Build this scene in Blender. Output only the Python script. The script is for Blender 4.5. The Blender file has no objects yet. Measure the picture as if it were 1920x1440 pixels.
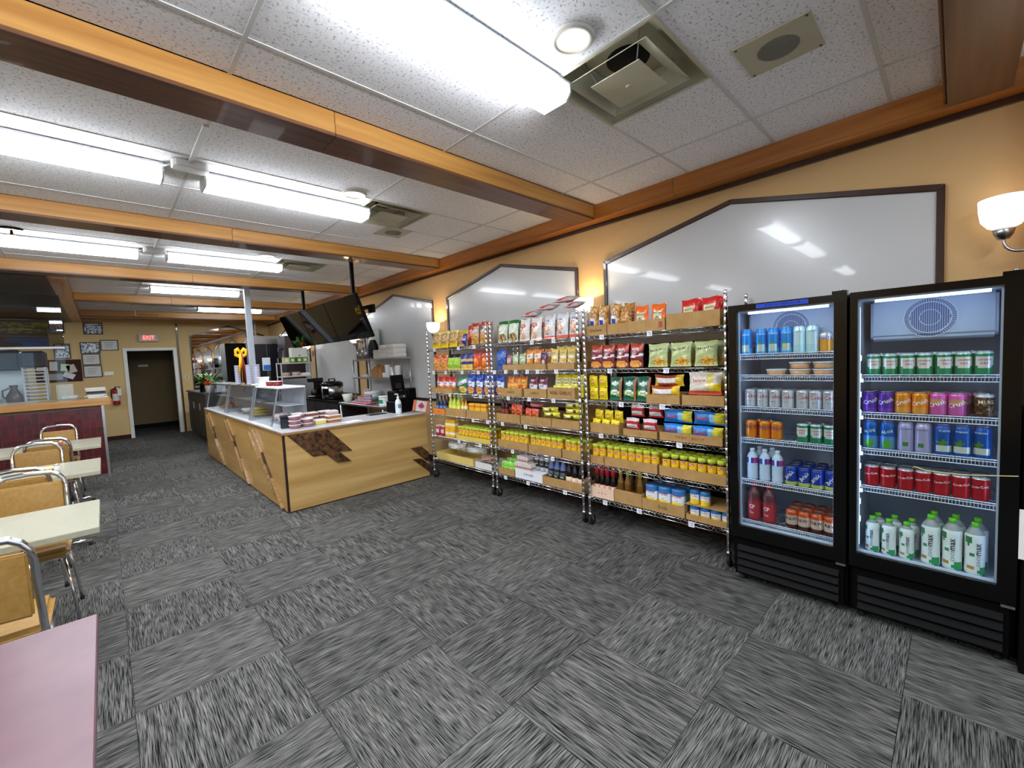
import bpy, bmesh, math, random
from mathutils import Vector, Matrix, noise
random.seed(7)
S = bpy.context.scene
COL = S.collection
R = math.radians
PI = math.pi

# ---------------------------------------------------------------- camera
def make_camera():
    yaw, pitch, roll = -0.763042, -0.0635676, 0.0459763
    ya = Matrix.Rotation(yaw, 3, 'Z')
    pi_ = Matrix.Rotation(pitch, 3, 'X')
    ro = Matrix.Rotation(roll, 3, 'Y')
    M = ya @ pi_ @ ro                      # columns: right, forward, up
    r, f, u = M.col[0], M.col[1], M.col[2]
    B = Matrix((r, u, -f)).transposed().to_4x4()
    cd = bpy.data.cameras.new('camera')
    cd.sensor_width = 36
    cd.lens = 800.17 / 1920 * 36
    cd.clip_start = 0.02
    cam = bpy.data.objects.new('camera', cd)
    COL.objects.link(cam)
    cam.matrix_world = Matrix.Translation((0, 0, 1.56)) @ B
    S.camera = cam
make_camera()

# ---------------------------------------------------------------- world and exposure
W = bpy.data.worlds.new('sky'); S.world = W
W.use_nodes = True
bg = W.node_tree.nodes['Background']
bg.inputs[0].default_value = (0.62, 0.78, 1.0, 1)
bg.inputs[1].default_value = 2.2
S.view_settings.view_transform = 'Standard'
S.view_settings.look = 'None'
S.view_settings.gamma = 1
S.view_settings.use_curve_mapping = False
S.view_settings.exposure = 0.38
TUBE_STRENGTH = 33.0        # fluorescent diffusers
LED_STRENGTH = 5.2         # cooler light strips

# ---------------------------------------------------------------- materials
def lin(c):
    if isinstance(c, str):
        c = tuple(int(c[i:i+2], 16) / 255 for i in (0, 2, 4))
    return tuple((x / 12.92 if x <= 0.04045 else ((x + 0.055) / 1.055) ** 2.4) for x in c[:3]) + (1,)
MAT = {}
def new_mat(name):
    m = bpy.data.materials.new(name); m.use_nodes = True
    MAT[name] = m
    nt = m.node_tree
    return m, nt, nt.nodes['Principled BSDF'], nt.nodes, nt.links
def setb(b, rough=None, metal=None, coat=None, spec=None, col=None, trans=None, ior=None):
    if rough is not None: b.inputs['Roughness'].default_value = rough
    if metal is not None: b.inputs['Metallic'].default_value = metal
    if coat is not None: b.inputs['Coat Weight'].default_value = coat
    if spec is not None: b.inputs['Specular IOR Level'].default_value = spec
    if col is not None: b.inputs['Base Color'].default_value = lin(col)
    if trans is not None: b.inputs['Transmission Weight'].default_value = trans
    if ior is not None: b.inputs['IOR'].default_value = ior
def paint(name, **k):
    m, nt, b, N, L = new_mat(name)
    a = N.new('ShaderNodeVertexColor'); a.layer_name = 'Col'
    L.new(a.outputs['Color'], b.inputs['Base Color']); setb(b, **k)
    return m
paint('gloss', rough=0.28)
paint('satin', rough=0.42)
paint('matte', rough=0.75, spec=0.3)
paint('foil', rough=0.3, metal=0.0, coat=0.3)
paint('tin', rough=0.28, metal=0.45)
paint('flatm', rough=0.3, metal=1.0)
def solid(name, col, **k):
    m, nt, b, N, L = new_mat(name); setb(b, col=col, **k); return m
solid('chrome', 'd8dade', rough=0.12, metal=1)
solid('steel', 'b9babb', rough=0.32, metal=1)
solid('black_gloss', '040405', rough=0.16, spec=0.35)
solid('black_matte', '050506', rough=0.55, spec=0.12)
solid('screen', '030304', rough=0.04, spec=0.22)
solid('mirror', 'c9c6c2', rough=0.015, metal=1)
solid('led_white', 'ffffff', rough=0.5)
def emit(name, col, s):
    m, nt, b, N, L = new_mat(name)
    setb(b, col='ffffff', rough=0.4)
    b.inputs['Emission Color'].default_value = lin(col)
    b.inputs['Emission Strength'].default_value = s
    return m
emit('tube', 'f0f7ff', TUBE_STRENGTH)
emit('tube_side', 'f0f7ff', TUBE_STRENGTH*.38)
emit('bulb', 'fff2dc', 4.0)
emit('led', 'bcd6ff', LED_STRENGTH)
emit('exit_red', 'ff4a3a', 1.6)
emit('shade_glow', 'fff6ea', 1.1)
def pane_mat(name, tint, gloss=1.0):
    m, nt, b, N, L = new_mat(name)
    N.remove(b)
    out = N['Material Output']
    t = N.new('ShaderNodeBsdfTransparent'); t.inputs[0].default_value = lin(tint)
    g = N.new('ShaderNodeBsdfGlossy'); g.inputs['Roughness'].default_value = 0.0
    fr = N.new('ShaderNodeFresnel'); fr.inputs[0].default_value = 1.45
    mu = N.new('ShaderNodeMath'); mu.operation = 'MULTIPLY'; mu.inputs[1].default_value = gloss
    mx = N.new('ShaderNodeMixShader')
    ge = N.new('ShaderNodeNewGeometry'); inv = N.new('ShaderNodeMath'); inv.operation = 'SUBTRACT'; inv.inputs[0].default_value = 1
    m2 = N.new('ShaderNodeMath'); m2.operation = 'MULTIPLY'
    L.new(ge.outputs['Backfacing'], inv.inputs[1]); L.new(fr.outputs[0], mu.inputs[0])
    L.new(mu.outputs[0], m2.inputs[0]); L.new(inv.outputs[0], m2.inputs[1]); L.new(m2.outputs[0], mx.inputs[0])
    L.new(t.outputs[0], mx.inputs[1]); L.new(g.outputs[0], mx.inputs[2]); L.new(mx.outputs[0], out.inputs[0])
    return m
pane_mat('pane', 'f4f8f8', 1.2)
pane_mat('pane_dark', 'c4c6c4', 2.0)
pane_mat('clear', 'f4f6f8', 0.7)
def textured(name, base, dark, scale, coords='Object', rough=0.5, detail=4, bump=0.0, lo=0.3, hi=0.7, bscale=None, metal=0, coat=0, rnd=False, spec=0.5):
    m, nt, b, N, L = new_mat(name)
    tc = N.new('ShaderNodeTexCoord'); mp = N.new('ShaderNodeMapping')
    mp.inputs['Scale'].default_value = scale
    L.new(tc.outputs[coords], mp.inputs[0])
    if rnd:
        oi = N.new('ShaderNodeObjectInfo'); mm = N.new('ShaderNodeMath'); mm.operation = 'MULTIPLY'; mm.inputs[1].default_value = 37
        cx = N.new('ShaderNodeCombineXYZ')
        L.new(oi.outputs['Random'], mm.inputs[0])
        for i in range(3): L.new(mm.outputs[0], cx.inputs[i])
        L.new(cx.outputs[0], mp.inputs['Location'])
    n = N.new('ShaderNodeTexNoise'); n.inputs['Scale'].default_value = 1; n.inputs['Detail'].default_value = detail
    L.new(mp.outputs[0], n.inputs['Vector'])
    cr = N.new('ShaderNodeValToRGB')
    cr.color_ramp.elements[0].position = lo; cr.color_ramp.elements[1].position = hi
    cr.color_ramp.elements[0].color = lin(dark); cr.color_ramp.elements[1].color = lin(base)
    L.new(n.outputs[0], cr.inputs[0]); L.new(cr.outputs[0], b.inputs['Base Color'])
    setb(b, rough=rough, metal=metal, coat=coat, spec=spec)
    if bump:
        bp = N.new('ShaderNodeBump'); bp.inputs['Strength'].default_value = bump; bp.inputs['Distance'].default_value = 0.003
        L.new(n.outputs[0], bp.inputs['Height']); L.new(bp.outputs[0], b.inputs['Normal'])
    return m, N, L, b, n, cr, mp
# wood: long grain along one axis, with rings
def wood(name, base, dark, axis, rough=0.35, coat=0.3, s=1.0, rnd=True):
    sc = [26*s, 26*s, 26*s]; sc[axis] = 1.3*s
    return textured(name, base, dark, sc, rough=rough, detail=6, bump=0.05, lo=0.25, hi=0.72, coat=coat, rnd=rnd)
wood('beam_x', 'd0994f', 'aa7030', 0)
wood('beam_y', 'c27c34', '98581e', 1)
wood('under_x', '7a4c2a', '54301a', 0)  # beam wood again, with the shade of the undersides put into its colour
wood('ply_x', 'd0ac6e', 'a67e3e', 0, rough=0.45, coat=0.15, s=0.4)
wood('ply_y', 'd0a862', 'b08644', 1, rough=0.45, coat=0.15, s=0.3)
wood('trim_dark', '3a1c10', '220e08', 2, rough=0.3, coat=0.4)
wood('edge_wood', 'b08a56', '7c5a34', 0)
textured('burl', '6e4a28', '2a160a', (22, 22, 22), rough=0.35, detail=8, lo=0.38, hi=0.66, coat=0.3)
textured('wallpaper', 'd2ae7c', 'c6a270', (230, 230, 230), rough=0.85, detail=3, bump=0.35, spec=0.2)
textured('wallpaper_back', 'dec08a', 'd2b47c', (230, 230, 230), rough=0.85, detail=3, bump=0.2, spec=0.2)
textured('whiteboard', 'cccccb', 'c0c1c1', (1.2, 1.2, 1.2), rough=0.22, detail=2, coat=0.2)
textured('cream', 'b4b19c', 'aaa792', (60, 60, 60), rough=0.3, detail=3)
textured('pink_top', '74525a', '684850', (7, 7, 7), rough=0.32, detail=4)
textured('vinyl', 'b28a48', 'a27a3c', (40, 40, 40), rough=0.42, detail=4, bump=0.25)
textured('red_tile', '5e1a1e', '431014', (5, 5, 5), rough=0.25, detail=3, rnd=True)
textured('grout', '8c7a74', '75655f', (50, 50, 50), rough=0.9)
textured('cardboard', 'b8935f', 'a98451', (14, 14, 14), rough=0.8, detail=4, spec=0.2, rnd=True)
textured('laminate', 'd6d6da', 'ccccd2', (9, 9, 9), rough=0.25)
textured('dark_ceiling', '3a2418', '24150e', (3, 30, 3), rough=0.4)
textured('grey_lam', '4b4845', '3f3c3a', (12, 12, 12), rough=0.4)
textured('liner', 'b0bacc', 'a8b4c8', (3, 3, 3), rough=0.35)
textured('diffuser_vent', 'c2bda4', 'aea98e', (4, 4, 4), rough=0.55, detail=3)
textured('rubber', '151515', '0c0c0c', (30, 30, 30), rough=0.7)
def carpet(name):
    m, N, L, b, n, cr, mp = textured(name, '8f8d88', '0d0f12', (11, 330, 11), rough=0.95, detail=5, bump=0.5, lo=0.37, hi=0.66, rnd=True, spec=0.1)
    tc = N.new('ShaderNodeTexCoord')
    n2 = N.new('ShaderNodeTexNoise'); n2.inputs['Scale'].default_value = 3.2; n2.inputs['Detail'].default_value = 4
    mp2 = N.new('ShaderNodeMapping'); mp2.inputs['Scale'].default_value = (1, 9, 1)
    oi = N.new('ShaderNodeObjectInfo'); cx = N.new('ShaderNodeCombineXYZ'); mm = N.new('ShaderNodeMath'); mm.operation = 'MULTIPLY'; mm.inputs[1].default_value = 91
    L.new(oi.outputs['Random'], mm.inputs[0]); L.new(mm.outputs[0], cx.inputs[0]); L.new(mm.outputs[0], cx.inputs[1])
    L.new(cx.outputs[0], mp2.inputs['Location'])
    L.new(tc.outputs['Object'], mp2.inputs[0]); L.new(mp2.outputs[0], n2.inputs['Vector'])
    cr2 = N.new('ShaderNodeValToRGB')
    cr2.color_ramp.elements[0].position = 0.36; cr2.color_ramp.elements[1].position = 0.64
    cr2.color_ramp.elements[0].color = lin('7c7f84'); cr2.color_ramp.elements[1].color = lin('ffffff')
    L.new(n2.outputs[0], cr2.inputs[0])
    mx = N.new('ShaderNodeMix'); mx.data_type = 'RGBA'; mx.blend_type = 'MULTIPLY'; mx.inputs[0].default_value = 0.5
    L.new(cr.outputs[0], mx.inputs[6]); L.new(cr2.outputs[0], mx.inputs[7])
    hv = N.new('ShaderNodeHueSaturation'); mr = N.new('ShaderNodeMapRange'); mr.inputs[3].default_value = .84; mr.inputs[4].default_value = 1.12
    L.new(oi.outputs['Random'], mr.inputs[0]); L.new(mr.outputs[0], hv.inputs['Value']); L.new(mx.outputs[2], hv.inputs['Color']); L.new(hv.outputs[0], b.inputs['Base Color'])
carpet('carpet')
def ceil_mat():
    m, N, L, b, n, cr, mp = textured('ceiling_tile', 'f1f0f2', 'e8e7e9', (40, 40, 40), rough=0.95, detail=3, spec=0.1)
    tc = N.new('ShaderNodeTexCoord')
    n2 = N.new('ShaderNodeTexNoise'); n2.inputs['Scale'].default_value = 75; n2.inputs['Detail'].default_value = 2.5
    L.new(tc.outputs['Object'], n2.inputs['Vector'])
    cr2 = N.new('ShaderNodeValToRGB')
    cr2.color_ramp.elements[0].position = 0.35; cr2.color_ramp.elements[1].position = 0.42
    cr2.color_ramp.elements[0].color = (0.3, 0.3, 0.31, 1); cr2.color_ramp.elements[1].color = (1, 1, 1, 1)
    L.new(n2.outputs[0], cr2.inputs[0])
    mx = N.new('ShaderNodeMix'); mx.data_type = 'RGBA'; mx.blend_type = 'MULTIPLY'; mx.inputs[0].default_value = 0.65
    L.new(cr.outputs[0], mx.inputs[6]); L.new(cr2.outputs[0], mx.inputs[7]); L.new(mx.outputs[2], b.inputs['Base Color'])
    bp = N.new('ShaderNodeBump'); bp.inputs['Strength'].default_value = 0.5; bp.inputs['Distance'].default_value = 0.004
    L.new(n2.outputs[0], bp.inputs['Height']); L.new(bp.outputs[0], b.inputs['Normal'])
ceil_mat()
MAT_BYNAME = MAT

# ---------------------------------------------------------------- mesh builder
TXT = {}
def text_geo(s):
    """flat letters of the built-in font, height about 1, centred; returns (verts, faces, width)"""
    if s in TXT: return TXT[s]
    cu = bpy.data.curves.new('txt', 'FONT'); cu.body = s; cu.align_x = 'CENTER'; cu.align_y = 'CENTER'
    cu.resolution_u = 1; cu.size = 1.0; cu.offset = 0.012
    ob = bpy.data.objects.new('txt', cu); COL.objects.link(ob)
    dg = bpy.context.evaluated_depsgraph_get()
    me = ob.evaluated_get(dg).to_mesh()
    vs = [(v.co.x, v.co.y) for v in me.vertices]; fs = [tuple(p.vertices) for p in me.polygons]
    w = (max(v[0] for v in vs) - min(v[0] for v in vs)) if vs else 1
    bpy.data.objects.remove(ob); bpy.data.curves.remove(cu)
    TXT[s] = (vs, fs, w)
    return TXT[s]
class MB:
    def __init__(s): s.v=[]; s.f=[]; s.c=[]; s.m=[]; s.sm=[]
    def add(s, vs, fs, col, mat, smooth=False, xf=None):
        o = len(s.v)
        if xf is not None: vs = [tuple(xf @ Vector(p)) for p in vs]
        s.v += vs
        many = isinstance(col, list)
        for i, f in enumerate(fs):
            s.f.append(tuple(o + j for j in f)); s.c.append(lin(col[i]) if many else lin(col)); s.m.append(mat); s.sm.append(smooth)
        return s
    def box(s, x0, x1, y0, y1, z0, z1, col='ffffff', mat='satin', xf=None):
        vs = [(x, y, z) for x in (x0, x1) for y in (y0, y1) for z in (z0, z1)]
        return s.add(vs, [(0,1,3,2),(4,6,7,5),(0,4,5,1),(2,3,7,6),(0,2,6,4),(1,5,7,3)], col, mat, xf=xf)
    def prism(s, pts, axis, a0, a1, col='ffffff', mat='satin', xf=None, side_col=None):
        """pts: 2D polygon in the two other axes (order x,y,z without axis)"""
        n = len(pts)
        def P(p, a):
            q = list(p); q.insert(axis, a); return tuple(q)
        vs = [P(p, a0) for p in pts] + [P(p, a1) for p in pts]
        ar = sum(pts[i][0]*pts[(i+1)%n][1]-pts[(i+1)%n][0]*pts[i][1] for i in range(n))
        if axis == 1: ar = -ar
        if a1 < a0: ar = -ar
        cap0, cap1 = tuple(range(n)), tuple(range(n, 2*n))
        sides = [(i, (i+1)%n, n+(i+1)%n, n+i) for i in range(n)]
        if ar > 0: cap0 = cap0[::-1]
        else: cap1 = cap1[::-1]; sides = [q[::-1] for q in sides]
        return s.add(vs, [cap0, cap1] + sides, col, mat, xf=xf)
    def lathe(s, prof, n=16, c=(0, 0, 0), col='ffffff', mat='satin', smooth=True, caps=True, xf=None, a0=0.0):
        """prof [(r,z[,colour])]; col may be a function (angle 0..1 with .5 at the front -Y, z, k) -> colour"""
        vs = []; fs = []; cs = []
        if callable(col):
            q = [prof[0]]
            for a_, b_ in zip(prof, prof[1:]):
                k_ = int(abs(b_[1]-a_[1])/.013) if abs(b_[1]-a_[1]) > .018 else 0
                for t_ in range(1, k_+1): q.append((a_[0]+(b_[0]-a_[0])*t_/(k_+1), a_[1]+(b_[1]-a_[1])*t_/(k_+1)))
                q.append(b_)
            prof = q
        for r, z in [(p[0], p[1]) for p in prof]:
            for i in range(n):
                a = 2*PI*(i+a0)/n + PI/2
                vs.append((c[0] + r*math.cos(a), c[1] + r*math.sin(a), c[2] + z))
        for k in range(len(prof)-1):
            for i in range(n):
                j = (i+1) % n
                fs.append((k*n+i, k*n+j, (k+1)*n+j, (k+1)*n+i))
                if callable(col): cs.append(col((i+.5)/n, (prof[k][1]+prof[k+1][1])/2, k))
                else: cs.append(col)
        if caps:
            for k, rev in ((0, True), (len(prof)-1, False)):
                if prof[k][0] > 1e-5:
                    f = tuple(range(k*n, k*n+n)); fs.append(f[::-1] if rev else f)
                    cs.append(col(.5, prof[k][1], k) if callable(col) else col)
        return s.add(vs, fs, cs, mat, smooth, xf=xf)
    def tube(s, pts, r, n=8, col='ffffff', mat='chrome', smooth=True, closed=False, flat=None):
        """pipe through pts; flat=(rx, ry) for an oval section"""
        P = [Vector(p) for p in pts]; m = len(P); vs = []; fs = []
        up = Vector((0, 0, 1)); prev = None
        for i in range(m):
            if closed: d = (P[(i+1) % m] - P[i-1])
            elif i == 0: d = P[1] - P[0]
            elif i == m-1: d = P[-1] - P[-2]
            else: d = (P[i+1]-P[i]).normalized() + (P[i]-P[i-1]).normalized()
            d.normalize()
            if prev is None:
                a = d.cross(up)
                if a.length < 1e-3: a = d.cross(Vector((0, 1, 0)))
            else:
                a = prev - d * prev.dot(d)
            a.normalize(); b = d.cross(a); prev = a
            for k in range(n):
                t = 2*PI*(k+.5)/n
                rx, ry = flat if flat else (r, r)
                vs.append(tuple(P[i] + a*math.cos(t)*rx + b*math.sin(t)*ry))
        for i in range(m if closed else m-1):
            i2 = (i+1) % m
            for k in range(n):
                k2 = (k+1) % n
                fs.append((i*n+k, i2*n+k, i2*n+k2, i*n+k2))
        if not closed:
            fs.append(tuple(range(n))); fs.append(tuple(range((m-1)*n, m*n))[::-1])
        return s.add(vs, fs, col, mat, smooth)
    def text(s, txt, size, pos, col='000000', mat='satin', rot=0, fit=None, plane=None, wrap=None, shear=0, sx=1):
        """letters facing -Y at pos (x, y, z); wrap=radius bends them around a vertical axis at the origin; plane(u,w)->point overrides"""
        vs, fs, w = text_geo(txt)
        if fit: size = min(size, fit / (w*sx)) if fit < w*size*sx else size
        ca, sa = math.cos(rot), math.sin(rot); out = []
        for x, y in vs:
            x += shear*y; x *= size*sx; y *= size
            X = x*ca - y*sa; Z = x*sa + y*ca
            if plane: out.append(plane(pos[0]+X, pos[2]+Z))
            elif wrap:
                a = (pos[0]+X) / wrap
                out.append((wrap*math.sin(a), -wrap*math.cos(a), pos[2]+Z))
            else: out.append((pos[0]+X, pos[1], pos[2]+Z))
        return s.add(out, fs, col, mat)
    def mesh(s, name):
        me = bpy.data.meshes.new(name); me.from_pydata(s.v, [], s.f)
        names = []
        for m in s.m:
            if m not in names: names.append(m)
        for m in names: me.materials.append(MAT[m])
        ix = {m: i for i, m in enumerate(names)}
        me.polygons.foreach_set('material_index', [ix[m] for m in s.m])
        me.polygons.foreach_set('use_smooth', s.sm)
        ca = me.color_attributes.new('Col', 'FLOAT_COLOR', 'CORNER')
        buf = []
        for f, c in zip(s.f, s.c): buf += list(c) * len(f)
        ca.data.foreach_set('color', buf)
        me.update()
        return me
    def build(s, name, parent=None, bevel=0, label=None, seg=1):
        me = s.mesh(name)
        if bevel:
            bm = bmesh.new(); bm.from_mesh(me)
            bmesh.ops.bevel(bm, geom=[e for e in bm.edges if e.is_manifold and e.calc_face_angle(0) > 0.6], offset=bevel, segments=seg, affect='EDGES', clamp_overlap=True)
            bm.to_mesh(me); bm.free()
        ob = bpy.data.objects.new(name, me); COL.objects.link(ob)
        if parent is not None: ob.parent = parent
        if label: ob['label'] = label
        return ob
CHECK = []
def tag(o, label, cat, group=None):
    o['label'] = label; o['category'] = cat
    if group: o['group'] = group
    n = len(label.split())
    if label != 'x' and (n < 4 or n > 16): CHECK.append((n, label))
    return o
def thing(name, label, cat, loc=(0, 0, 0), rz=0, group=None):
    o = bpy.data.objects.new(name, None); COL.objects.link(o)
    o.empty_display_size = 0.05
    o.location = loc; o.rotation_euler = (0, 0, rz)
    return tag(o, label, cat, group)
def dup(o, parent=None):
    c = o.copy(); COL.objects.link(c)
    if parent is not None: c.parent = parent
    for ch in KIDS.get(o.name, []): dup(ch, c)
    return c
KIDS = {}
def kids(root):
    """remember children for dup()"""
    KIDS[root.name] = list(root.children)
    for c in root.children: kids(c)
def struct(o, kind='structure'):
    o['kind'] = kind; return o
PROTO = {}
def place(key, builder, label, cat, loc, rz=0.0, group=None, scale=None, rx=0.0, ry=0.0):
    if key not in PROTO:
        o = builder(); kids(o); PROTO[key] = o
    else:
        o = dup(PROTO[key])
    o.location = loc; o.rotation_euler = (rx, ry, rz)
    sc = scale if scale else (1, 1, 1)
    if key.startswith('bag_'): sc = (sc[0]*.91, sc[1]*.86, sc[2])
    o.scale = sc
    tag(o, label, cat, group)
    if not group and 'group' in o: del o['group']
    return o
ORD = ['first','second','third','fourth','fifth','sixth','seventh','eighth','ninth','tenth','eleventh','twelfth','thirteenth','fourteenth','fifteenth','sixteenth','seventeenth','eighteenth','nineteenth','twentieth']
FACE = -PI/2        # local front (-Y) turned towards the room (-X)
def row(key, builder, desc, cat, where, ys, x, z, group=None, jit=0.06, scale=None, rx=0.0, rz=FACE, lean=0.0):
    """goods side by side along the right wall, listed from left (far) to right (near)"""
    group = group or (cat + 's, ' + where)
    out = []
    for i, y in enumerate(ys):
        lab = '%s, %s' % (desc, where) if len(ys) == 1 else '%s, %s from left, %s' % (desc, ORD[i], where)
        o = place(key, builder, lab, cat, (x + random.uniform(-.004, .004) if jit else x, y, z), rz + random.uniform(-jit, jit), group if len(ys) > 1 else None, scale, rx=rx+lean)
        out.append(o)
    return out
# ================================================================ structure
XR, YB, XL, YF = 3.60, 14.0, -4.2, -3.2
ZC, ZB = 2.95, 2.815
def slab(name, x0, x1, y0, y1, z0, z1, mat, col='ffffff', bevel=0):
    return struct(MB().box(x0, x1, y0, y1, z0, z1, col, mat).build(name, bevel=bevel))
floor = slab('floor', XL-.1, XR+.1, YF-.1, 16.2, -.12, -.006, 'black_matte')
# carpet tiles, grain turned in every other one
T = 0.61
def tile_mesh(turn):
    h = T/2 - .0012
    mb = MB()
    vs = [(-h,-h,-.006),(h,-h,-.006),(h,h,-.006),(-h,h,-.006),(-h,-h,0),(h,-h,0),(h,h,0),(-h,h,0)]
    mb.add(vs, [(4,5,6,7),(0,1,5,4),(1,2,6,5),(2,3,7,6),(3,0,4,7)], 'ffffff', 'carpet')
    return mb.mesh('carpet_tile')
tm = tile_mesh(0)
nt = 0
for i in range(-4, 6):
    for j in range(-1, 23):
        cx, cy = 1.21 + (i-.5)*T, 0.145 + (j+.5)*T
        if cy > 14.0 or (cx > 2.2 and cy > 10) or (cx > 3.5): continue
        if cx < -1.5 and cy < 1.0: continue
        o = bpy.data.objects.new('carpet_tile', tm); COL.objects.link(o); o.parent = floor
        o.location = (cx, cy, 0.0)
        o.rotation_euler = (0, 0, (0 if (i+j) % 2 else PI/2) + (PI if random.random() < .5 else 0))
        nt += 1
rest = MB()
rest.box(XL, 3.6, -3.2, -.5, -.006, -.001, mat='carpet')
rest.box(XL, -1.85, -.5, 14, -.006, -.001, mat='carpet')
rest.box(2.2, 3.6, 10, 14, -.006, -.001, mat='carpet')
rest.box(2.95, 3.6, -.5, 10, -.006, -.001, mat='carpet')
rest.box(.3, 1.9, 14, 16.1, -.006, -.001, mat='carpet')
rest.build('carpet_border', floor)

# walls
def wall_with_hole():
    mb = MB()
    mb.box(XL, .43, YB, YB+.12, 0, 3.2, mat='wallpaper_back')
    mb.box(1.40, XR+.1, YB, YB+.12, 0, 3.2, mat='wallpaper_back')
    mb.box(.43, 1.40, YB, YB+.12, 2.16, 3.2, mat='wallpaper_back')
    return struct(mb.build('wall_back'))
wall_with_hole()
slab('wall_right', XR, XR+.1, YF, YB, 0, 3.2, 'wallpaper')
slab('wall_left', XL-.1, XL, YF, YB, 0, 3.2, 'wallpaper')
mb = MB()
mb.box(XL, XR, YF-.1, YF, 0, .6, mat='wallpaper'); mb.box(XL, XR, YF-.1, YF, 2.5, 3.2, mat='wallpaper')
for a, b in ((XL, -3.6), (-1.6, -1.2), (.8, 1.2), (3.2, XR)): mb.box(a, b, YF-.1, YF, .6, 2.5, mat='wallpaper')
struct(mb.build('wall_front'))
for i, (a, b) in enumerate(((-3.6, -1.6), (-1.2, .8), (1.2, 3.2))):
    w = MB()
    for q in ((a, a+.05, .6, 2.5), (b-.05, b, .6, 2.5), (a+.05, b-.05, .6, .65), (a+.05, b-.05, 2.45, 2.5)):
        w.box(q[0], q[1], YF-.09, YF-.01, q[2], q[3], 'd8d8d8', 'satin')
    w = struct(w.build('window_%d' % (i+1)))
    MB().box(a+.05, b-.05, YF-.055, YF-.045, .65, 2.45, mat='pane').build('window_pane', w)
# hall behind the doorway
mb = MB()
mb.box(.2, .3, YB+.12, 16.1, 0, 2.6, '5a4a38', 'matte'); mb.box(1.62, 1.72, YB+.12, 16.1, 0, 2.6, '6a5840', 'matte')
mb.box(.2, 1.72, 16.1, 16.2, 0, 2.6, '8a7452', 'matte'); mb.box(.2, 1.72, YB+.12, 16.2, 2.45, 2.6, '6a5f50', 'matte')
struct(mb.build('wall_hall'))
d2 = MB().box(1.575, 1.615, 14.6, 15.6, .03, 2.1, '77654a', 'satin').build('door_2'); struct(d2)
m = MB(); m.box(1.555, 1.617, 14.52, 14.6, 0, 2.16, 'b9b4a6', 'satin'); m.box(1.555, 1.617, 15.6, 15.68, 0, 2.16, 'b9b4a6', 'satin'); m.build('door_frame', d2)
slab('baseboard_hall', .3, 1.575, 16.08, 16.1, 0, .12, 'black_matte')
sg = MB().box(-.11, .11, 0, .012, -.03, .03, 'd9d6cc', 'satin').build('hall_sign')
sg.location = (.86, 16.085, 1.79); tag(sg, 'small white sign on the dark hallway wall beyond the doorway', 'sign')
# door frame (white)
mb = MB()
df = struct(mb.box(.40, 1.43, YB-.03, YB+.12, 2.13, 2.20, 'e4e4dc', 'satin').build('door_1'))
MB().box(.40, .47, YB-.03, YB+.12, 0, 2.13, 'e4e4dc', 'satin').build('door_jamb', df)
MB().box(1.36, 1.43, YB-.03, YB+.12, 0, 2.13, 'e4e4dc', 'satin').build('door_jamb', df)
slab('baseboard_back', XL, .40, YB-.02, YB, 0, .1, 'matte', '3a1512')
slab('baseboard_right', XR-.02, XR, YF, YB, 0, .1, 'matte', '2c1512')
slab('trim_21', 1.455, 1.49, YB-.03, YB, 0, ZB, 'trim_dark')
slab('wall_pier', 3.34, XR, -.50, -.325, 0, ZB, 'wallpaper')
slab('trim_22', 3.32, XR-.001, -.324, -.30, 0, ZB, 'beam_y')

# ceiling: slab, lay-in tiles, grid bars
ceiling = slab('ceiling', XL-.1, XR+.1, YF-.1, YB+.12, 3.2, 3.26, 'matte', '555555')
FR = [-.18 + 2.57*k for k in range(-1, 6)]         # front faces of the beams
BW = .235
XS = [XL, -3.12, -1.90, -.68, .54, 1.76, 2.99, 3.472]
VENTS = []
tcache = {}
def ctile(x0, x1, y0, y1):
    w, h = round(x1-x0, 3), round(y1-y0, 3)
    if (w, h) not in tcache:
        m = MB(); a, b = w/2-.006, h/2-.006
        m.box(-a, a, -b, b, 0, .015, mat='ceiling_tile')
        tcache[(w, h)] = m.mesh('ceiling_tile')
    o = bpy.data.objects.new('ceiling_tile', tcache[(w, h)]); COL.objects.link(o); o.parent = ceiling
    o.location = ((x0+x1)/2, (y0+y1)/2, ZC)
bars = MB()
for k in range(len(FR)):
    ylo = FR[k] + BW
    yhi = FR[k+1] if k+1 < len(FR) else YB
    ys = [yhi]; y = yhi - .30
    while y > ylo + .12: ys.append(y); y -= .60
    ys.append(ylo); ys = ys[::-1]
    for b in range(len(ys)-1):
        for a in range(len(XS)-1):
            x0, x1 = XS[a], XS[a+1]
            if ys[b] > 7.9 and x1 < -.2: continue
            vent = k in (1, 2, 3) and a == 5 and b == len(ys)-4
            if vent:
                VENTS.append((x0, x0+.61, ys[b], ys[b+1]))
                ctile(x0+.61, x1, ys[b], ys[b+1])
                bars.box(x0+.60, x0+.62, ys[b], ys[b+1], ZC-.004, ZC+.004, 'c9c8c4', 'satin')
            else:
                ctile(x0, x1, ys[b], ys[b+1])
        if b: bars.box(XL if ys[b] < 7.9 else -.25, 3.46, ys[b]-.009, ys[b]+.009, ZC-.004, ZC+.004, 'c9c8c4', 'satin')
    for a in range(1, len(XS)-1):
        if ylo > 7.7 and XS[a] < -.2: continue
        bars.box(XS[a]-.009, XS[a]+.009, ylo, yhi, ZC-.0045, ZC+.004, 'c9c8c4', 'satin')
bars = bars.build('ceiling_grid', ceiling); bars['kind'] = 'stuff'

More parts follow.
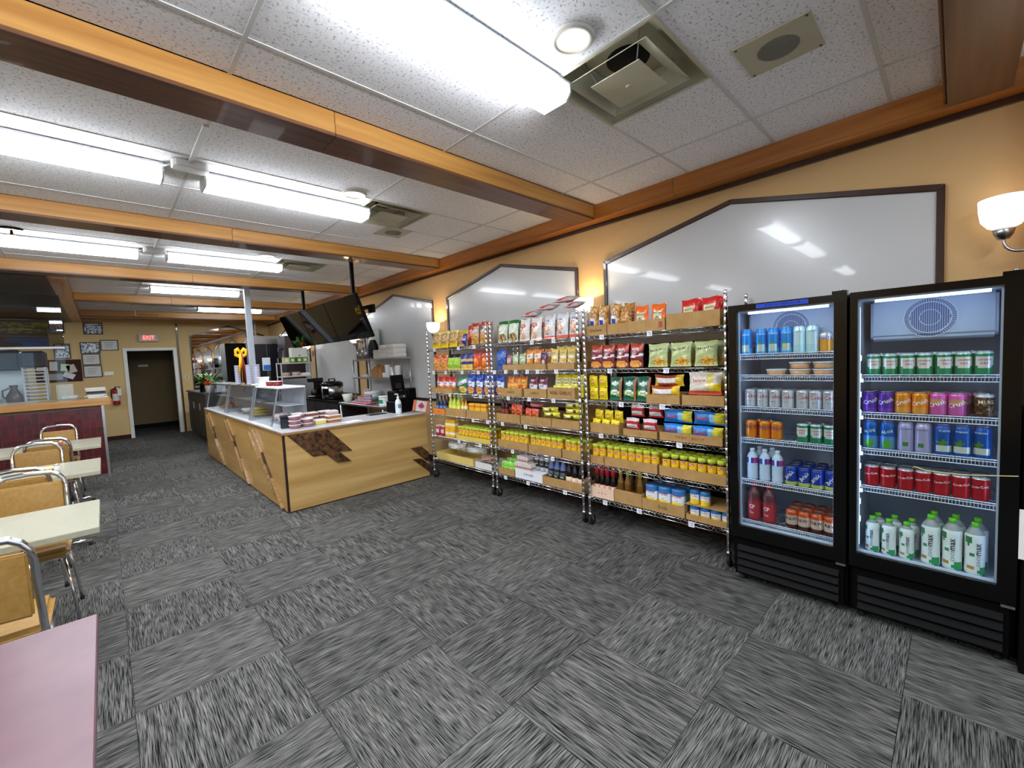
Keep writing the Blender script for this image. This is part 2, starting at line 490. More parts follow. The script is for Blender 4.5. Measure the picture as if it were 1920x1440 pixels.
# wooden beams
def beam(n, y0, x0, x1):
    cuts = [x for x in (-3.85, -1.41, 1.03) if x0+.2 < x < x1-.2]
    xs = [x0] + cuts + [x1]
    root = None
    for a, b in zip(xs, xs[1:]):
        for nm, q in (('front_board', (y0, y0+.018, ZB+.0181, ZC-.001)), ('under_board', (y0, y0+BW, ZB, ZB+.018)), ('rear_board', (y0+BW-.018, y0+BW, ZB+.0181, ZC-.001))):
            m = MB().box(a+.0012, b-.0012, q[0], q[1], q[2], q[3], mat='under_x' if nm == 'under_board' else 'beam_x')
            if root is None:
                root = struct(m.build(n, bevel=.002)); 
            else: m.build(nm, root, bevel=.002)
    m = MB(); m.tube([(x0, y0+BW+.008, ZB+.03), (x1, y0+BW+.008, ZB+.03)], .009, 6, mat='under_x'); m.build('moulding', root)
    return root
for k, y in enumerate(FR):
    beam('trim_%d' % (k+1), y, XL if y < 7.7 else -.24, 3.455)
def fascia(n, ycuts):
    root = None
    for a, b in zip(ycuts, ycuts[1:]):
        for nm, q in (('face_board', (3.46, 3.478, ZB+.0181, ZC-.001)), ('under_board', (3.46, XR-.001, ZB, ZB+.018))):
            m = MB().box(q[0], q[1], a+.0012, b-.0012, q[2], q[3], mat='beam_y')
            if root is None: root = struct(m.build(n, bevel=.002))
            else: m.build(nm, root, bevel=.002)
    MB().box(XR-.022, XR-.001, YF, YB, ZB-.035, ZB-.001, mat='trim_dark').build('moulding', root)
fascia('trim_10', [YF, -.8, 1.62, 4.06, 6.5, 8.94, 11.4, YB-.14])
f = struct(MB().box(-.25, 3.46, YB-.14, YB-.12, ZB+.0181, ZC-.001, mat='beam_x').build('trim_11'))
MB().box(-.25, 3.46, YB-.14, YB, ZB, ZB+.018, mat='beam_x').build('under_board', f)
# dropped soffit over the service room on the left
sf = struct(MB().box(XL, -.40, 7.80, YB-.001, 2.80, 2.94, mat='dark_ceiling').build('trim_12'))
MB().box(-.40, -.245, 7.775, YB-.145, 2.80, ZC-.001, mat='beam_y').build('edge_board', sf)

# pentagonal white wall panels
def wall_panel(i, y0, y1, lab):
    zs, za, z0 = 2.44, 2.69, .95
    root = thing('wall_panel', lab, 'wall panel', (XR, (y0+y1)/2, z0), 0, 'white gabled panels on the right wall')
    h = (y1-y0)/2; zb, zt = zs-z0, za-z0
    MB().prism([(-h+.02, 0), (h-.02, 0), (h-.02, zb-.01), (0, zt-.01), (-h+.02, zb-.01)], 0, -.008, -.001, mat='whiteboard').build('board', root)
    P = [(-h, 0), (h, 0), (h, zb), (0, zt), (-h, zb)]; w = .036
    Q = [(-h+w, w), (h-w, w), (h-w, zb-w*.9), (0, zt-w*1.02), (-h+w, zb-w*.9)]
    for a in range(5):
        b = (a+1) % 5
        MB().prism([P[a], P[b], Q[b], Q[a]], 0, -.024, -.0005, mat='trim_dark').build('frame_rail', root, bevel=.004)
wall_panel(0, .06, 2.39, 'white gabled wall panel with dark frame above the two black coolers')
wall_panel(1, 2.70, 5.01, 'white gabled wall panel with dark frame behind the two farther snack racks')
wall_panel(2, 5.36, 7.68, 'white gabled wall panel with dark frame behind the prep table shelf')
wall_panel(3, 8.03, 10.3, 'white gabled wall panel behind the big steel cooker, half hidden by screens')
wall_panel(4, 10.6, 12.9, 'farthest white gabled wall panel, near the steel refrigerator')

# ================================================================ ceiling fittings
def make_fixture():
    r = thing('ceiling_light', 'x', 'light')
    h = .61
    MB().box(-h, h, -.105, .105, -.016, 0, 'e9ebec', 'satin').build('housing', r, bevel=.003)
    pts = [(-.1, -.0165), (-.1, -.052), (-.072, -.088), (.072, -.088), (.1, -.052), (.1, -.0165)]
    m = MB(); m.prism(pts, 0, -h+.012, h-.012, mat='tube')
    for i, f in enumerate(m.f):
        if len(f) == 4:
            zs = [m.v[q][2] for q in f]
            if max(zs) > -.02: m.m[i] = 'tube_side'
    m.build('diffuser', r)
    for s in (-1, 1):
        a, b = sorted((s*(h-.012), s*h))
        MB().prism([(y*1.03, z*1.02 - (0 if z > -.03 else .0)) for y, z in pts], 0, a, b, 'e4e8ea', 'satin').build('end_cap', r)
    return r
FIX = [(1.23, 1.49, 'first row of ceiling lights, large glowing tube above the carpet'),
       (1.23, 3.75, 'right fluorescent wrap light in the bay with the second square vent'),
       (-.21, 3.75, 'left fluorescent wrap light in the second bay, beside the white junction box'),
       (1.25, 6.38, 'right fluorescent wrap light in the third bay from the camera'),
       (-.21, 6.38, 'left fluorescent wrap light in the third bay, above the dining tables'),
       (1.26, 8.92, 'fluorescent wrap light of the fourth bay, above the glass display cases'),
       (2.2, 11.4, 'farthest fluorescent wrap light, over the kitchen behind the grey post'),
       (-.21, 1.49, 'fluorescent wrap light left of the first row, out over the pink table'),
       (1.23, -1.2, 'added unseen fluorescent wrap light near the front window on the right side'),  # this pair behind the camera is out of view, added for illumination
       (-.21, -1.2, 'added unseen fluorescent wrap light near the front window on the left side'),
       (-1.9, 11.6, 'added fluorescent wrap light brightening the room under the dark soffit behind the glass'),  # added fill light for the service room and the landscape picture
       (-2.9, 1.49, 'added unseen fluorescent wrap light at the far left of the first bay'),  # far left column is out of view, added for more room light
       (-2.9, 3.75, 'added unseen fluorescent wrap light at the far left of the second bay'),
       (-2.9, 6.38, 'added unseen fluorescent wrap light at the far left of the third bay')]
for x, y, l in FIX:
    place('fixture', make_fixture, l, 'light', (x, y, ZC-.005 if y < 11.5 else 2.799), 0, 'fluorescent wrap lights')
def make_downlight():
    r = thing('recessed_downlight', 'x', 'light')
    MB().lathe([(.066, 0), (.068, -.012), (.094, -.012), (.1, -.004), (.1, 0)], 28, col='dcd8cc', caps=False).build('trim_ring', r)
    MB().lathe([(0.001, -.004), (.03, -.006), (.064, -.003)], 24, mat='bulb', caps=False).build('lens', r)
    return r
for x, y, l in ((1.61, 1.20, 'round recessed downlight next to the large square vent'), (1.60, 3.44, 'round recessed downlight beside the second vent, in the second bay'), (1.58, 5.95, 'small distant round downlight in the third bay')):
    place('downlight', make_downlight, l, 'light', (x, y, ZC-.001), 0, 'recessed downlights')
def make_vent():
    r = thing('ceiling_vent', 'x', 'vent')
    D = 'diffuser_vent'
    def frus(a, za, b, zb, th=.004):
        m = MB(); A = [(-a,-a,za),(a,-a,za),(a,a,za),(-a,a,za)]; B = [(-b,-b,zb),(b,-b,zb),(b,b,zb),(-b,b,zb)]
        vs = A + B + [(x, y, z+th) for x, y, z in A] + [(x, y, z+th) for x, y, z in B]
        fs = []
        for i in range(4):
            j = (i+1) % 4
            fs += [(i, i+4, j+4, j), (8+i, 8+j, 12+j, 12+i), (i, j, 8+j, 8+i), (i+4, i+12, j+12, j+4)]
        return m.add(vs, fs, 'ffffff', D)
    m = frus(.296, 0, .2, .10)
    m.box(-.305, .305, -.305, -.29, -.006, .02, mat=D); m.box(-.305, .305, .29, .305, -.006, .02, mat=D)
    m.box(-.305, -.29, -.29, .29, -.006, .02, mat=D); m.box(.29, .305, -.29, .29, -.006, .02, mat=D)
    m.build('housing', r)
    MB().box(-.2, .2, -.2, .2, .104, .108, mat=D).build('top_plate', r)
    MB().lathe([(.001, .1), (.105, .1), (.11, .1035)], 24, col='080807', mat='matte', caps=False).build('duct_opening', r)
    frus(.225, -.012, .13, .06).build('outer_cone', r)
    m = MB(); m.box(-.14, .14, -.14, .14, -.028, -.022, mat=D); m.lathe([(.0, -.034), (.014, -.034), (.016, -.029)], 14, mat=D, caps=False)
    m.build('centre_plate', r, bevel=.002)
    for sx in (-1, 1):
        for sy in (-1, 1): MB().tube([(sx*.11, sy*.11, -.022), (sx*.16, sy*.16, .1)], .003, 5, mat='steel').build('hanger', r)
    return r
vl = ['large dusty square ceiling vent with nested cones beside the nearest light', 'square ceiling vent at the end of the second row light', 'distant square ceiling vent in the third bay']
for (x0, x1, y0, y1), l in zip(VENTS, vl):
    place('vent', make_vent, l, 'vent', ((x0+x1)/2, (y0+y1)/2, ZC), 0, 'square ceiling vents', scale=(1, (y1-y0)/.61, 1))
def make_speaker():
    r = thing('ceiling_speaker', 'x', 'speaker')
    MB().box(-.15, .15, -.155, .155, -.007, 0, 'b5ae92', 'satin').build('plate', r, bevel=.002)
    m = MB(); m.lathe([(.001, -.0095), (.082, -.0095), (.086, -.0072)], 28, col='77746a', mat='matte', caps=False)
    for i in range(9):
        rr = .008 + i*.009; m.lathe([(rr, -.0096), (rr+.002, -.0112), (rr+.004, -.0096)], 24, col='8c897e', mat='matte', caps=False)
    m.build('grille', r)
    for sx in (-1, 1):
        for sy in (-1, 1):
            MB().lathe([(.001, -.0085), (.006, -.0085), (.006, -.007)], 8, c=(sx*.135, sy*.14, 0), col='15120c', caps=False).build('screw', r)
    return r
place('speaker', make_speaker, 'beige square ceiling speaker plate with round grille, near the right fascia', 'speaker', (2.395, .60, ZC-.001), 0, 'ceiling speakers')
place('speaker', make_speaker, 'faint beige ceiling speaker plate in the second bay, past its vent', 'speaker', (2.36, 4.20, ZC-.001), 0, 'ceiling speakers')
def make_jbox():
    r = thing('junction_box', 'x', 'junction box')
    m = MB(); m.prism([(-.1, -.03), (-.075, -.055), (.075, -.055), (.1, -.03), (.1, .03), (.075, .055), (-.075, .055), (-.1, .03)], 2, -.05, 0, 'dededc', 'satin')
    m.build('cover', r, bevel=.006)
    MB().box(-.014, .014, -.62, -.05, -.02, -.0045, 'd4d4d2', 'satin').build('conduit', r)
    m = MB(); m.tube([(-.09, .02, -.02), (-.12, .05, -.03), (-.15, .09, -.02)], .008, 6, 'd0d0ce', 'satin'); m.tube([(.08, .02, -.02), (.1, .05, -.03), (.12, .08, -.02)], .008, 6, 'd0d0ce', 'satin')
    m.build('cable', r)
    return r
place('jbox', make_jbox, 'white junction box with conduit between the second bay lights', 'junction box', (.53, 3.57, ZC), 0, 'ceiling junction boxes')
place('jbox', make_jbox, 'small distant white junction box between the third bay lights', 'junction box', (.53, 6.22, ZC), 0, 'ceiling junction boxes')
r = thing('sprinkler_head', 'black sprinkler escutcheon with brass head near the left third bay light', 'sprinkler', (-.5, 6.05, ZC))
MB().lathe([(.001, -.008), (.075, -.012), (.085, -.001)], 20, mat='black_gloss', caps=False).build('escutcheon', r)
MB().lathe([(.008, -.012), (.012, -.05), (.022, -.055), (.022, -.06), (.001, -.06)], 12, col='b0764a', mat='flatm').build('head', r)
r = thing('sprinkler_head', 'tiny white sprinkler head hanging before the last beam near the doorway', 'sprinkler', (.62, 12.4, ZC))
MB().lathe([(.03, 0), (.03, -.01), (.012, -.02), (.012, -.1), (.03, -.11), (.001, -.13)], 12, col='d8d4c8').build('head', r)

# ================================================================ wall sconces
def make_sconce():
    r = thing('wall_sconce', 'x', 'sconce')
    prof = [(.03, -.075), (.06, -.062), (.085, -.03), (.094, .02), (.096, .068), (.090, .068), (.088, .02), (.078, -.028), (.05, -.057), (.02, -.068)]
    MB().lathe(prof, 32, c=(-.14, 0, 0), mat='shade_glow', caps=False).build('shade', r)
    MB().lathe([(.001, -.125), (.022, -.122), (.036, -.1), (.042, -.075), (.02, -.066), (.001, -.066)], 24, c=(-.14, 0, 0), mat='steel').build('cup', r)
    pts = [(-.14 + .0, 0, -.12)] + [(-.14 + .055*(1-math.cos(a)), 0, -.13-.055*math.sin(a)) for a in [PI*k/10 for k in range(0, 6)]] + [(-.05, 0, -.187), (-.012, 0, -.185)]
    m = MB(); m.tube(pts, .007, 8, mat='steel'); m.build('arm', r)
    MB().prism([(.05*math.cos(a), -.18+.07*math.sin(a)) for a in [2*PI*k/20 for k in range(20)]], 0, -.014, -.001, mat='steel').build('back_plate', r, bevel=.003)
    return r
for y, z, l in ((-.17, 2.19, 'wall sconce with white bowl shade above the right cooler'), (2.545, 2.03, 'lit wall sconce between the two large white panels, over the racks'), (5.19, 2.03, 'lit wall sconce at the left end of the snack racks'), (7.84, 2.03, 'lit wall sconce beyond the hanging screens'), (10.45, 2.03, 'farthest lit wall sconce near the steel refrigerator')):
    place('sconce', make_sconce, l, 'sconce', (XR, y, z) if y > 0 else (3.45, -.30, z), 0 if y > 0 else -PI/2, 'wall sconces', (1, 1, 1) if y > 0 else (1, 1.1, 1.1))
    if y > 0:
        ld = bpy.data.lights.new('sconce_bulb', 'POINT'); ld.energy = 4.5; ld.color = (1, .74, .42); ld.shadow_soft_size = .02
        lo = bpy.data.objects.new('sconce_bulb', ld); COL.objects.link(lo); lo.location = (XR-.14, y, z+.03)
# ================================================================ wire racks
SZ = [1.71, 1.42, 1.14, .855, .57, .265]        # shelf heights, top to bottom
RX0, RX1 = 3.10, 3.515                           # front and rear posts
def make_shelf_mesh(L):
    """chromed wire shelf, front edge at local x=0, running along y, depth along +x"""
    D = RX1-RX0; m = MB(); h = L/2
    for x in (0, D):
        for z in (0, -.028): m.tube([(x, -h+.016, z), (x, h-.016, z)], .0032, 4)
        n = int(L/.052)*2; pts = [(x, -h+.02 + (L-.04)*i/n, -.001 if i % 2 else -.027) for i in range(n+1)]
        m.tube(pts, .0022, 3)
    for y in (-h+.012, h-.012):
        for z in (0, -.028): m.tube([(.016, y, z), (D-.016, y, z)], .0032, 4)
    for x in (.1, .21, .32): m.tube([(x, -h+.012, -.006), (x, h-.012, -.006)], .003, 4)
    n = int(L/.026)
    for i in range(1, n): y = -h + L*i/n; m.tube([(0, y, .0015), (D, y, .0015)], .0018, 3)
    return m.mesh('shelf')
SHELFM = make_shelf_mesh(1.19)
def make_rack():
    r = thing('wire_rack', 'x', 'rack')
    L, D = 1.19, RX1-RX0
    for z in SZ:
        o = bpy.data.objects.new('shelf', SHELFM); COL.objects.link(o); o.parent = r; o.location = (0, 0, z-.004)
    for x in (0, D):
        for y in (-L/2, L/2):
            m = MB(); prof = [(.0125, .115)]
            z = .14
            while z < 1.93: prof += [(.0125, z-.003), (.0115, z-.0015), (.0125, z)]; z += .0508
            prof += [(.0125, 1.94), (.010, 1.948), (.001, 1.95)]
            m.lathe(prof, 10, c=(x, y, 0), mat='chrome'); 
            for zz in SZ: m.lathe([(.0135, zz-.04), (.017, zz-.036), (.017, zz+.001), (.0135, zz+.004)], 10, c=(x, y, 0), mat='chrome', caps=False)
            m.build('post', r)
            c = MB()
            c.lathe([(.001, .095), (.02, .097), (.02, .112), (.013, .118)], 12, c=(x, y, 0), mat='chrome')
            yo = .012
            for s in (-1, 1): c.prism([(x-.012, .1), (x+.016, .1), (x+.034, .046), (x+.014, .04)], 1, y+s*.017-.0015, y+s*.017+.0015, 'ffffff', 'chrome')
            c = c.build('caster', r)
            w = MB(); xf = Matrix.Translation((x+.022, y-.013, .0475)) @ Matrix.Rotation(-PI/2, 4, 'X')
            w.lathe([(.001, 0), (.03, 0), (.046, .004), (.0475, .013), (.046, .022), (.03, .026), (.001, .026)], 20, mat='rubber', xf=xf)
            w.build('wheel', c)
    return r
RACKY = [(4.215, 'left'), (2.955, 'middle'), (1.695, 'right')]
racks = []
for (y, n), lab in zip(RACKY, ('farthest chrome wire shelving rack on casters, touching the plywood counter', 'middle chrome wire shelving rack of the three, full of snacks and jars', 'nearest chrome wire shelving rack, beside the left black cooler')):
    racks.append(place('rack', make_rack, lab, 'rack', (RX0, y, 0), 0, 'chrome wire shelving racks'))
# white price tags clipped to the shelf edges: (rack, shelf, y)
tagm = MB(); tagm.box(-.003, 0, -.022, .022, -.036, .004, 'f2f2f4', 'matte')
for k in range(3): tagm.box(-.0034, -.003, -.015, .015-.006*k, -.008-.009*k, -.0045-.009*k, '5a6a9a', 'matte')
tagm = tagm.mesh('price_tag')
for rk, sh, ys in ((0,0,(4.64,4.13,3.83)),(0,1,(4.69,4.42,4.08,3.78)),(0,2,(4.36,3.76)),(0,3,(3.92,3.66)),(0,4,(4.22,3.81)),
                   (1,0,(2.92,2.64,2.41)),(1,1,(3.50,3.32,3.17,3.0,2.86,2.62)),(1,2,(3.3,2.99,2.67)),(1,3,(3.41,3.06)),(1,4,(3.27,2.71)),(1,5,(3.40,3.06,2.57)),
                   (2,0,(2.10,1.66)),(2,1,(2.03,1.53)),(2,2,(1.93,1.57)),(2,3,(2.14,1.84,1.44)),(2,5,(2.12,1.79,1.36))):
    for y in ys:
        o = bpy.data.objects.new('price_tag', tagm); COL.objects.link(o); o.parent = racks[rk]
        o.location = (-.008, y - RACKY[rk][0], SZ[sh]-.002)

# ================================================================ packaged goods: builders
def noisy(c, k, amt=.12):
    h = [int(c[i:i+2], 16) for i in (0, 2, 4)]; f = 1 + amt*(2*random.random()-1)*k
    return '%02x%02x%02x' % tuple(max(0, min(255, int(x*f))) for x in h)
def bag_geo(mb, w, h, t, paintf, nx=14, ny=18, seed=0, mat='foil', crimp=.05, sag=0.0, writing=()):
    """pillow bag standing on z=0, front to -Y. paintf(u, v)->hex with u, v in 0..1"""
    rnd = random.Random(seed)
    ph = [rnd.uniform(0, 6.28) for _ in range(8)]
    def thick(u, v):
        a = max(0.0, 1-abs(2*u-1)**2.6)**.55
        vv = (v-crimp)/(1-2*crimp) if crimp else v
        b = 0 if vv <= 0 or vv >= 1 else (1-abs(2*vv-1-.22*(1-vv))**3.2 if abs(2*vv-1-.22*(1-vv)) < 1 else 0)
        b = max(0, b)**.7
        wr = 1 + .10*math.sin(9*u+ph[0]+5*v) + .08*math.sin(17*v+ph[1]-6*u) + .05*math.sin(31*u+ph[2]+11*v)
        return .5*t*a*b*wr + .0006
    def P(u, v, s):
        edge = 1 - .07*math.sin(PI*v)**.7 + .008*math.sin(22*v+ph[3])
        x = (u-.5)*w*edge
        z = v*h*(1-.02*math.sin(PI*u)) + .004*math.sin(6.28*u+ph[4])*v
        th = thick(u, v)
        y0 = -.012*math.sin(PI*v)*0 + .006*math.sin(3*u+ph[5])*v*v
        return (x, s*th + y0, z)
    for s in (-1, 1):
        vs = []; fs = []; cs = []
        for j in range(ny+1):
            for i in range(nx+1): vs.append(P(i/nx, j/ny, s))
        for j in range(ny):
            for i in range(nx):
                a = j*(nx+1)+i; f = (a, a+1, a+nx+2, a+nx+1)
                fs.append(f if s < 0 else f[::-1])
                u, v = (i+.5)/nx, (j+.5)/ny
                cs.append(paintf(u if s < 0 else 1-u, v))
        mb.add(vs, fs, cs, mat, True)
    for wd in writing:
        txt, u, v, sz, col = wd[:5]; rot = wd[5] if len(wd) > 5 else 0; fit = wd[6] if len(wd) > 6 else .9
        def pl(X, Z):
            uu = min(.98, max(.02, X/w+.5)); vv = min(.98, max(.02, Z/h))
            p = P(uu, vv, -1); return (p[0], p[1]-.0016, p[2])
        mb.text(txt, sz*h, ((u-.5)*w, 0, v*h), col, 'satin', rot=rot, fit=fit*w, plane=pl)
def design(base, shapes, nz=.06):
    def f(u, v):
        c = base
        for s in shapes:
            k = s[0]
            if k == 'band' and s[1] <= v + (u-.5)*s[3] < s[2]: c = s[4]
            elif k == 'ell' and ((u-s[1])/s[3])**2 + ((v-s[2])/s[4])**2 < 1: c = s[5]
            elif k == 'box' and s[1] <= u < s[2] and s[3] <= v < s[4]: c = s[5]
            elif k == 'mix' and s[1] <= v < s[2]: c = random.choice(s[3])
            elif k == 'mixell' and ((u-s[1])/s[3])**2 + ((v-s[2])/s[4])**2 < 1: c = random.choice(s[5])
        return noisy(c, 1, nz)
    return f
def bag(name, w, h, t, base, shapes, writing=(), seed=0, **k):
    def b():
        m = MB(); bag_geo(m, w, h, t, design(base, shapes), seed=seed, writing=writing, **k)
        return m.build(name)
    return b
CHIPC = ['e8a23c', 'd98a2a', 'f0b850', 'c8761e']
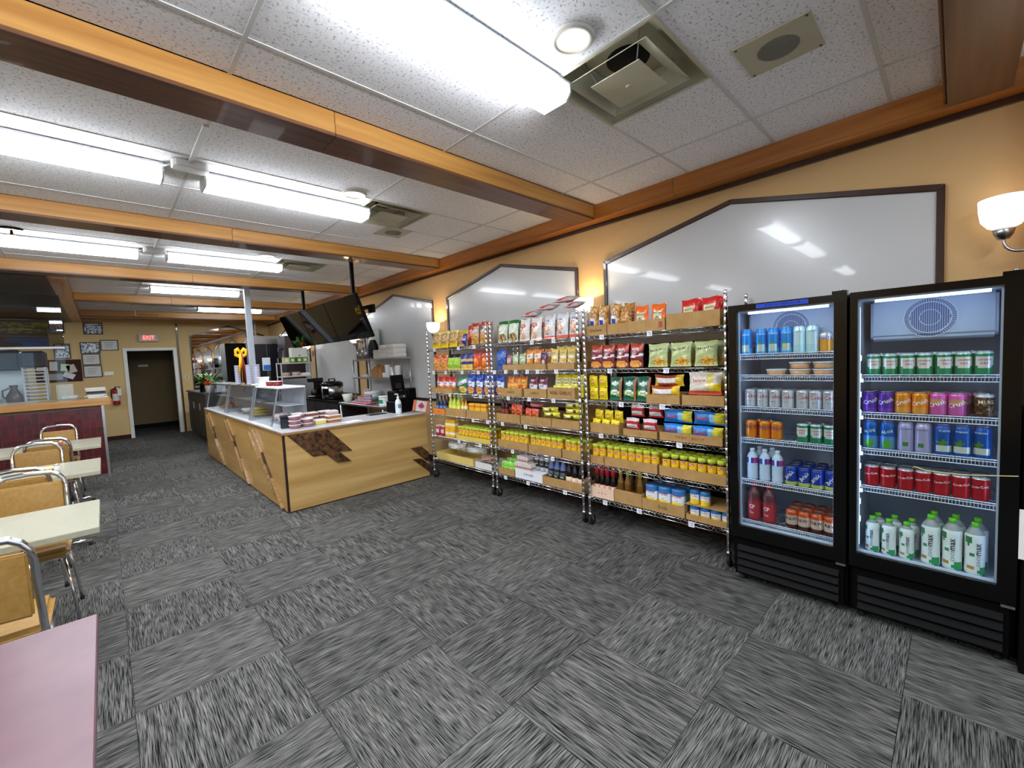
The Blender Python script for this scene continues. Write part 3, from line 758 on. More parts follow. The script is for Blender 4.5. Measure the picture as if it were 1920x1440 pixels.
BAGS = {
 'noodle': bag('noodle_bag', .19, .21, .09, 'd9c48a', [('mix', .1, .85, ['c89858', 'b98242', 'dcc48c', 'a8743a', 'c9aa6c']), ('band', 0, .2, 0, 'f2cf10'), ('band', .85, 1.1, 0, 'e6dc88')], seed=1, mat='gloss'),
 'yellowtop': bag('snack_bag', .26, .16, .07, 'e8c93a', [('mix', .2, .7, ['e0b050', 'f0d868', 'c89838'])], seed=31),
 'bread': bag('bread_bag', .17, .15, .09, 'c9a878', [('mixell', .42, .5, .4, .36, ['c9813c', 'd8964c', 'e0c49a', 'b06c2e']), ('box', .72, 1, 0, 1, '22308c')], [('OK', .86, .5, .2, 'f0f0f8')], seed=2),
 'redbag': bag('snack_bag', .16, .17, .06, 'c8281e', [('ell', .4, .5, .4, .3, 'e2572a'), ('mix', 0, .25, ['d98a2a', 'c8281e'])], seed=3),
 'nova_brown': bag('chip_bag', .155, .26, .07, 'c9a484', [('band', .86, 1.1, 0, 'b8382c'), ('ell', .25, .68, .28, .13, '24326e'), ('mixell', .55, .27, .42, .2, CHIPC+['5c6a2a']), ('band', 0, .07, 0, '8a6a3c')], [('Nova', .52, .62, .23, 'f4f6f8', .2)], seed=4),
 'nova_mush': bag('chip_bag', .165, .235, .07, 'c8d4bc', [('band', .86, 1.1, 0, '1c6a34'), ('box', 0, .12, .3, 1, '28803c'), ('mixell', .5, .2, .45, .2, ['a8643c', 'd0b08c', '7c4a2c', '5a7a30']), ], [('Nova', .52, .62, .25, 'f4f8f8', .16)], seed=5),
 'nova_red': bag('chip_bag', .15, .195, .06, 'ea5a2a', [('band', .7, 1.1, 0, 'd02a26'), ('band', .44, .68, .1, 'e8edf2'), ('mix', 0, .4, ['e8682c', 'f08c3c', 'f0b45c'])], [('Nova', .5, .56, .2, '24409c', .1)], seed=6),
 'nova_green': bag('chip_bag', .19, .2, .07, '2a7c4c', [('band', .76, 1.1, 0, '3c8c54'), ('band', .5, .74, -.25, 'dfe8f0'), ('mixell', .6, .2, .4, .2, ['f0c050', 'e8a83c', 'f4dc90'])], [('Nova', .5, .6, .2, '1f3f98', -.2)], seed=7),
 'nova_blue': bag('chip_bag', .145, .225, .065, '2048b4', [('band', .4, .66, .1, 'e2eaf6'), ('mixell', .5, .18, .42, .2, ['f0a04c', 'e88430', 'f0c070'])], [('Nova', .5, .53, .19, '1c3a9c', .1)], seed=8),
 'striped': bag('snack_bag', .17, .21, .08, 'd8804c', [('mix', .05, .8, ['e0703c', 'f0c050', 'd8a040', 'c85c30', 'e8d070']), ('band', .78, .9, .2, 'b8401c')], seed=9),
 'greenblack': bag('snack_bag', .14, .2, .06, '94c832', [('band', .78, 1.1, 0, '14160f'), ('mixell', .5, .52, .36, .2, ['bce84c', 'e0f070', '84b828']), ('mix', 0, .18, ['d8e070', 'c8b040'])], seed=10),
 'blueyellow': bag('snack_bag', .135, .2, .06, 'e8b040', [('band', .32, 1.1, 0, '26307c'), ('band', .5, .66, 0, 'd8b078'), ('mix', 0, .3, ['f0c850', 'e8d078'])], seed=11),
 'orangeslice': bag('snack_bag', .16, .235, .075, 'd8501f', [('band', .7, 1.1, 0, '9c342c'), ('mixell', .45, .38, .38, .2, ['f08a28', 'f4a040', 'e87020']), ('mix', 0, .16, ['f0a040', 'c84018'])], seed=12),
 'whiteorange': bag('snack_bag', .16, .235, .06, 'dfe0e2', [('band', 0, .13, 0, 'd8502c'), ('mixell', .32, .42, .3, .28, ['f0d8a8', 'e8a070', 'dfe0e2', 'd86838']), ('band', .9, 1.1, 0, 'c8ccd0')], [('Ola', .4, .76, .17, '3c4a8c', .15)], seed=13),
 'whitered': bag('snack_bag', .16, .225, .06, 'e2dcd8', [('mixell', .35, .3, .32, .26, ['d88858', 'f0d0a0', 'e2dcd8']), ('ell', .4, .68, .34, .1, 'c85a4c')], [('Ola', .4, .7, .15, 'f4f0f0', .1)], seed=14),
 'greyred': bag('snack_bag', .24, .16, .06, 'b8b9bc', [('ell', .3, .5, .36, .32, 'e0472a'), ('band', 0, .12, 0, 'c83a20'), ('band', .88, 1.1, 0, 'a8a9ac')], seed=15),
 'bluecrinkle': bag('snack_bag', .17, .22, .09, '2c5cb8', [('mix', .1, .95, ['2c5cb8', '1c3c88', '4c84d8'])], seed=16),
 'pink': bag('snack_bag', .085, .14, .045, '9c6484', [('ell', .5, .6, .4, .2, 'd8b0a0')], seed=17),
 'palegreen': bag('snack_bag', .098, .15, .05, 'a8b888', [('band', .55, .8, .2, 'd8e0c0'), ('mix', 0, .3, ['b0a070', '8c9c60'])], [('Kale', .5, .66, .16, '3c5a2c', .2)], seed=18),
 'orangelet': bag('snack_bag', .1, .17, .055, 'e08838', [('band', .52, .8, 0, 'e8dcc8'), ('mixell', .5, .25, .4, .2, ['e8a850', 'c86c24', 'f0c880'])], [('Crisp', .5, .66, .14, '5c3a70')], seed=19),
 'purple': bag('snack_bag', .075, .16, .045, '5c2c50', [('ell', .5, .35, .3, .15, 'e0d0d0')], seed=20),
 'whiteyellow': bag('snack_bag', .1, .185, .055, 'e4dcc0', [('band', .62, 1.1, 0, 'd8bc60'), ('band', .34, .5, .2, 'e0b43c'), ('mixell', .5, .16, .4, .15, ['f0f0f4', '5c5478', 'e4dcc0'])], [('Corn', .5, .76, .16, '3c3c6c', .15)], seed=21),
 'orangebag': bag('snack_bag', .11, .19, .06, 'e8782c', [('band', .5, .85, 0, 'f0b040'), ('mixell', .5, .3, .4, .16, ['f0c468', 'e85c20', 'fae0a0'])], [('Zing', .5, .68, .17, '6c2c5c', .1)], seed=22),
 'redpurple': bag('snack_bag', .125, .19, .06, 'b8243c', [('band', .6, 1.1, 0, '6c2438'), ('band', .34, .6, .1, 'e4e4ee')], [('Ving', .5, .5, .19, '3c2c7c', .1), ('Ving', .5, .8, .16, 'f0e8f0', .1)], seed=23),
 'yellowdong': bag('snack_bag', .108, .215, .055, 'e8dc28', [('band', .5, .82, 0, 'f0e8a0'), ('mixell', .6, .3, .3, .14, ['d8c888', 'e8dc28', 'c8b040'])], [('DING', .5, .74, .14, '2c2c1c'), ('DONG', .5, .6, .14, '2c2c1c')], seed=24),
 'oranget': bag('snack_pack', .085, .13, .04, 'e06c30', [('band', .7, 1.1, 0, 'c8281e'), ('ell', .5, .4, .38, .16, '8c2c1c')], [('Lays', .5, .4, .14, 'f4e8d0')], seed=25),
 'clear': bag('cracker_bag', .11, .245, .085, 'c89450', [('mix', 0, 1.1, ['c89450', 'a87030', 'e0b878', 'b88040', 'dcc49c']), ('box', .15, .7, .12, .56, 'e4e8f0'), ('box', .2, .65, .3, .46, '2c3f9c')], seed=26, mat='gloss'),
 'clearplain': bag('cracker_bag', .11, .2, .085, 'c89450', [('mix', 0, 1.1, ['c08840', 'a87030', 'd8ac68', '9c642c'])], seed=27, mat='gloss'),
 'orangearch': bag('snack_bag', .14, .20, .06, 'ec6a20', [('box', .2, .8, .05, .74, 'd8cc9c'), ('ell', .5, .18, .22, .33, '3c7078'), ('ell', .5, .18, .17, .26, 'b8c890'), ('ell', .5, .16, .1, .2, 'd8a8a0')], [('NATURE', .5, .62, .1, '3c6464')], seed=28),
 'redarch': bag('snack_bag', .155, .20, .06, 'cc2420', [('box', .15, .75, .05, .72, 'd8cc9c'), ('ell', .45, .15, .22, .3, '586c64'), ('ell', .45, .15, .16, .22, 'd8cc9c')], [('SEASON', .45, .6, .1, '3c6464')], seed=29),
 'maroon': bag('chip_bag', .135, .2, .055, '7c2030', [('band', .72, .98, .12, 'c04a34'), ('band', .42, .5, -.1, 'f0ecec'), ('mixell', .45, .14, .45, .15, ['f0a850', 'e89030', 'f4c070'])], [('Alegra', .48, .77, .15, 'f2f2fa', .12), ('Pork', .4, .56, .08, 'f0d0b0')], seed=30),
 'crackling': bag('chip_bag', .18, .185, .065, 'b8c488', [('mixell', .6, .2, .34, .17, ['e8b84c', 'd89830', 'f0cc70', 'c8842c'])], [('CRACKLINGS', .5, .72, .14, '232a22', .05, .88)], seed=32),
 'greenpouch': bag('snack_pouch', .128, .2, .05, '14604c', [('band', .2, .42, .1, '7cc048'), ('ell', .5, .34, .36, .1, 'e8f0d8'), ('ell', .5, .72, .3, .09, 'c8dcd0'), ('box', .86, 1, 0, 1, 'b06838')], [('Verde', .5, .33, .11, '14603c')], seed=33),
 'yellowpk': bag('candy_pack', .098, .105, .05, 'f0d816', [('ell', .5, .5, .24, .24, 'd89838'), ('ell', .5, .5, .15, .15, 'f0c868'), ('box', .46, .5, .05, .95, 'c8a810')], seed=34, nx=10, ny=10),
 'longpack': bag('biscuit_pack', .27, .085, .08, 'e8e4dc', [('band', .74, 1.1, 0, 'a8502c'), ('band', 0, .22, 0, 'c85c34'), ('box', .8, 1.1, 0, 1, 'f0c428'), ('box', -.1, .12, 0, .6, 'f0cc38')], seed=35, nx=18, ny=8, crimp=.02),
 'banana': bag('biscuit_pack', .26, .17, .07, 'e8e2d4', [('box', .6, .82, .1, .95, 'f0dc80'), ('box', .78, 1.1, 0, .5, 'f0cc20'), ('band', 0, .18, 0, 'c84c30')], [('Banana', .34, .62, .22, 'cc3418', .06, .6)], seed=36),
 'bluepack': bag('biscuit_pack', .25, .095, .08, '1e7cd0', [('box', .7, .98, .1, .95, 'e8dc40'), ('box', .55, .7, .1, .9, '88c8f0')], [('Banana', .33, .52, .42, 'e23c22', .04, .6)], seed=37, nx=18, ny=8, crimp=.02),
 'redwhite': bag('snack_pack', .14, .1, .07, 'b8242c', [('box', .1, .95, .15, .55, 'ece4e4'), ('band', .8, 1.1, 0, 'd8c8c8')], seed=38, nx=12, ny=8),
 'yellowflat': bag('noodle_pack', .23, .05, .09, 'e4d840', [('box', .25, .5, .2, .9, 'f0ecc0'), ('box', .6, .7, .1, .8, '303018')], seed=39, nx=14, ny=8),
 'pinkflat': bag('snack_pack', .2, .05, .09, 'c8646c', [('ell', .5, .5, .4, .3, 'e09890')], seed=40, nx=12, ny=8),
 'brownsack': bag('peanut_sack', .28, .1, .2, '94705c', [('mix', 0, 1.1, ['94705c', 'a8806c', '7c5a48', 'b8948c'])], seed=41),
 'greenchip': bag('chip_bag', .085, .13, .045, '6cc832', [('mix', 0, 1.1, ['6cc832', '94e050', '4ca020', 'b8e880'])], seed=42, nx=10, ny=10),
 'whitewrap': bag('sugar_pack', .42, .16, .25, 'e4e6e4', [('mix', 0, 1.1, ['e4e6e4', 'd0d4d4', 'f4f6f6', 'b8bcb8', 'c8c8b8'])], seed=43, nx=22, ny=12, mat='gloss'),
 'maple': bag('sign_pack', .2, .12, .03, 'f0e6e2', [('box', -.1, .16, 0, 1.1, 'e88a70'), ('box', .84, 1.1, 0, 1.1, 'e88a70')], seed=44, nx=12, ny=8),
}
def open_box(w, d, h, t=.004, mat='cardboard', txt=None, tcol='4a3a20', col='ffffff', mark=None):
    """open carton: front -Y; w along X, d along Y"""
    def b():
        m = MB(); a, c = w/2, d/2
        m.box(-a, a, -c, c, 0, t, col, mat); m.box(-a, a, -c, -c+t, t, h, col, mat); m.box(-a, a, c-t, c, t, h, col, mat)
        m.box(-a, -a+t, -c+t, c-t, t, h, col, mat); m.box(a-t, a, -c+t, c-t, t, h, col, mat)
        m.box(-.0006, .0006, -c-.0004, -c, .0, h, '8a6a3c', 'matte')
        if txt: m.text(txt, h*.42, (0, -c-.001, h*.5), tcol, 'matte', fit=w*.86)
        if mark: m.box(a-.05, a-.02, -c-.0012, -c, h*.25, h*.75, mark, 'matte')
        return m.build('carton')
    return b
def box_at(key, rackname, sh, y, w, h, d=.30, x=3.145, txt=None, lab='', **k):
    w = w - .006
    bx = place('box_%s' % key, open_box(w, d, h, txt=txt, **k), lab, 'box', (x + d/2 - .0, y, SZ[sh]+.0005), FACE)
    return bx

def lathe_item(name, parts):
    """parts: (partname, prof, colour or fn, mat, writing[]) ; first is the root"""
    def b():
        r = thing(name, 'x', 'item')
        for p in parts:
            m = MB(); m.lathe(p[1], p[5] if len(p) > 5 else 16, col=p[2], mat=p[3])
            for wd in (p[4] if len(p) > 4 and p[4] else []):
                m.text(wd[0], wd[1], (wd[2] if len(wd) > 2 and not isinstance(wd[2], str) else 0, 0, wd[3]), wd[4], 'satin', wrap=wd[5], fit=wd[6] if len(wd) > 6 else None, rot=wd[7] if len(wd) > 7 else 0)
            m.build(p[0], r)
        return r
    return b
def jar_label(a, z, k):
    if .30 < a < .70 and ((a-.5)/.12)**2 + ((z-.098)/.012)**2 < 1: return 'b8242c'
    return 'f2c41c'
def jar(content):
    return lathe_item('sauce_jar', [
        ('glass', [(.001, 0), (.026, 0), (.031, .004), (.0315, .028), (.0315, .116), (.028, .128), (.024, .132)], content, 'gloss', None, 14),
        ('label', [(.0319, .05), (.0319, .07), (.0319, .08), (.0319, .088), (.0319, .094), (.0319, .101), (.0319, .108), (.0319, .113)], jar_label, 'satin', [('Maggi', .017, 0, .098, 'f4ecd8', .0324, .034)], 20),
        ('lid', [(.0285, .128), (.0325, .13), (.0325, .152), (.029, .156), (.001, .157)], 'c4d440', 'satin', None, 16)])
JAR_Y = jar('c8902c'); JAR_D = jar('3a1c10')
def bottle(name, r, h, hn, body, neck, cap, lab, labz, wr=(), capr=.013, caph=.02, mat='gloss'):
    z1, z2 = h*.58, h*hn
    prof = [(.001, 0), (r*.9, 0), (r, .006), (r, z1), (r*.8, z1+(z2-z1)*.4), (r*.45, z2), (capr*.85, h-caph)]
    def colf(a, z, k): return neck if z > z1 else body
    return lathe_item(name, [('bottle_body', prof, colf, mat, None, 14),
        ('label', [(r+.0006, labz[0]*h), (r+.0006, labz[1]*h)], lab, 'satin', wr, 18),
        ('cap', [(capr, h-caph), (capr, h-.002), (capr*.9, h), (.001, h)], cap, 'satin', None, 10)])
BOT = {
 'lime': bottle('juice_bottle', .034, .25, .82, 'c8d430', 'c0cc48', 'd8e040', 'd4dc50', (.1, .5)),
 'bluecap': bottle('sauce_bottle', .026, .235, .8, '34384c', '2c3450', '1c2c6c', '5878a8', (.1, .45)),
 'redcapb': bottle('sauce_bottle', .026, .235, .8, '5c1c1c', '6c2020', 'c02020', '6c88b0', (.1, .45)),
 'squeeze': bottle('honey_bottle', .022, .17, .8, 'e8b830', 'e8a828', 'e07820', 'f4e8b0', (.15, .55), capr=.011),
 'vinegar': bottle('vinegar_bottle', .026, .26, .78, '4c1010', '401010', 'e0d040', '7c1818', (.1, .5)),
 'pop': bottle('soda_bottle', .04, .27, .84, 'b8bcc4', 'd0d4dc', 'd03028', '2c3028', (.2, .55), wr=[('Dot', .03, 0, .1, 'e8e8e8', .041)], capr=.014),
 'bluecone': bottle('syrup_bottle', .04, .27, .86, '20242c', '5c6c9c', 'c83c34', '2c3430', (.15, .5), wr=[('Dot', .03, 0, .09, 'f0f0f0', .041)], capr=.012),
 'soy': bottle('soy_bottle', .036, .27, .8, '100c0c', '0c0a0c', 'c8b43c', 'e8c8a8', (.08, .42), wr=[('soy', .03, 0, .07, 'a83c28', .037)]),
 'redcap': bottle('soy_bottle', .025, .265, .78, '120c0c', '140a0a', 'b82c38', 'dcae98', (.06, .4), capr=.02, caph=.075),
 'browncap': bottle('fish_sauce_bottle', .028, .275, .84, '6c4a1c', '7c5824', 'e8dc28', '8a6428', (.1, .3), capr=.014, caph=.045),
}
def can_side(kind):
    """colour function and writing for a drinks can of radius .033"""
    r = .0334
    K = {
     'silver': (lambda a, z, k: 'ccced2', [('Coke', .036, .006, .075, 'b02434', r), ('Diet', .016, -.01, .1, '9c2c3c', r), ('zero cal', .009, 0, .045, '5c3c4c', r)]),
     'fanta': (lambda a, z, k: 'f08a1c' if not (.33 < a < .67 and .055 < z < .095) else 'e8781c', [('FANTA', .026, 0, .078, '1c2c74', r)]),
     'orangetop': (lambda a, z, k: 'f4a83c' if z < .08 else 'e8e4e0', [('FANTA', .024, 0, .085, '1c3c9c', r)]),
     'green': (lambda a, z, k: 'e6e2da' if (abs(a-.5) < .16 and .05 < z < .095) or (abs(a-.5) < .11 and .04 < z <= .05) else ('2a8c5c' if z < .108 else 'd8d8d8'), [('CANADA', .012, 0, .079, 'b02430', r), ('DRY', .014, 0, .062, 'b02430', r)]),
     'brisk': (lambda a, z, k: 'c8d468' if z < .035 else '2240a8', [('Brisk', .034, 0, .068, 'eef0f0', r, None, .9)]),
     'rootbeer': (lambda a, z, k: 'e0602c' if z > .088 else ('5a2418' if z < .03 else 'e6c8b4'), [('A&W', .028, 0, .066, '2c1410', r)]),
     'grape': (lambda a, z, k: '5c2c9c' if z > .03 else '7a3cb0', [('Crush', .032, 0, .068, 'e8e4f0', r, None, .35)]),
     'orange': (lambda a, z, k: 'f09020' if z > .035 else 'e8a040', [('Crush', .032, 0, .068, 'e8e6e8', r, None, .35)]),
     'cream': (lambda a, z, k: 'e86cbc' if z > .085 else ('e0a070' if (a-.45)**2/.02+(z-.08)**2/.0006 < 1 else 'd060a8'), [('Crush', .032, 0, .064, 'f4eef4', r, None, .35)]),
     'mug': (lambda a, z, k: 'dcdcdc' if z > .1 else random.choice(['4c3020', '6a4830', '38241a', '8c7058']), [('MUG', .026, 0, .078, 'e8d8a8', r)]),
     'coke': (lambda a, z, k: 'c01824' if z < .108 else 'cccccc', [('Coca-Cola', .021, 0, .072, 'f4f2f2', r, .072, .12)]),
    }
    return K[kind]
def can(kind, h=.122, mat='tin'):
    f, wr = can_side(kind)
    def b():
        r = thing('soda_can', 'x', 'can')
        m = MB(); zs = [.012, .022, .03, .04, .05, .06, .07, .08, .088, .095, .102, .109]
        m.lathe([(.024, 0), (.026, .003), (.033, .01)] + [(.033, z) for z in zs] + [(.0275, h-.004)], 18, col=f, mat=mat)
        for wd in wr: m.text(wd[0], wd[1], (wd[2], 0, wd[3]), wd[4], 'satin', wrap=wd[5], fit=wd[6] if len(wd) > 6 else None, rot=wd[7] if len(wd) > 7 else 0)
        m.build('can_body', r)
        t = MB(); t.lathe([(.0275, h-.004), (.0285, h-.001), (.0272, h), (.0262, h-.004), (.001, h-.005)], 16, mat='steel', caps=False)
        t.prism([(-.004, -.016), (.004, -.016), (.005, -.004), (-.005, -.004)], 2, h-.0045, h-.0025, 'ffffff', 'steel'); t.build('can_lid', r)
        return r
    return b
def tall_can(kind):
    P = {
     'coco_blue': (lambda a, z, k: 'c8d8c8' if (abs(a-.5) < .12 and .02 < z < .065) else ('6c9c3c' if ((a-.45)/.07)**2+((z-.07)/.012)**2 < 1 else ('1c8cdc' if z > .05 else '58a8e0')), [('FUSION', .015, 0, .132, 'f0f8ff', .0334)]),
     'coco_white': (lambda a, z, k: 'd0ecf0' if z > .06 else 'c0e4ea', [('COCONUT', .011, 0, .132, '6c9cb0', .0334)]),
     'aloe': (lambda a, z, k: '5cb030' if ((a-.5)/.1)**2+((z-.035)/.022)**2 < 1 else ('1c60b0' if z > .075 else '5c94c8'), [('ALOE', .022, 0, .105, 'dcecc8', .0334, None, .2)]),
     'lilac': (lambda a, z, k: '4c8c3c' if ((a-.5)/.1)**2+((z-.045)/.008)**2 < 1 else 'b4b0d4', [('COCONUT', .011, 0, .128, '44446c', .0334)]),
     'deepblue': (lambda a, z, k: 'd8e0d0' if (abs(a-.5) < .14 and .02 < z < .06) else ('5c8c38' if ((a-.45)/.1)**2+((z-.072)/.012)**2 < 1 else '2458a8'), [('FUSION', .013, 0, .132, 'e0ecf8', .0334)]),
    }[kind]
    def b():
        r = thing('tall_can', 'x', 'can')
        m = MB(); m.lathe([(.024, 0), (.026, .003), (.033, .01)] + [(.033, .012+.011*i) for i in range(13)] + [(.0275, .164)], 18, col=P[0], mat='tin')
        for wd in P[1]: m.text(wd[0], wd[1], (wd[2], 0, wd[3]), wd[4], 'satin', wrap=wd[5], rot=wd[7] if len(wd) > 7 else 0)
        m.build('can_body', r)
        t = MB(); t.lathe([(.0275, .164), (.0285, .167), (.0272, .168), (.0262, .164), (.001, .163)], 16, mat='steel', caps=False); t.build('can_lid', r)
        return r
    return b
def food_can(r_, h, big):
    def colf(a, z, k):
        t = z/h
        if t < .42 - .5*abs(a-.45): return 'f0d030'
        if t > .72: return '2c78c0'
        return 'e8eef4' if abs(a-.5) < .2 else '6cacd8'
    wr = [('Dole', h*.26, -.005, h*.7, 'b82430', r_+.0008), ('***', h*.1, 0, h*.45, '3c3c3c', r_+.0008)] if big else [('Dole', h*.24, 0, h*.6, 'c02838', r_+.0008)]
    def b():
        o = thing('fruit_can', 'x', 'can')
        m = MB(); m.lathe([(r_-.001, 0), (r_, .003)] + [(r_, h*k/10) for k in range(1, 10)] + [(r_, h-.004)], 20, col=colf, mat='satin')
        for w in wr: m.text(w[0], w[1], (w[2], 0, w[3]), w[4], 'satin', wrap=w[5])
        m.build('can_body', o)
        t = MB(); t.lathe([(r_, h-.004), (r_+.001, h-.002), (r_+.001, h), (r_-.002, h), (r_-.003, h-.004), (.001, h-.004)], 20, mat='steel', caps=False); t.build('can_lid', o)
        return o
    return b
def carton_item(name, w, h, d, base, bands=(), txt=None, tcol='ffffff', tz=.6, ts=.25):
    def b():
        m = MB(); m.box(-w/2, w/2, -d/2, d/2, 0, h, base, 'satin')
        for z0, z1, c in bands: m.box(-w/2-.0006, w/2+.0006, -d/2-.0006, d/2+.0006, z0*h, z1*h, c, 'satin')
        if txt: m.text(txt, ts*h, (0, -d/2-.0012, tz*h), tcol, 'satin', fit=w*.85)
        return m.build(name)
    return b
# ================================================================ goods on the racks
RN = ['left rack', 'middle rack', 'right rack']
SN = ['top shelf', 'second shelf', 'third shelf', 'fourth shelf', 'fifth shelf', 'bottom shelf']
def at(rk, sh): return '%s of %s' % (SN[sh], RN[rk])
def bags(key, desc, rk, sh, ys, x=3.165, dz=0.0, lean=-.12, jit=.05, cat='bag', where=None, scale=None, rz=FACE):
    return row('bag_'+key, BAGS[key], desc, cat, where or at(rk, sh), ys, x, SZ[sh]+.008+dz, 'packs of one kind, '+(where or at(rk, sh)), jit=jit, lean=lean, scale=scale, rz=rz)
NB = [0]
def box(rk, sh, y, w, h, desc, d=.30, x=3.118, txt=None, **k):
    NB[0] += 1
    o = open_box(w-.008, d, h, txt=txt, **k)()
    o.location = (x + d/2, y, SZ[sh]+.002); o.rotation_euler = (0, 0, FACE)
    tag(o, '%s, %s' % (desc, at(rk, sh)), 'box')
    return o
def lying(key, desc, rk, sh, y, x, z, rz, tilt, cat='bag', scale=None):
    o = place('bag_'+key, BAGS[key], desc, cat, (x, y, z), rz, None, scale, rx=tilt)
    return o
# ---- left rack
bags('noodle', 'clear bag of brown noodles with yellow foot', 0, 0, (4.70, 4.52, 4.34), lean=-.2)
lying('yellowtop', 'yellow snack bag lying behind the clear noodle bags, top shelf of left rack', 0, 0, 4.36, 3.31, 1.715, FACE, -.2, scale=(1, 1, 1.35))
bags('bread', 'bag of buns with a dark blue end', 0, 0, (4.15,))
lying('redbag', 'red bag poking up behind the buns, top shelf of left rack', 0, 0, 4.13, 3.30, 1.715, FACE, -.1, scale=(1.2, 1, 1.55))
bags('nova_brown', 'tan chip bag with white script', 0, 0, (3.91, 3.74))
bags('nova_brown', 'tan chip bag with white script', 0, 0, (3.96, 3.79), x=3.27, where='rear row, top shelf, left rack')
bags('striped', 'orange and yellow striped bag', 0, 1, (4.71, 4.55))
bags('greenblack', 'lime green bag with black top', 0, 1, (4.41, 4.28))
bags('greenblack', 'lime green bag with black top', 0, 1, (4.37, 4.24), x=3.27, where='rear row, second shelf, left rack')
bags('blueyellow', 'navy and yellow bag', 0, 1, (4.15, 4.03))
bags('orangeslice', 'orange bag with sliced fruit picture', 0, 1, (3.89, 3.74))
bags('redpurple', 'dark red and white bag', 0, 1, (4.0, 3.84), x=3.28, where='rear row, second shelf, left rack')
bags('nova_red', 'red and orange chip bag', 0, 2, (4.72, 4.585, 4.45), x=3.2)
box(0, 2, 4.58, .48, .06, 'low brown carton under the red chip bags')
bags('nova_green', 'green chip bag', 0, 2, (4.20,))
bags('nova_blue', 'blue chip bag', 0, 2, (4.03, 3.87, 3.72))
bags('nova_blue', 'blue chip bag', 0, 2, (4.08, 3.92, 3.76), x=3.26, where='rear row, third shelf, left rack')
bags('nova_green', 'green chip bag', 0, 2, (4.26,), x=3.27, where='rear row, third shelf, left rack')
def bots(key, desc, rk, sh, ys, x, dz=.0, where=None, scale=None):
    return row('bot_'+key, BOT[key], desc, 'bottle', where or at(rk, sh), ys, x, SZ[sh]+.008+dz, 'bottles of one kind, '+(where or at(rk, sh)), jit=.15, scale=scale)
box(0, 3, 4.665, .27, .075, 'orange printed carton at the left end', col='e8862c', mat='matte', txt='= = =')
bots('bluecap', 'dark sauce bottle with blue label', 0, 3, (4.74, 4.66, 4.58), 3.17)
bots('redcapb', 'red sauce bottle with blue label', 0, 3, (4.70, 4.62), 3.25)
box(0, 3, 4.30, .43, .095, 'brown carton holding lime juice bottles')
bots('lime', 'lime green juice bottle', 0, 3, (4.45, 4.365, 4.28), 3.17)
bots('lime', 'lime green juice bottle', 0, 3, (4.41, 4.325), 3.26, where='behind, fourth shelf of left rack')
bots('squeeze', 'orange-capped honey bottle', 0, 3, (4.20, 4.14), 3.17, dz=.03)
box(0, 3, 3.88, .40, .09, 'brown carton holding yellow packets, fourth shelf end', col='ffffff')
row('yellowbox', carton_item('noodle_packet', .098, .07, .05, 'f4c430', [(.35, .65, 'e8702c')], None), 'yellow packet in lower layer', 'packet', at(0, 3), (4.02, 3.91, 3.80), 3.18, SZ[3]+.03, 'yellow packets lower layer, fourth shelf of left rack')
row('yellowbox', None, 'yellow packet in upper layer', 'packet', at(0, 3), (4.02, 3.91, 3.80), 3.185, SZ[3]+.102, 'yellow packets upper layer, fourth shelf of left rack')
JR = lathe_item('spread_jar', [('glass', [(.001, 0), (.045, 0), (.05, .005), (.05, .1), (.04, .115)], lambda a, z, k: ('d8d0d0' if .04 < z < .09 and .35 < a < .65 else 'a8283c'), 'gloss', None, 16), ('lid', [(.042, .115), (.045, .117), (.045, .138), (.001, .14)], 'd8b49c', 'satin')])
row('spread', JR, 'red spread jar with pale lid', 'jar', at(0, 4), (4.74, 4.63), 3.17, SZ[4]+.003, 'red spread jars, fifth shelf of left rack')
row('custard', carton_item('custard_box', .095, .11, .06, 'f0b828', [(.3, .6, 'f4ecd0')], None), 'yellow custard box in lower layer', 'box', at(0, 4), (4.52, 4.42), 3.17, SZ[4]+.003, 'yellow boxes lower layer, fifth shelf of left rack')
row('custard', None, 'yellow custard box in upper layer', 'box', at(0, 4), (4.52, 4.42), 3.175, SZ[4]+.115, 'yellow boxes upper layer, fifth shelf of left rack')
def jars(key, builder, desc, rk, sh, y0, n, dx=.07, where='', rows=2, x=3.165, dz=.008):
    for q in range(rows):
        wh = ['front row of ', 'row behind in '][min(q, 1)] + where if q < 2 else 'rearmost row in ' + where
        row('jar_'+key, builder, desc, 'jar', wh, [y0 - i*dx for i in range(n)], x+.072*q, SZ[sh]+dz, 'yellow label jars, '+wh, jit=.12)
box(0, 4, 3.98, .66, .055, 'low yellow-printed tray of jars', col='d8c060', mat='matte')
jars('y', JAR_Y, 'jar with green lid', 0, 4, 4.27, 9, where='left rack jar tray', rows=3)
# bottom shelf left rack
box(0, 5, 4.38, .78, .09, 'yellow printed flat crate at the left end', col='d8c070', mat='matte', d=.34)
for i, (y, z) in enumerate(((4.52, .0), (4.12, -.004))):
    place('bag_whitewrap', BAGS['whitewrap'], 'large clear-wrapped white bundle, %s of two on the yellow crate' % ('left' if i == 0 else 'right'), 'bundle', (3.30, y, SZ[5]+.10), FACE, None, (.95, 1, .78))
lying('brownsack', 'brown sack of nuts in a white carton, bottom shelf of left rack', 0, 5, 3.80, 3.22, SZ[5]+.05, FACE, -.05)
box(0, 5, 3.80, .32, .075, 'white carton under the brown sack', col='dcdcd8', mat='matte')

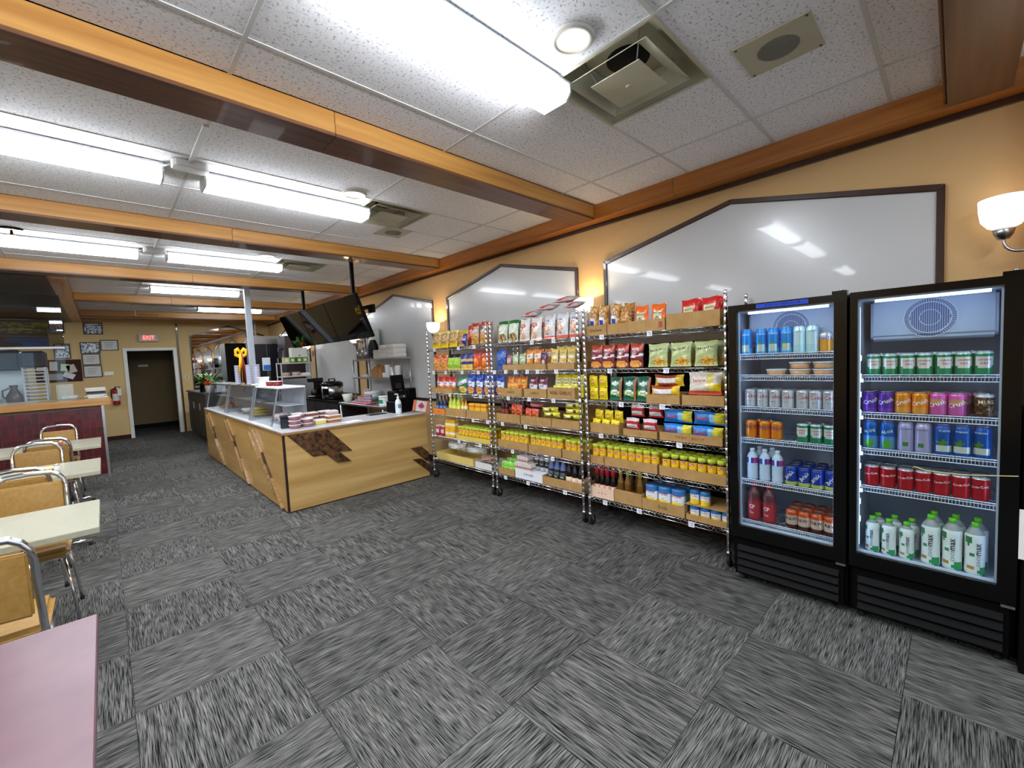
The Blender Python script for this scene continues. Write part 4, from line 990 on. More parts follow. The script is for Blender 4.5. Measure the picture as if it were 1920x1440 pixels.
# ---- middle rack
box(1, 0, 3.515, .06, .2, 'tall brown carton at the left end', d=.25, x=3.2)
bags('nova_mush', 'green-topped chip bag with mushrooms', 1, 0, (3.42, 3.26))
bags('nova_mush', 'green-topped chip bag with mushrooms', 1, 0, (3.37, 3.21), x=3.26, where='rear row, top shelf, middle rack')
bags('whitered', 'white snack bag with red script', 1, 0, (3.09, 2.93))
bags('whiteorange', 'tall white snack bag with orange base', 1, 0, (2.755, 2.595, 2.44))
bags('whitered', 'white snack bag with red script', 1, 0, (3.06, 2.91), x=3.27, where='rear row, top shelf, middle rack')
bags('whiteorange', 'tall white snack bag with orange base', 1, 0, (2.755, 2.60, 2.455), x=3.27, where='rear row, top shelf, middle rack')
for i, (y, z, s) in enumerate(((3.02, 1.965, .9), (2.82, 2.01, 1.0), (2.60, 2.06, 1.15), (2.52, 2.0, .8))):
    place('bag_greyred', BAGS['greyred'], 'grey and red bag lying flat over the standing bags, %s from left' % ORD[i], 'bag', (3.17 + .012*i, y, z), FACE+.25-.1*i, 'grey and red bags lying on top', (s, 1, .95), rx=-1.25)
bags('bluecrinkle', 'crumpled blue foil bag', 1, 1, (3.47,))
bags('purple', 'dark brown bag at the far left', 1, 1, (3.53,), x=3.27)
box(1, 1, 3.09, .62, .055, 'wide brown carton holding small bags')
bags('pink', 'small pink bag', 1, 1, (3.34,), dz=.01)
bags('palegreen', 'pale green snack bag', 1, 1, (3.25, 3.145), dz=.01)
bags('orangelet', 'small orange snack bag', 1, 1, (3.035, 2.93), dz=.01, scale=(1, 1, 1.08))
bags('purple', 'small purple bag', 1, 1, (2.84,), dz=.01)
bags('orangelet', 'small orange snack bag', 1, 1, (3.08, 2.97, 2.86), dz=.03, x=3.25, where='rear row, second shelf, middle rack')
lying('nova_brown', 'brown bag lying flat at the back, second shelf of middle rack', 1, 1, 3.2, 3.30, 1.57, FACE, -1.1, scale=(1.3, 1, .8))
box(1, 1, 2.59, .33, .06, 'brown carton holding white and yellow bags')
bags('whiteyellow', 'white and yellow snack bag', 1, 1, (2.70, 2.60, 2.495), dz=.01)
bags('whiteyellow', 'white and yellow snack bag', 1, 1, (2.70, 2.60, 2.51), dz=.03, x=3.25, where='rear row, second shelf, middle rack')
bags('nova_blue', 'blue chip bag', 1, 2, (3.51,))
box(1, 2, 3.285, .33, .085, 'brown carton under the orange bags', txt='SNACK')
bags('orangebag', 'orange snack bag', 1, 2, (3.38, 3.28, 3.18), dz=.012, x=3.21)
lying('orangebag', 'orange snack bag lying across the front of its carton on the middle rack', 1, 2, 3.28, 3.148, 1.19, FACE, 0, scale=(1.7, .55, .5))
box(1, 2, 2.935, .31, .085, 'brown carton under the red bags', txt='GARLIC')
bags('redpurple', 'red and purple snack bag', 1, 2, (3.0, 2.865), dz=.012)
box(1, 2, 2.60, .34, .105, 'brown lettered carton under the yellow bags', txt='REAL GARLIC', tcol='2c2010')
bags('yellowdong', 'yellow snack bag with black letters', 1, 2, (2.70, 2.6, 2.50), dz=.01, x=3.21)
lying('yellowdong', 'yellow bag lying across the front of the lettered carton, middle rack', 1, 2, 2.60, 3.148, 1.20, FACE, 0, scale=(2.3, .5, .3))
bags('yellowdong', 'yellow snack bag with black letters', 1, 2, (2.405,), dz=.01, scale=(.7, .7, 1), where='right end, third shelf, middle rack')
bots('vinegar', 'dark red bottle with yellow cap', 1, 3, (3.49, 3.43), 3.19)
bots('vinegar', 'dark red bottle with yellow cap', 1, 3, (3.33, 3.26), 3.36, where='rear row, fourth shelf, middle rack')
box(1, 3, 3.365, .40, .09, 'left brown carton of orange packs')
bags('oranget', 'orange snack pack with red top', 1, 3, (3.30, 3.217), dz=.055)
bags('oranget', 'orange snack pack with brown oval', 1, 3, (3.09, 2.99), dz=.02, where='centre of fourth shelf, middle rack', scale=(1.15, 1, 1.05))
lying('pinkflat', 'pink flat pack lying on the orange packs, fourth shelf of middle rack', 1, 3, 3.03, 3.24, 1.02, FACE, 0)
box(1, 3, 2.945, .42, .085, 'centre brown carton of orange packs')
box(1, 3, 2.56, .34, .085, 'right brown carton of yellow flat packs')
for i, (y, dz) in enumerate(((2.78, .09), (2.53, .085), (2.80, .14), (2.50, .14), (2.50, .195))):
    place('bag_yellowflat', BAGS['yellowflat'], 'flat yellow noodle pack, %s from bottom left in the heap on the middle rack' % ORD[i], 'pack', (3.19, y, SZ[3]+dz), FACE, 'flat yellow noodle packs', None)
for i, (y, w, n) in enumerate(((3.30, .46, 6), (2.84, .44, 6), (2.49, .24, 3))):
    wh = ['left', 'centre', 'right'][i]
    box(1, 4, y, w, .085, '%s plain brown carton of jars' % wh)
    jars('y', JAR_Y, 'jar with green lid', 1, 4, y + (n-1)*.0355, n, .0705, where='%s jar carton, middle rack' % wh, rows=3, dz=.02)
box(1, 5, 3.415, .26, .075, 'brown carton at the left end')
for i in range(9):
    a, b = i % 3, i // 3
    place('bag_greenchip', BAGS['greenchip'], 'small bright green chip bag, %s from left in %s row of the carton' % (ORD[a], ['front', 'middle', 'rear'][b]), 'bag', (3.16+.08*b, 3.495-.08*a, SZ[5]+.012+.02*b), FACE+random.uniform(-.06, .06), 'small green chip bags on the bottom shelf', None, rx=-.1)
wb = carton_item('white_carton', .39, .09, .3, 'e8eaf0', [], 'CUPCAKE', '2c3c8c', .6, .36)()
wb.location = (3.27, 3.08, SZ[5]+.002); wb.rotation_euler = (0, 0, FACE); tag(wb, 'long white carton with blue lettering under the cake boxes and clear bottles', 'box')
k = 0
for zz, ys in ((0, (3.245, 3.165, 3.085)), (.076, (3.205, 3.125)), (0, ())):
    for y in ys:
        place('cakebox', carton_item('cake_box', .075, .073, .09, 'e4dcd8', [(.2, .5, 'b08880')], 'cup', 'a8506c', .75, .3), 'small white cake box, %s from left in %s layer' % (ORD[ys.index(y)], 'lower' if zz == 0 else 'upper'), 'box', (3.17, y, SZ[5]+.094+zz), FACE, 'small white cake boxes on the white carton')
bots('pop', 'clear soda bottle with red label', 1, 5, (3.05, 2.975, 2.90), 3.24, dz=.09, scale=(.9, .9, .72))
bots('bluecone', 'dark syrup bottle with blue shoulder', 1, 5, (2.80, 2.725, 2.65), 3.18, dz=.003, scale=(.9, .9, 1))
bots('soy', 'dark soy bottle with yellow cap', 1, 5, (2.58, 2.505, 2.43), 3.18)
bots('soy', 'dark soy bottle with yellow cap', 1, 5, (2.58, 2.507, 2.434), 3.27, where='rear row, bottom shelf, middle rack')
bots('bluecone', 'dark syrup bottle with blue shoulder', 1, 5, (2.78, 2.70), 3.27, where='rear row, bottom shelf, middle rack', scale=(.9, .9, 1))
box(1, 5, 2.635, .50, .085, 'long brown carton of syrup and soy bottles')

# ---- right rack
box(2, 0, 2.18, .23, .085, 'leftmost brown carton of cracker bags', txt='Crackers')
box(2, 0, 1.957, .215, .085, 'second brown carton of cracker bags')
bags('clear', 'clear bag of golden crackers with blue label', 2, 0, (2.228, 2.13, 2.007), dz=.012, scale=(.95, 1, 1))
bags('clearplain', 'clear bag of golden crackers', 2, 0, (1.91,), dz=.02)
bags('clearplain', 'clear bag of golden crackers', 2, 0, (2.19, 1.95), dz=.06, x=3.28, where='rear row, top shelf, right rack')
box(2, 0, 1.70, .315, .09, 'brown carton with a small red square mark', mark='a8504c')
bags('orangearch', 'orange bag with rainbow arch picture', 2, 0, (1.77, 1.625), dz=.008)
box(2, 0, 1.34, .40, .115, 'shiny shrink-wrapped brown carton, right end', d=.28)
box(2, 0, 1.475, .10, .17, 'small brown carton standing behind', d=.08, x=3.41)
bags('redarch', 'red bag with arch picture', 2, 0, (1.37, 1.222), dz=.01)
bags('redarch', 'red bag with arch picture', 2, 0, (1.40, 1.222), dz=.01, x=3.28, where='rear row, top shelf, right rack')
bags('maroon', 'maroon pork rind bag with white script', 2, 1, (2.215, 2.095, 1.955, 1.825))
bags('maroon', 'maroon pork rind bag with white script', 2, 1, (2.05, 1.88), x=3.28, where='rear row, second shelf, right rack')
bags('crackling', 'pale green cracklings bag', 2, 1, (1.635, 1.45, 1.265))
bags('crackling', 'pale green cracklings bag', 2, 1, (1.59, 1.40, 1.23), x=3.27, where='rear row, second shelf, right rack')
for sh in (2, 3):
    for layer in range(2 if sh == 2 else 1):
        bags('yellowpk', 'bright yellow candy pack', 2, sh, (2.25, 2.15) if sh == 2 else (2.225, 2.125, 2.025), dz=.107*layer + (.085 if sh == 3 else 0), lean=0, jit=.03, x=3.165 if sh == 2 else 3.205, where=('%s layer on third shelf of right rack' % ('lower', 'upper')[layer]) if sh == 2 else 'upper layer, fourth shelf of right rack')
bags('yellowpk', 'bright yellow candy pack', 2, 3, (2.22, 2.125, 2.03), x=3.15, dz=.01, lean=0, jit=.03, where='front layer, fourth shelf of right rack')
bags('greenpouch', 'dark green pouch with light green oval', 2, 2, (2.03, 1.895, 1.765))
bags('greenpouch', 'dark green pouch with light green oval', 2, 2, (1.97, 1.84), x=3.27, where='rear row, third shelf, right rack')
box(2, 2, 1.58, .28, .07, 'brown carton under the long biscuit packs', col='c88c5c')
bags('longpack', 'long white and yellow biscuit pack', 2, 2, (1.575,), dz=.045, lean=0, where='lower of two, third shelf of right rack')
bags('longpack', 'long white and yellow biscuit pack', 2, 2, (1.555,), dz=.13, lean=0, x=3.19, where='upper of two, third shelf of right rack')
box(2, 2, 1.275, .31, .075, 'brown carton under the large banana packs')
bags('banana', 'large white pack with red banana lettering', 2, 2, (1.275,), dz=.07)
lying('banana', 'second banana pack behind the front one on the right rack', 2, 2, 1.24, 3.28, SZ[2]+.08, FACE, -.04)
box(2, 3, 2.125, .30, .085, 'brown carton of yellow candy packs')
box(2, 3, 1.785, .31, .06, 'brown carton of red and white packs', txt='- - - -')
bags('redwhite', 'red and white snack pack', 2, 3, (1.87, 1.715), dz=.045, lean=0)
bags('redwhite', 'red and white snack pack', 2, 3, (1.85, 1.69), dz=.15, lean=0, x=3.22, where='upper layer, fourth shelf of right rack')
box(2, 3, 1.375, .48, .065, 'long brown carton with printed lettering', txt='TW BST    BISCUIT', tcol='8c3c24')
for i, (y, dz) in enumerate(((1.490, .035), (1.263, .035), (1.485, .13), (1.25, .13))):
    place('bag_bluepack', BAGS['bluepack'], 'bright blue banana biscuit pack, %s layer, %s of the pair' % (('lower', 'upper')[i//2], ('left', 'right')[i % 2]), 'pack', (3.175, y, SZ[3]+dz+(.012 if dz > .1 else 0)), FACE, 'blue biscuit packs on the right rack')
box(2, 4, 2.21, .15, .075, 'small brown carton of two jars, left end')
jars('y', JAR_Y, 'jar with green lid', 2, 4, 2.245, 2, .068, where='small carton, right rack', rows=3, dz=.02)
box(2, 4, 1.885, .50, .08, 'left long carton of pale jars')
jars('y', JAR_Y, 'jar with green lid', 2, 4, 2.095, 7, .07, where='left long carton, right rack', rows=3, dz=.02)
box(2, 4, 1.37, .51, .08, 'right long carton of dark jars')
jars('d', JAR_D, 'dark sauce jar', 2, 4, 1.58, 7, .07, where='right long carton, right rack', rows=3, dz=.02)
bots('redcap', 'dark bottle with red cap', 2, 5, (2.25, 2.195, 2.14, 2.083), 3.17)
bots('redcap', 'dark bottle with red cap', 2, 5, (2.22, 2.16, 2.10), 3.25, where='rear row, bottom shelf, right rack')
box(2, 5, 2.168, .245, .095, 'pale printed carton of red-capped bottles', col='e8c8b0', mat='matte', txt='~ ~ ~', tcol='b04030')
bots('browncap', 'brown fish sauce bottle with yellow cap', 2, 5, (2.005, 1.935, 1.822), 3.17)
bots('browncap', 'brown fish sauce bottle with yellow cap', 2, 5, (1.96, 1.89, 1.82), 3.26, where='rear row, bottom shelf, right rack')
box(2, 5, 1.9125, .27, .115, 'tall brown carton of fish sauce')
box(2, 5, 1.60, .36, .09, 'brown lettered carton of large fruit cans', txt='Dole')
row('bigcan', food_can(.054, .17, True), 'large blue and white fruit can', 'can', at(2, 5), (1.713, 1.603, 1.493), 3.18, SZ[5]+.04, 'large fruit cans, bottom shelf of right rack')
row('bigcan', None, 'large blue and white fruit can', 'can', 'rear row, bottom shelf of right rack', (1.713, 1.60, 1.487), 3.30, SZ[5]+.04, 'large fruit cans, rear row')
box(2, 5, 1.25, .33, .045, 'low brown carton of small fruit cans')
row('smallcan', food_can(.036, .105, False), 'small blue fruit can', 'can', 'lower layer, bottom shelf of right rack', (1.365, 1.287, 1.209, 1.131), 3.17, SZ[5]+.008, 'small fruit cans lower layer')
tr = MB().box(-.16, .16, -.14, .14, 0, .006, mat='cardboard').build('cardboard_sheet'); tr.location = (3.265, 1.26, SZ[5]+.1155); tr.rotation_euler = (0, 0, FACE)
tag(tr, 'flat cardboard sheet between the two layers of small fruit cans', 'cardboard')
row('smallcan', None, 'small blue fruit can', 'can', 'upper layer, bottom shelf of right rack', (1.365, 1.285), 3.175, SZ[5]+.123, 'small fruit cans upper layer')
# large unmarked black sheet leaning behind the right rack
s = MB().box(3.552, 3.575, 1.14, 2.26, .15, 1.62, mat='black_matte').build('dark_board'); tag(s, 'large dark board standing behind the goods of the right rack', 'board')
# ================================================================ glass-door coolers
CF = 2.933          # door face
def cooler(y0, y1, wy0, wy1, lab, has_tape):
    """y0<y1 cabinet; window wy0..wy1 (y), z .39-1.78"""
    r = thing('display_cooler', lab, 'cooler', (CF, (y0+y1)/2, 0), 0)
    oy = (y0+y1)/2
    BG, BM = 'black_gloss', 'black_matte'
    a, b = y0-oy, y1-oy; wa, wb = wy0-oy, wy1-oy; X = .06; D = .60
    g = .004
    m = MB()
    m.box(X, D, a+g, a+.026, .06, 1.82, mat=BM); m.box(X, D, b-.026, b-g, .06, 1.82, mat=BM)
    m.box(X, D, a+.026, b-.026, 1.79, 1.82, mat=BM); m.box(D-.03, D, a+.026, b-.026, .06, 1.79, mat=BM)
    m.box(X, D-.03, a+.026, b-.026, .06, .33, mat=BM)
    m.build('cabinet', r)
    # liner
    m = MB()
    m.box(.062, D-.031, a+.0262, a+.034, .33, 1.789, mat='liner'); m.box(.062, D-.031, b-.034, b-.0262, .33, 1.789, mat='liner')
    m.box(D-.045, D-.031, a+.034, b-.034, .33, 1.789, mat='liner'); m.box(.07, D-.045, a+.034, b-.034, 1.775, 1.789, mat='liner')
    m.box(.062, D-.045, a+.034, b-.034, .33, .372, mat='liner')
    m.build('liner', r)
    # door frame
    m = MB()
    m.box(0, .05, a+g, wa, .31, 1.82, mat=BG); m.box(0, .05, wb, b-g, .31, 1.82, mat=BG)
    m.box(0, .05, wa, wb, 1.782, 1.82, mat=BG); m.box(0, .05, wa, wb, .31, .39, mat=BG)
    d = m.build('door', r)
    MB().box(.012, .018, wa-.003, wb+.003, .387, 1.785, mat='pane').build('glass_pane', d)
    m = MB(); w = .006
    m.box(.03, .05, wa-.0005, wa+w, .39, 1.782, 'c8d4e4', 'satin'); m.box(.03, .05, wb-w, wb+.0005, .39, 1.782, 'c8d4e4', 'satin')
    m.box(.03, .05, wa+w, wb-w, .39, .398, 'c8d4e4', 'satin'); m.box(.03, .05, wa+w, wb-w, 1.774, 1.782, 'c8d4e4', 'satin')
    m.build('door_gasket', d)
    h = MB(); h.box(-.028, -.002, b-.05, b-.012, .9, 1.2, mat=BG) if False else None
    # hinge at top near end
    m = MB(); m.box(-.004, .05, a+.004, a+.07, 1.821, 1.838, mat=BG); m.lathe([(.009, 1.838), (.009, 1.846), (.001, 1.847)], 10, c=(.02, a+.03, 0), mat='chrome'); m.build('hinge', r)
    m = MB(); m.box(-.004, .05, a+.006, a+.05, .296, .308, mat='steel'); m.build('hinge', r)
    # kick grille
    m = MB(); m.box(.03, .06, a+.02, b-.02, .05, .29, mat=BM); gr = m.build('grille', r)
    for i in range(4):
        z = .085 + i*.05
        m = MB(); m.prism([(.006, z-.012), (.012, z-.016), (.032, z+.014), (.026, z+.018)], 1, a+.04, b-.04, '0b0a0e', 'black_matte'); m.build('louvre', gr)
    for yy in (a+.05, b-.05):
        for xx in (.09, .52): MB().lathe([(.02, 0), (.022, .01), (.012, .014), (.012, .0599)], 12, c=(xx, yy, 0), mat='rubber').build('foot', r)
    # light strips behind the door posts
    for yy in (a+.035, b-.035):
        s = 1 if yy < 0 else -1
        q = sorted((yy, yy+s*.006))
        MB().box(.053, .066, q[0], q[1], .42, 1.74, mat='led').build('light_strip', r)
    MB().box(.075, .095, a+.10, b-.10, 1.762, 1.774, mat='led').build('light_strip', r)
    # evaporator cover with round fan grille
    m = MB(); m.prism([(.185, 1.774), (.185, 1.57), (.21, 1.55), (D-.05, 1.55), (D-.05, 1.774)], 1, a+.07, b-.07, mat='liner')
    ev = m.build('fan_cover', r, bevel=.012, seg=2)
    fc = (0, 1.665)
    m = MB()
    for k in range(60):
        t = 2*PI*k/60; c, s = math.cos(t), math.sin(t)
        p = [(.082*c - .0016*s, .082*s + .0016*c), (.098*c - .0018*s, .098*s + .0018*c), (.098*c + .0018*s, .098*s - .0018*c), (.082*c + .0016*s, .082*s - .0016*c)]
        m.prism([(fc[0]+y, fc[1]+z) for y, z in p], 0, .1836, .1848, '3a4a78', 'matte')
    for k in range(-9, 10):
        y = k*.0084; hh = math.sqrt(max(0, .076**2 - y*y))
        m.box(.1836, .1848, fc[0]+y-.0022, fc[0]+y+.0022, fc[1]-hh, fc[1]+hh, '4a5a88', 'matte')
    m.build('fan_slots', ev)
    m = MB(); t = [2*PI*k/30 for k in range(30)]
    for rr in (.08, .1, .04): m.tube([(.183, fc[0]+rr*math.cos(q), fc[1]+rr*math.sin(q)) for q in t], .0016, 4, 'dfe6f4', 'satin', closed=True)
    m.build('fan_ring', ev)
    return r, a, b
def cooler_shelf(r, a, b, z):
    m = MB(); h0, h1 = a+.038, b-.038
    for zz in (0, -.022, ): m.tube([(.085, h0, zz), (.085, h1, zz)], .0028, 4, 'eef2fa', 'satin')
    m.tube([(.08, h0, .012), (.08, h1, .012)], .0028, 4, 'eef2fa', 'satin')
    n = int((h1-h0)/.0125)
    for i in range(n+1):
        y = h0+(h1-h0)*i/n
        m.tube([(.082, y, .012), (.085, y, -.022), (.52, y, -.001)] if i % 3 == 0 else [(.085, y, -.022), (.087, y, -.001), (.52, y, -.001)], .0014, 3, 'e6ecf8', 'satin')
    for x in (.2, .35, .5): m.tube([(x, h0, -.006), (x, h1, -.006)], .003, 4, 'e6ecf8', 'satin')
    o = m.build('cooler_shelf', r); o.location = (0, 0, z)
    for s, y in ((1, a+.0345), (-1, b-.0345)):
        q = sorted((y, y+s*.02))
        MB().box(.07, .082, q[0], q[1], z-.028, z-.008, 'f2f6fc', 'satin').build('shelf_clip', r)
LC, la, lb = cooler(.413, 1.031, .475, .977, 'left black glass-door cooler with a strip of blue tape on its door', True)
RC, ra_, rb_ = cooler(-.207, .408, -.143, .372, 'right black glass-door cooler with a round fan grille fully in view', False)
LZ = [1.495, 1.36, 1.155, .95, .675, .40]; RZ = [1.36, 1.155, .955, .745, .385]
for z in LZ: cooler_shelf(LC, la, lb, z)
for z in RZ[:-1]: cooler_shelf(RC, ra_, rb_, z)
# blank clips down the pilasters
for r, a, b in ((LC, la, lb), (RC, ra_, rb_)):
    for y in (a+.0345, b-.0345):
        s = 1 if y < 0 else -1
        for k in range(10):
            z = .55 + k*.1
            q = sorted((y, y+s*.012))
            MB().box(.067, .081, q[0], q[1], z, z+.03, 'e8eef8', 'satin').build('shelf_clip', r)
# blue painter's tape with faint handwriting
m = MB(); m.box(-.0012, -.0002, -.13, .14, 1.787, 1.813, '2c48b8', 'matte')
m.text('PUSH TO OPEN DOOR', .02, (0, 0, 0), '141c58', 'matte', plane=lambda u, w: (-.0016, -u*.9, 1.80+w))
tp = m.build('tape', LC, label='blue tape strip with faint handwriting')
m = MB(); m.tube([(-.003, .045, .912), (-.006, .0, .90), (-.004, -.06, .897), (-.002, -.15, .90), (-.003, -.30, .92)], .0022, 6, 'd8cc8c', 'satin'); m.build('string', RC, label='thin yellow string across the door frame')
# goods. left cooler
def incool(zs, i): return zs[i] + .004
cn = {}
def cans(key, b, desc, where, ys, z, x=3.066, name=None, cat='can', scale=None, jit=.3):
    return row('can_'+key, b, desc, cat, where, ys, x, z, 'drinks of one kind, '+where, jit=jit, scale=scale)
LCN, RCN = 'left cooler', 'right cooler'
W = lambda s, c: '%s of %s' % (s, c)
z = incool(LZ, 0)
cans('cblue', tall_can('coco_blue'), 'tall bright blue coconut can', 'top shelf, left cooler', (.955, .872, .802, .733), z)
cans('cwhite', tall_can('coco_white'), 'tall pale coconut can', 'top shelf, left cooler', (.664, .598), z)
cans('otop', can('orangetop'), 'orange soda can half hidden by the frame', 'top shelf, left cooler', (.530,), z, jit=0)
def tub(name, r_, h, body, lid):
    return lathe_item(name, [('tub_body', [(.001, 0), (r_*.85, 0), (r_*.9, .003), (r_, h-.008)], body, 'gloss', None, 20), ('tub_lid', [(r_+.003, h-.008), (r_+.004, h-.002), (r_*.92, h), (r_*.9, h-.002), (.001, h-.002)], lid, 'gloss', None, 20)])
z = incool(LZ, 1)
T1 = tub('food_tub', .054, .042, 'd8a070', 'f0f2f6')
cans('tub', T1, 'round lidded food tub', 'lower layer, second shelf of left cooler', (.795, .668, .545), z, x=3.09, cat='tub')
cans('tub', T1, 'round lidded food tub', 'upper layer, second shelf of left cooler', (.668, .545), z+.0435, x=3.09, cat='tub')
z = incool(LZ, 2); ys = (.94, .868, .798, .726, .650, .583, .515)
cans('silver', can('silver'), 'silver diet cola can with red script', 'front row, third shelf, left cooler', ys, z)
cans('silver', None, 'silver diet cola can with red script', 'rear row, third shelf, left cooler', ys, z, x=3.14)
z = incool(LZ, 3)
cans('fanta', can('fanta'), 'orange soda can', 'fourth shelf of left cooler', (.935, .855, .787), z)
cans('fanta', None, 'orange soda can', 'rear row, fourth shelf of left cooler', (.90, .83), z, x=3.14)
cans('green', can('green'), 'green ginger ale can', 'fourth shelf of left cooler', (.648, .58, .512), z)
cans('green', None, 'green ginger ale can', 'rear row, fourth shelf of left cooler', (.63, .56), z, x=3.14)
def water():
    r = thing('water_bottle', 'x', 'bottle')
    m = MB(); prof = [(.001, 0), (.028, 0), (.032, .008)]
    for i in range(5): prof += [(.0325, .02+i*.018), (.0305, .029+i*.018)]
    prof += [(.032, .11), (.032, .15), (.024, .17), (.013, .185), (.013, .193)]
    m.lathe(prof, 16, col='c4d2e2', mat='gloss'); m.build('bottle_body', r)
    MB().lathe([(.0325, .112), (.0327, .13), (.0325, .148)], 16, col=lambda a, z, k: 'b0347c' if a > .55 and a < .8 else ('e8ecf4' if .42 < a < .5 else '2438a0'), mat='satin', caps=False).build('label', r)
    MB().lathe([(.0145, .189), (.0145, .205), (.012, .207), (.001, .207)], 12, col='e8ecf4').build('cap', r)
    return r
z = incool(LZ, 4)
cans('water', water, 'clear water bottle with blue label', 'fifth shelf of left cooler', (.93, .858, .785), z, cat='bottle')
cans('water', None, 'clear water bottle with blue label', 'rear row, fifth shelf of left cooler', (.91, .835), z, x=3.14, cat='bottle')
for q, x in enumerate((3.062, 3.14, 3.215)):
    cans('brisk', can('brisk'), 'blue iced tea can', ('front', 'middle', 'rear')[q] + ' row, fifth shelf, left cooler', (.708, .64, .572, .504), z, x=x)
def redb():
    r = thing('juice_bottle', 'x', 'bottle')
    m = MB(); m.lathe([(.001, 0), (.034, 0), (.038, .006), (.038, .13), (.034, .14), (.037, .155), (.035, .185), (.018, .215), (.014, .225)], 18, col=lambda a, z, k: '5c2c30' if z > .135 else '8c1c24', mat='gloss'); m.build('bottle_body', r)
    m = MB(); m.lathe([(.0384, .02), (.0386, .07), (.0384, .125)], 18, col='a82430', mat='satin', caps=False)
    m.text('CP', .034, (0, 0, .095), 'f2eeee', 'satin', wrap=.039); m.text('fruit', .016, (0, 0, .055), 'e8c8c8', 'satin', wrap=.039); m.build('label', r)
    MB().lathe([(.018, .222), (.018, .245), (.016, .248), (.001, .248)], 14, col='c81c24').build('cap', r)
    return r
z = incool(LZ, 5)
cans('redb', redb, 'large dark red juice bottle', 'bottom of left cooler', (.922, .832), z, cat='bottle')
cans('redb', None, 'large dark red juice bottle', 'rear row, bottom of left cooler', (.90,), z, x=3.16, cat='bottle')
for q, x in enumerate((3.062, 3.14, 3.215)):
    cans('root', can('rootbeer'), 'brown and orange root beer can', ('front', 'middle', 'rear')[q] + ' row, bottom, left cooler', (.708, .642, .576, .51), z, x=x)
# right cooler
z = incool(RZ, 0)
cans('green', None, 'green ginger ale can', 'front row, top shelf, right cooler', (.318, .25, .182, .114, .046, -.022, -.09), z)
cans('green', None, 'green ginger ale can', 'rear row, top shelf, right cooler', (.3, .22, .15, .08, .01, -.06), z, x=3.14)
z = incool(RZ, 1); SH = 'second shelf, right cooler'
cans('grape', can('grape'), 'purple grape soda can', 'front row, '+SH, (.333, .265), z)
cans('orange', can('orange'), 'bright orange soda can', 'front row, '+SH, (.197, .13), z)
cans('cream', can('cream'), 'pink cream soda can', 'front row, '+SH, (.063, -.004), z)
cans('mug', can('mug'), 'brown foamy root beer can', 'alone at right, '+SH, (-.095,), z)
cans('grape', None, 'purple grape soda can', 'rear row, '+SH, (.32, .25), z, x=3.14)
cans('orange', None, 'bright orange soda can', 'rear row, '+SH, (.18, .112), z, x=3.14)
cans('cream', None, 'pink cream soda can', 'rear row, '+SH, (.045, -.024), z, x=3.14)
cans('mug', None, 'brown foamy root beer can', 'rear row, '+SH, (-.09,), z, x=3.14)
z = incool(RZ, 2); SH = 'third shelf of right cooler'
TS = (1, 1, .965)
cans('aloe', tall_can('aloe'), 'tall blue aloe drink can with green fruit', SH, (.328, .258), z, scale=TS)
cans('lilac', tall_can('lilac'), 'tall lilac coconut can', SH, (.185, .116), z, scale=TS)
cans('deep', tall_can('deepblue'), 'tall deep blue coconut can', SH, (.045, -.024, -.093), z, scale=TS)
z = incool(RZ, 3); ys = (.322, .254, .182, .114, .046, -.022, -.09)
cans('coke', can('coke'), 'red cola can', 'front row, fourth shelf of right cooler', ys, z)
cans('coke', None, 'red cola can', 'rear row, fourth shelf of right cooler', ys, z, x=3.14)
def coco(big):
    h = .262 if big else .2; r_ = .037 if big else .031
    def colf(a, z, k):
        t = z/h
        if ((a-.62)/.1)**2 + ((t-.1)/.09)**2 < 1: return '2c9c5c'
        if ((a-.40)/.06)**2 + ((t-.16)/.035)**2 < 1: return 'c08a3c'
        if ((a-.36)/.07)**2 + ((t-.66)/.08)**2 < 1: return '2c7c3c'
        if ((a-.42)/.05)**2 + ((t-.42)/.04)**2 < 1: return '3c8c54'
        return 'e6ece8'
    def b():
        r = thing('coconut_water_bottle', 'x', 'bottle')
        m = MB(); pr = [(.001, 0), (r_*.85, 0), (r_, .01)] + [(r_*(1-.05*math.sin(PI*i/11)), h*(.06+i*.062)) for i in range(12)] + [(r_*.8, h*.83), (r_*.4, h*.9), (r_*.38, h*.92)]
        m.lathe(pr, 24, col=lambda a, z, k: '9ca0a0' if z > h*.79 else colf(a, z, k), mat='satin')
        rw = r_+.0012
        s = .036 if big else .028
        m.text('coco', s*.85, (.002, 0, h*.30), '8c9490', 'satin', wrap=rw, rot=PI/2)
        m.text('max', s, (.002, 0, h*.52), '23262a', 'satin', wrap=rw, rot=PI/2)
        m.build('bottle_body', r)
        MB().lathe([(.0145, h*.905), (.0145, h*.99), (.013, h), (.001, h)], 14, col='6cd024').build('cap', r)
        return r
    return b
z = RZ[4] + .0
z = .374
cans('cocos', coco(False), 'small white coconut water bottle, green cap', 'front row, bottom, right cooler', (.317, .247, .175), z, cat='bottle')
cans('cocob', coco(True), 'big white coconut water bottle, green cap', 'front row, bottom, right cooler', (.082, .004, -.075), z, cat='bottle')
cans('cocos', None, 'small white coconut water bottle, green cap', 'rear row, bottom, right cooler', (.30, .23, .158), z, x=3.145, cat='bottle')
cans('cocob', None, 'big white coconut water bottle, green cap', 'rear row, bottom, right cooler', (.072, -.008, -.087), z, x=3.15, cat='bottle')
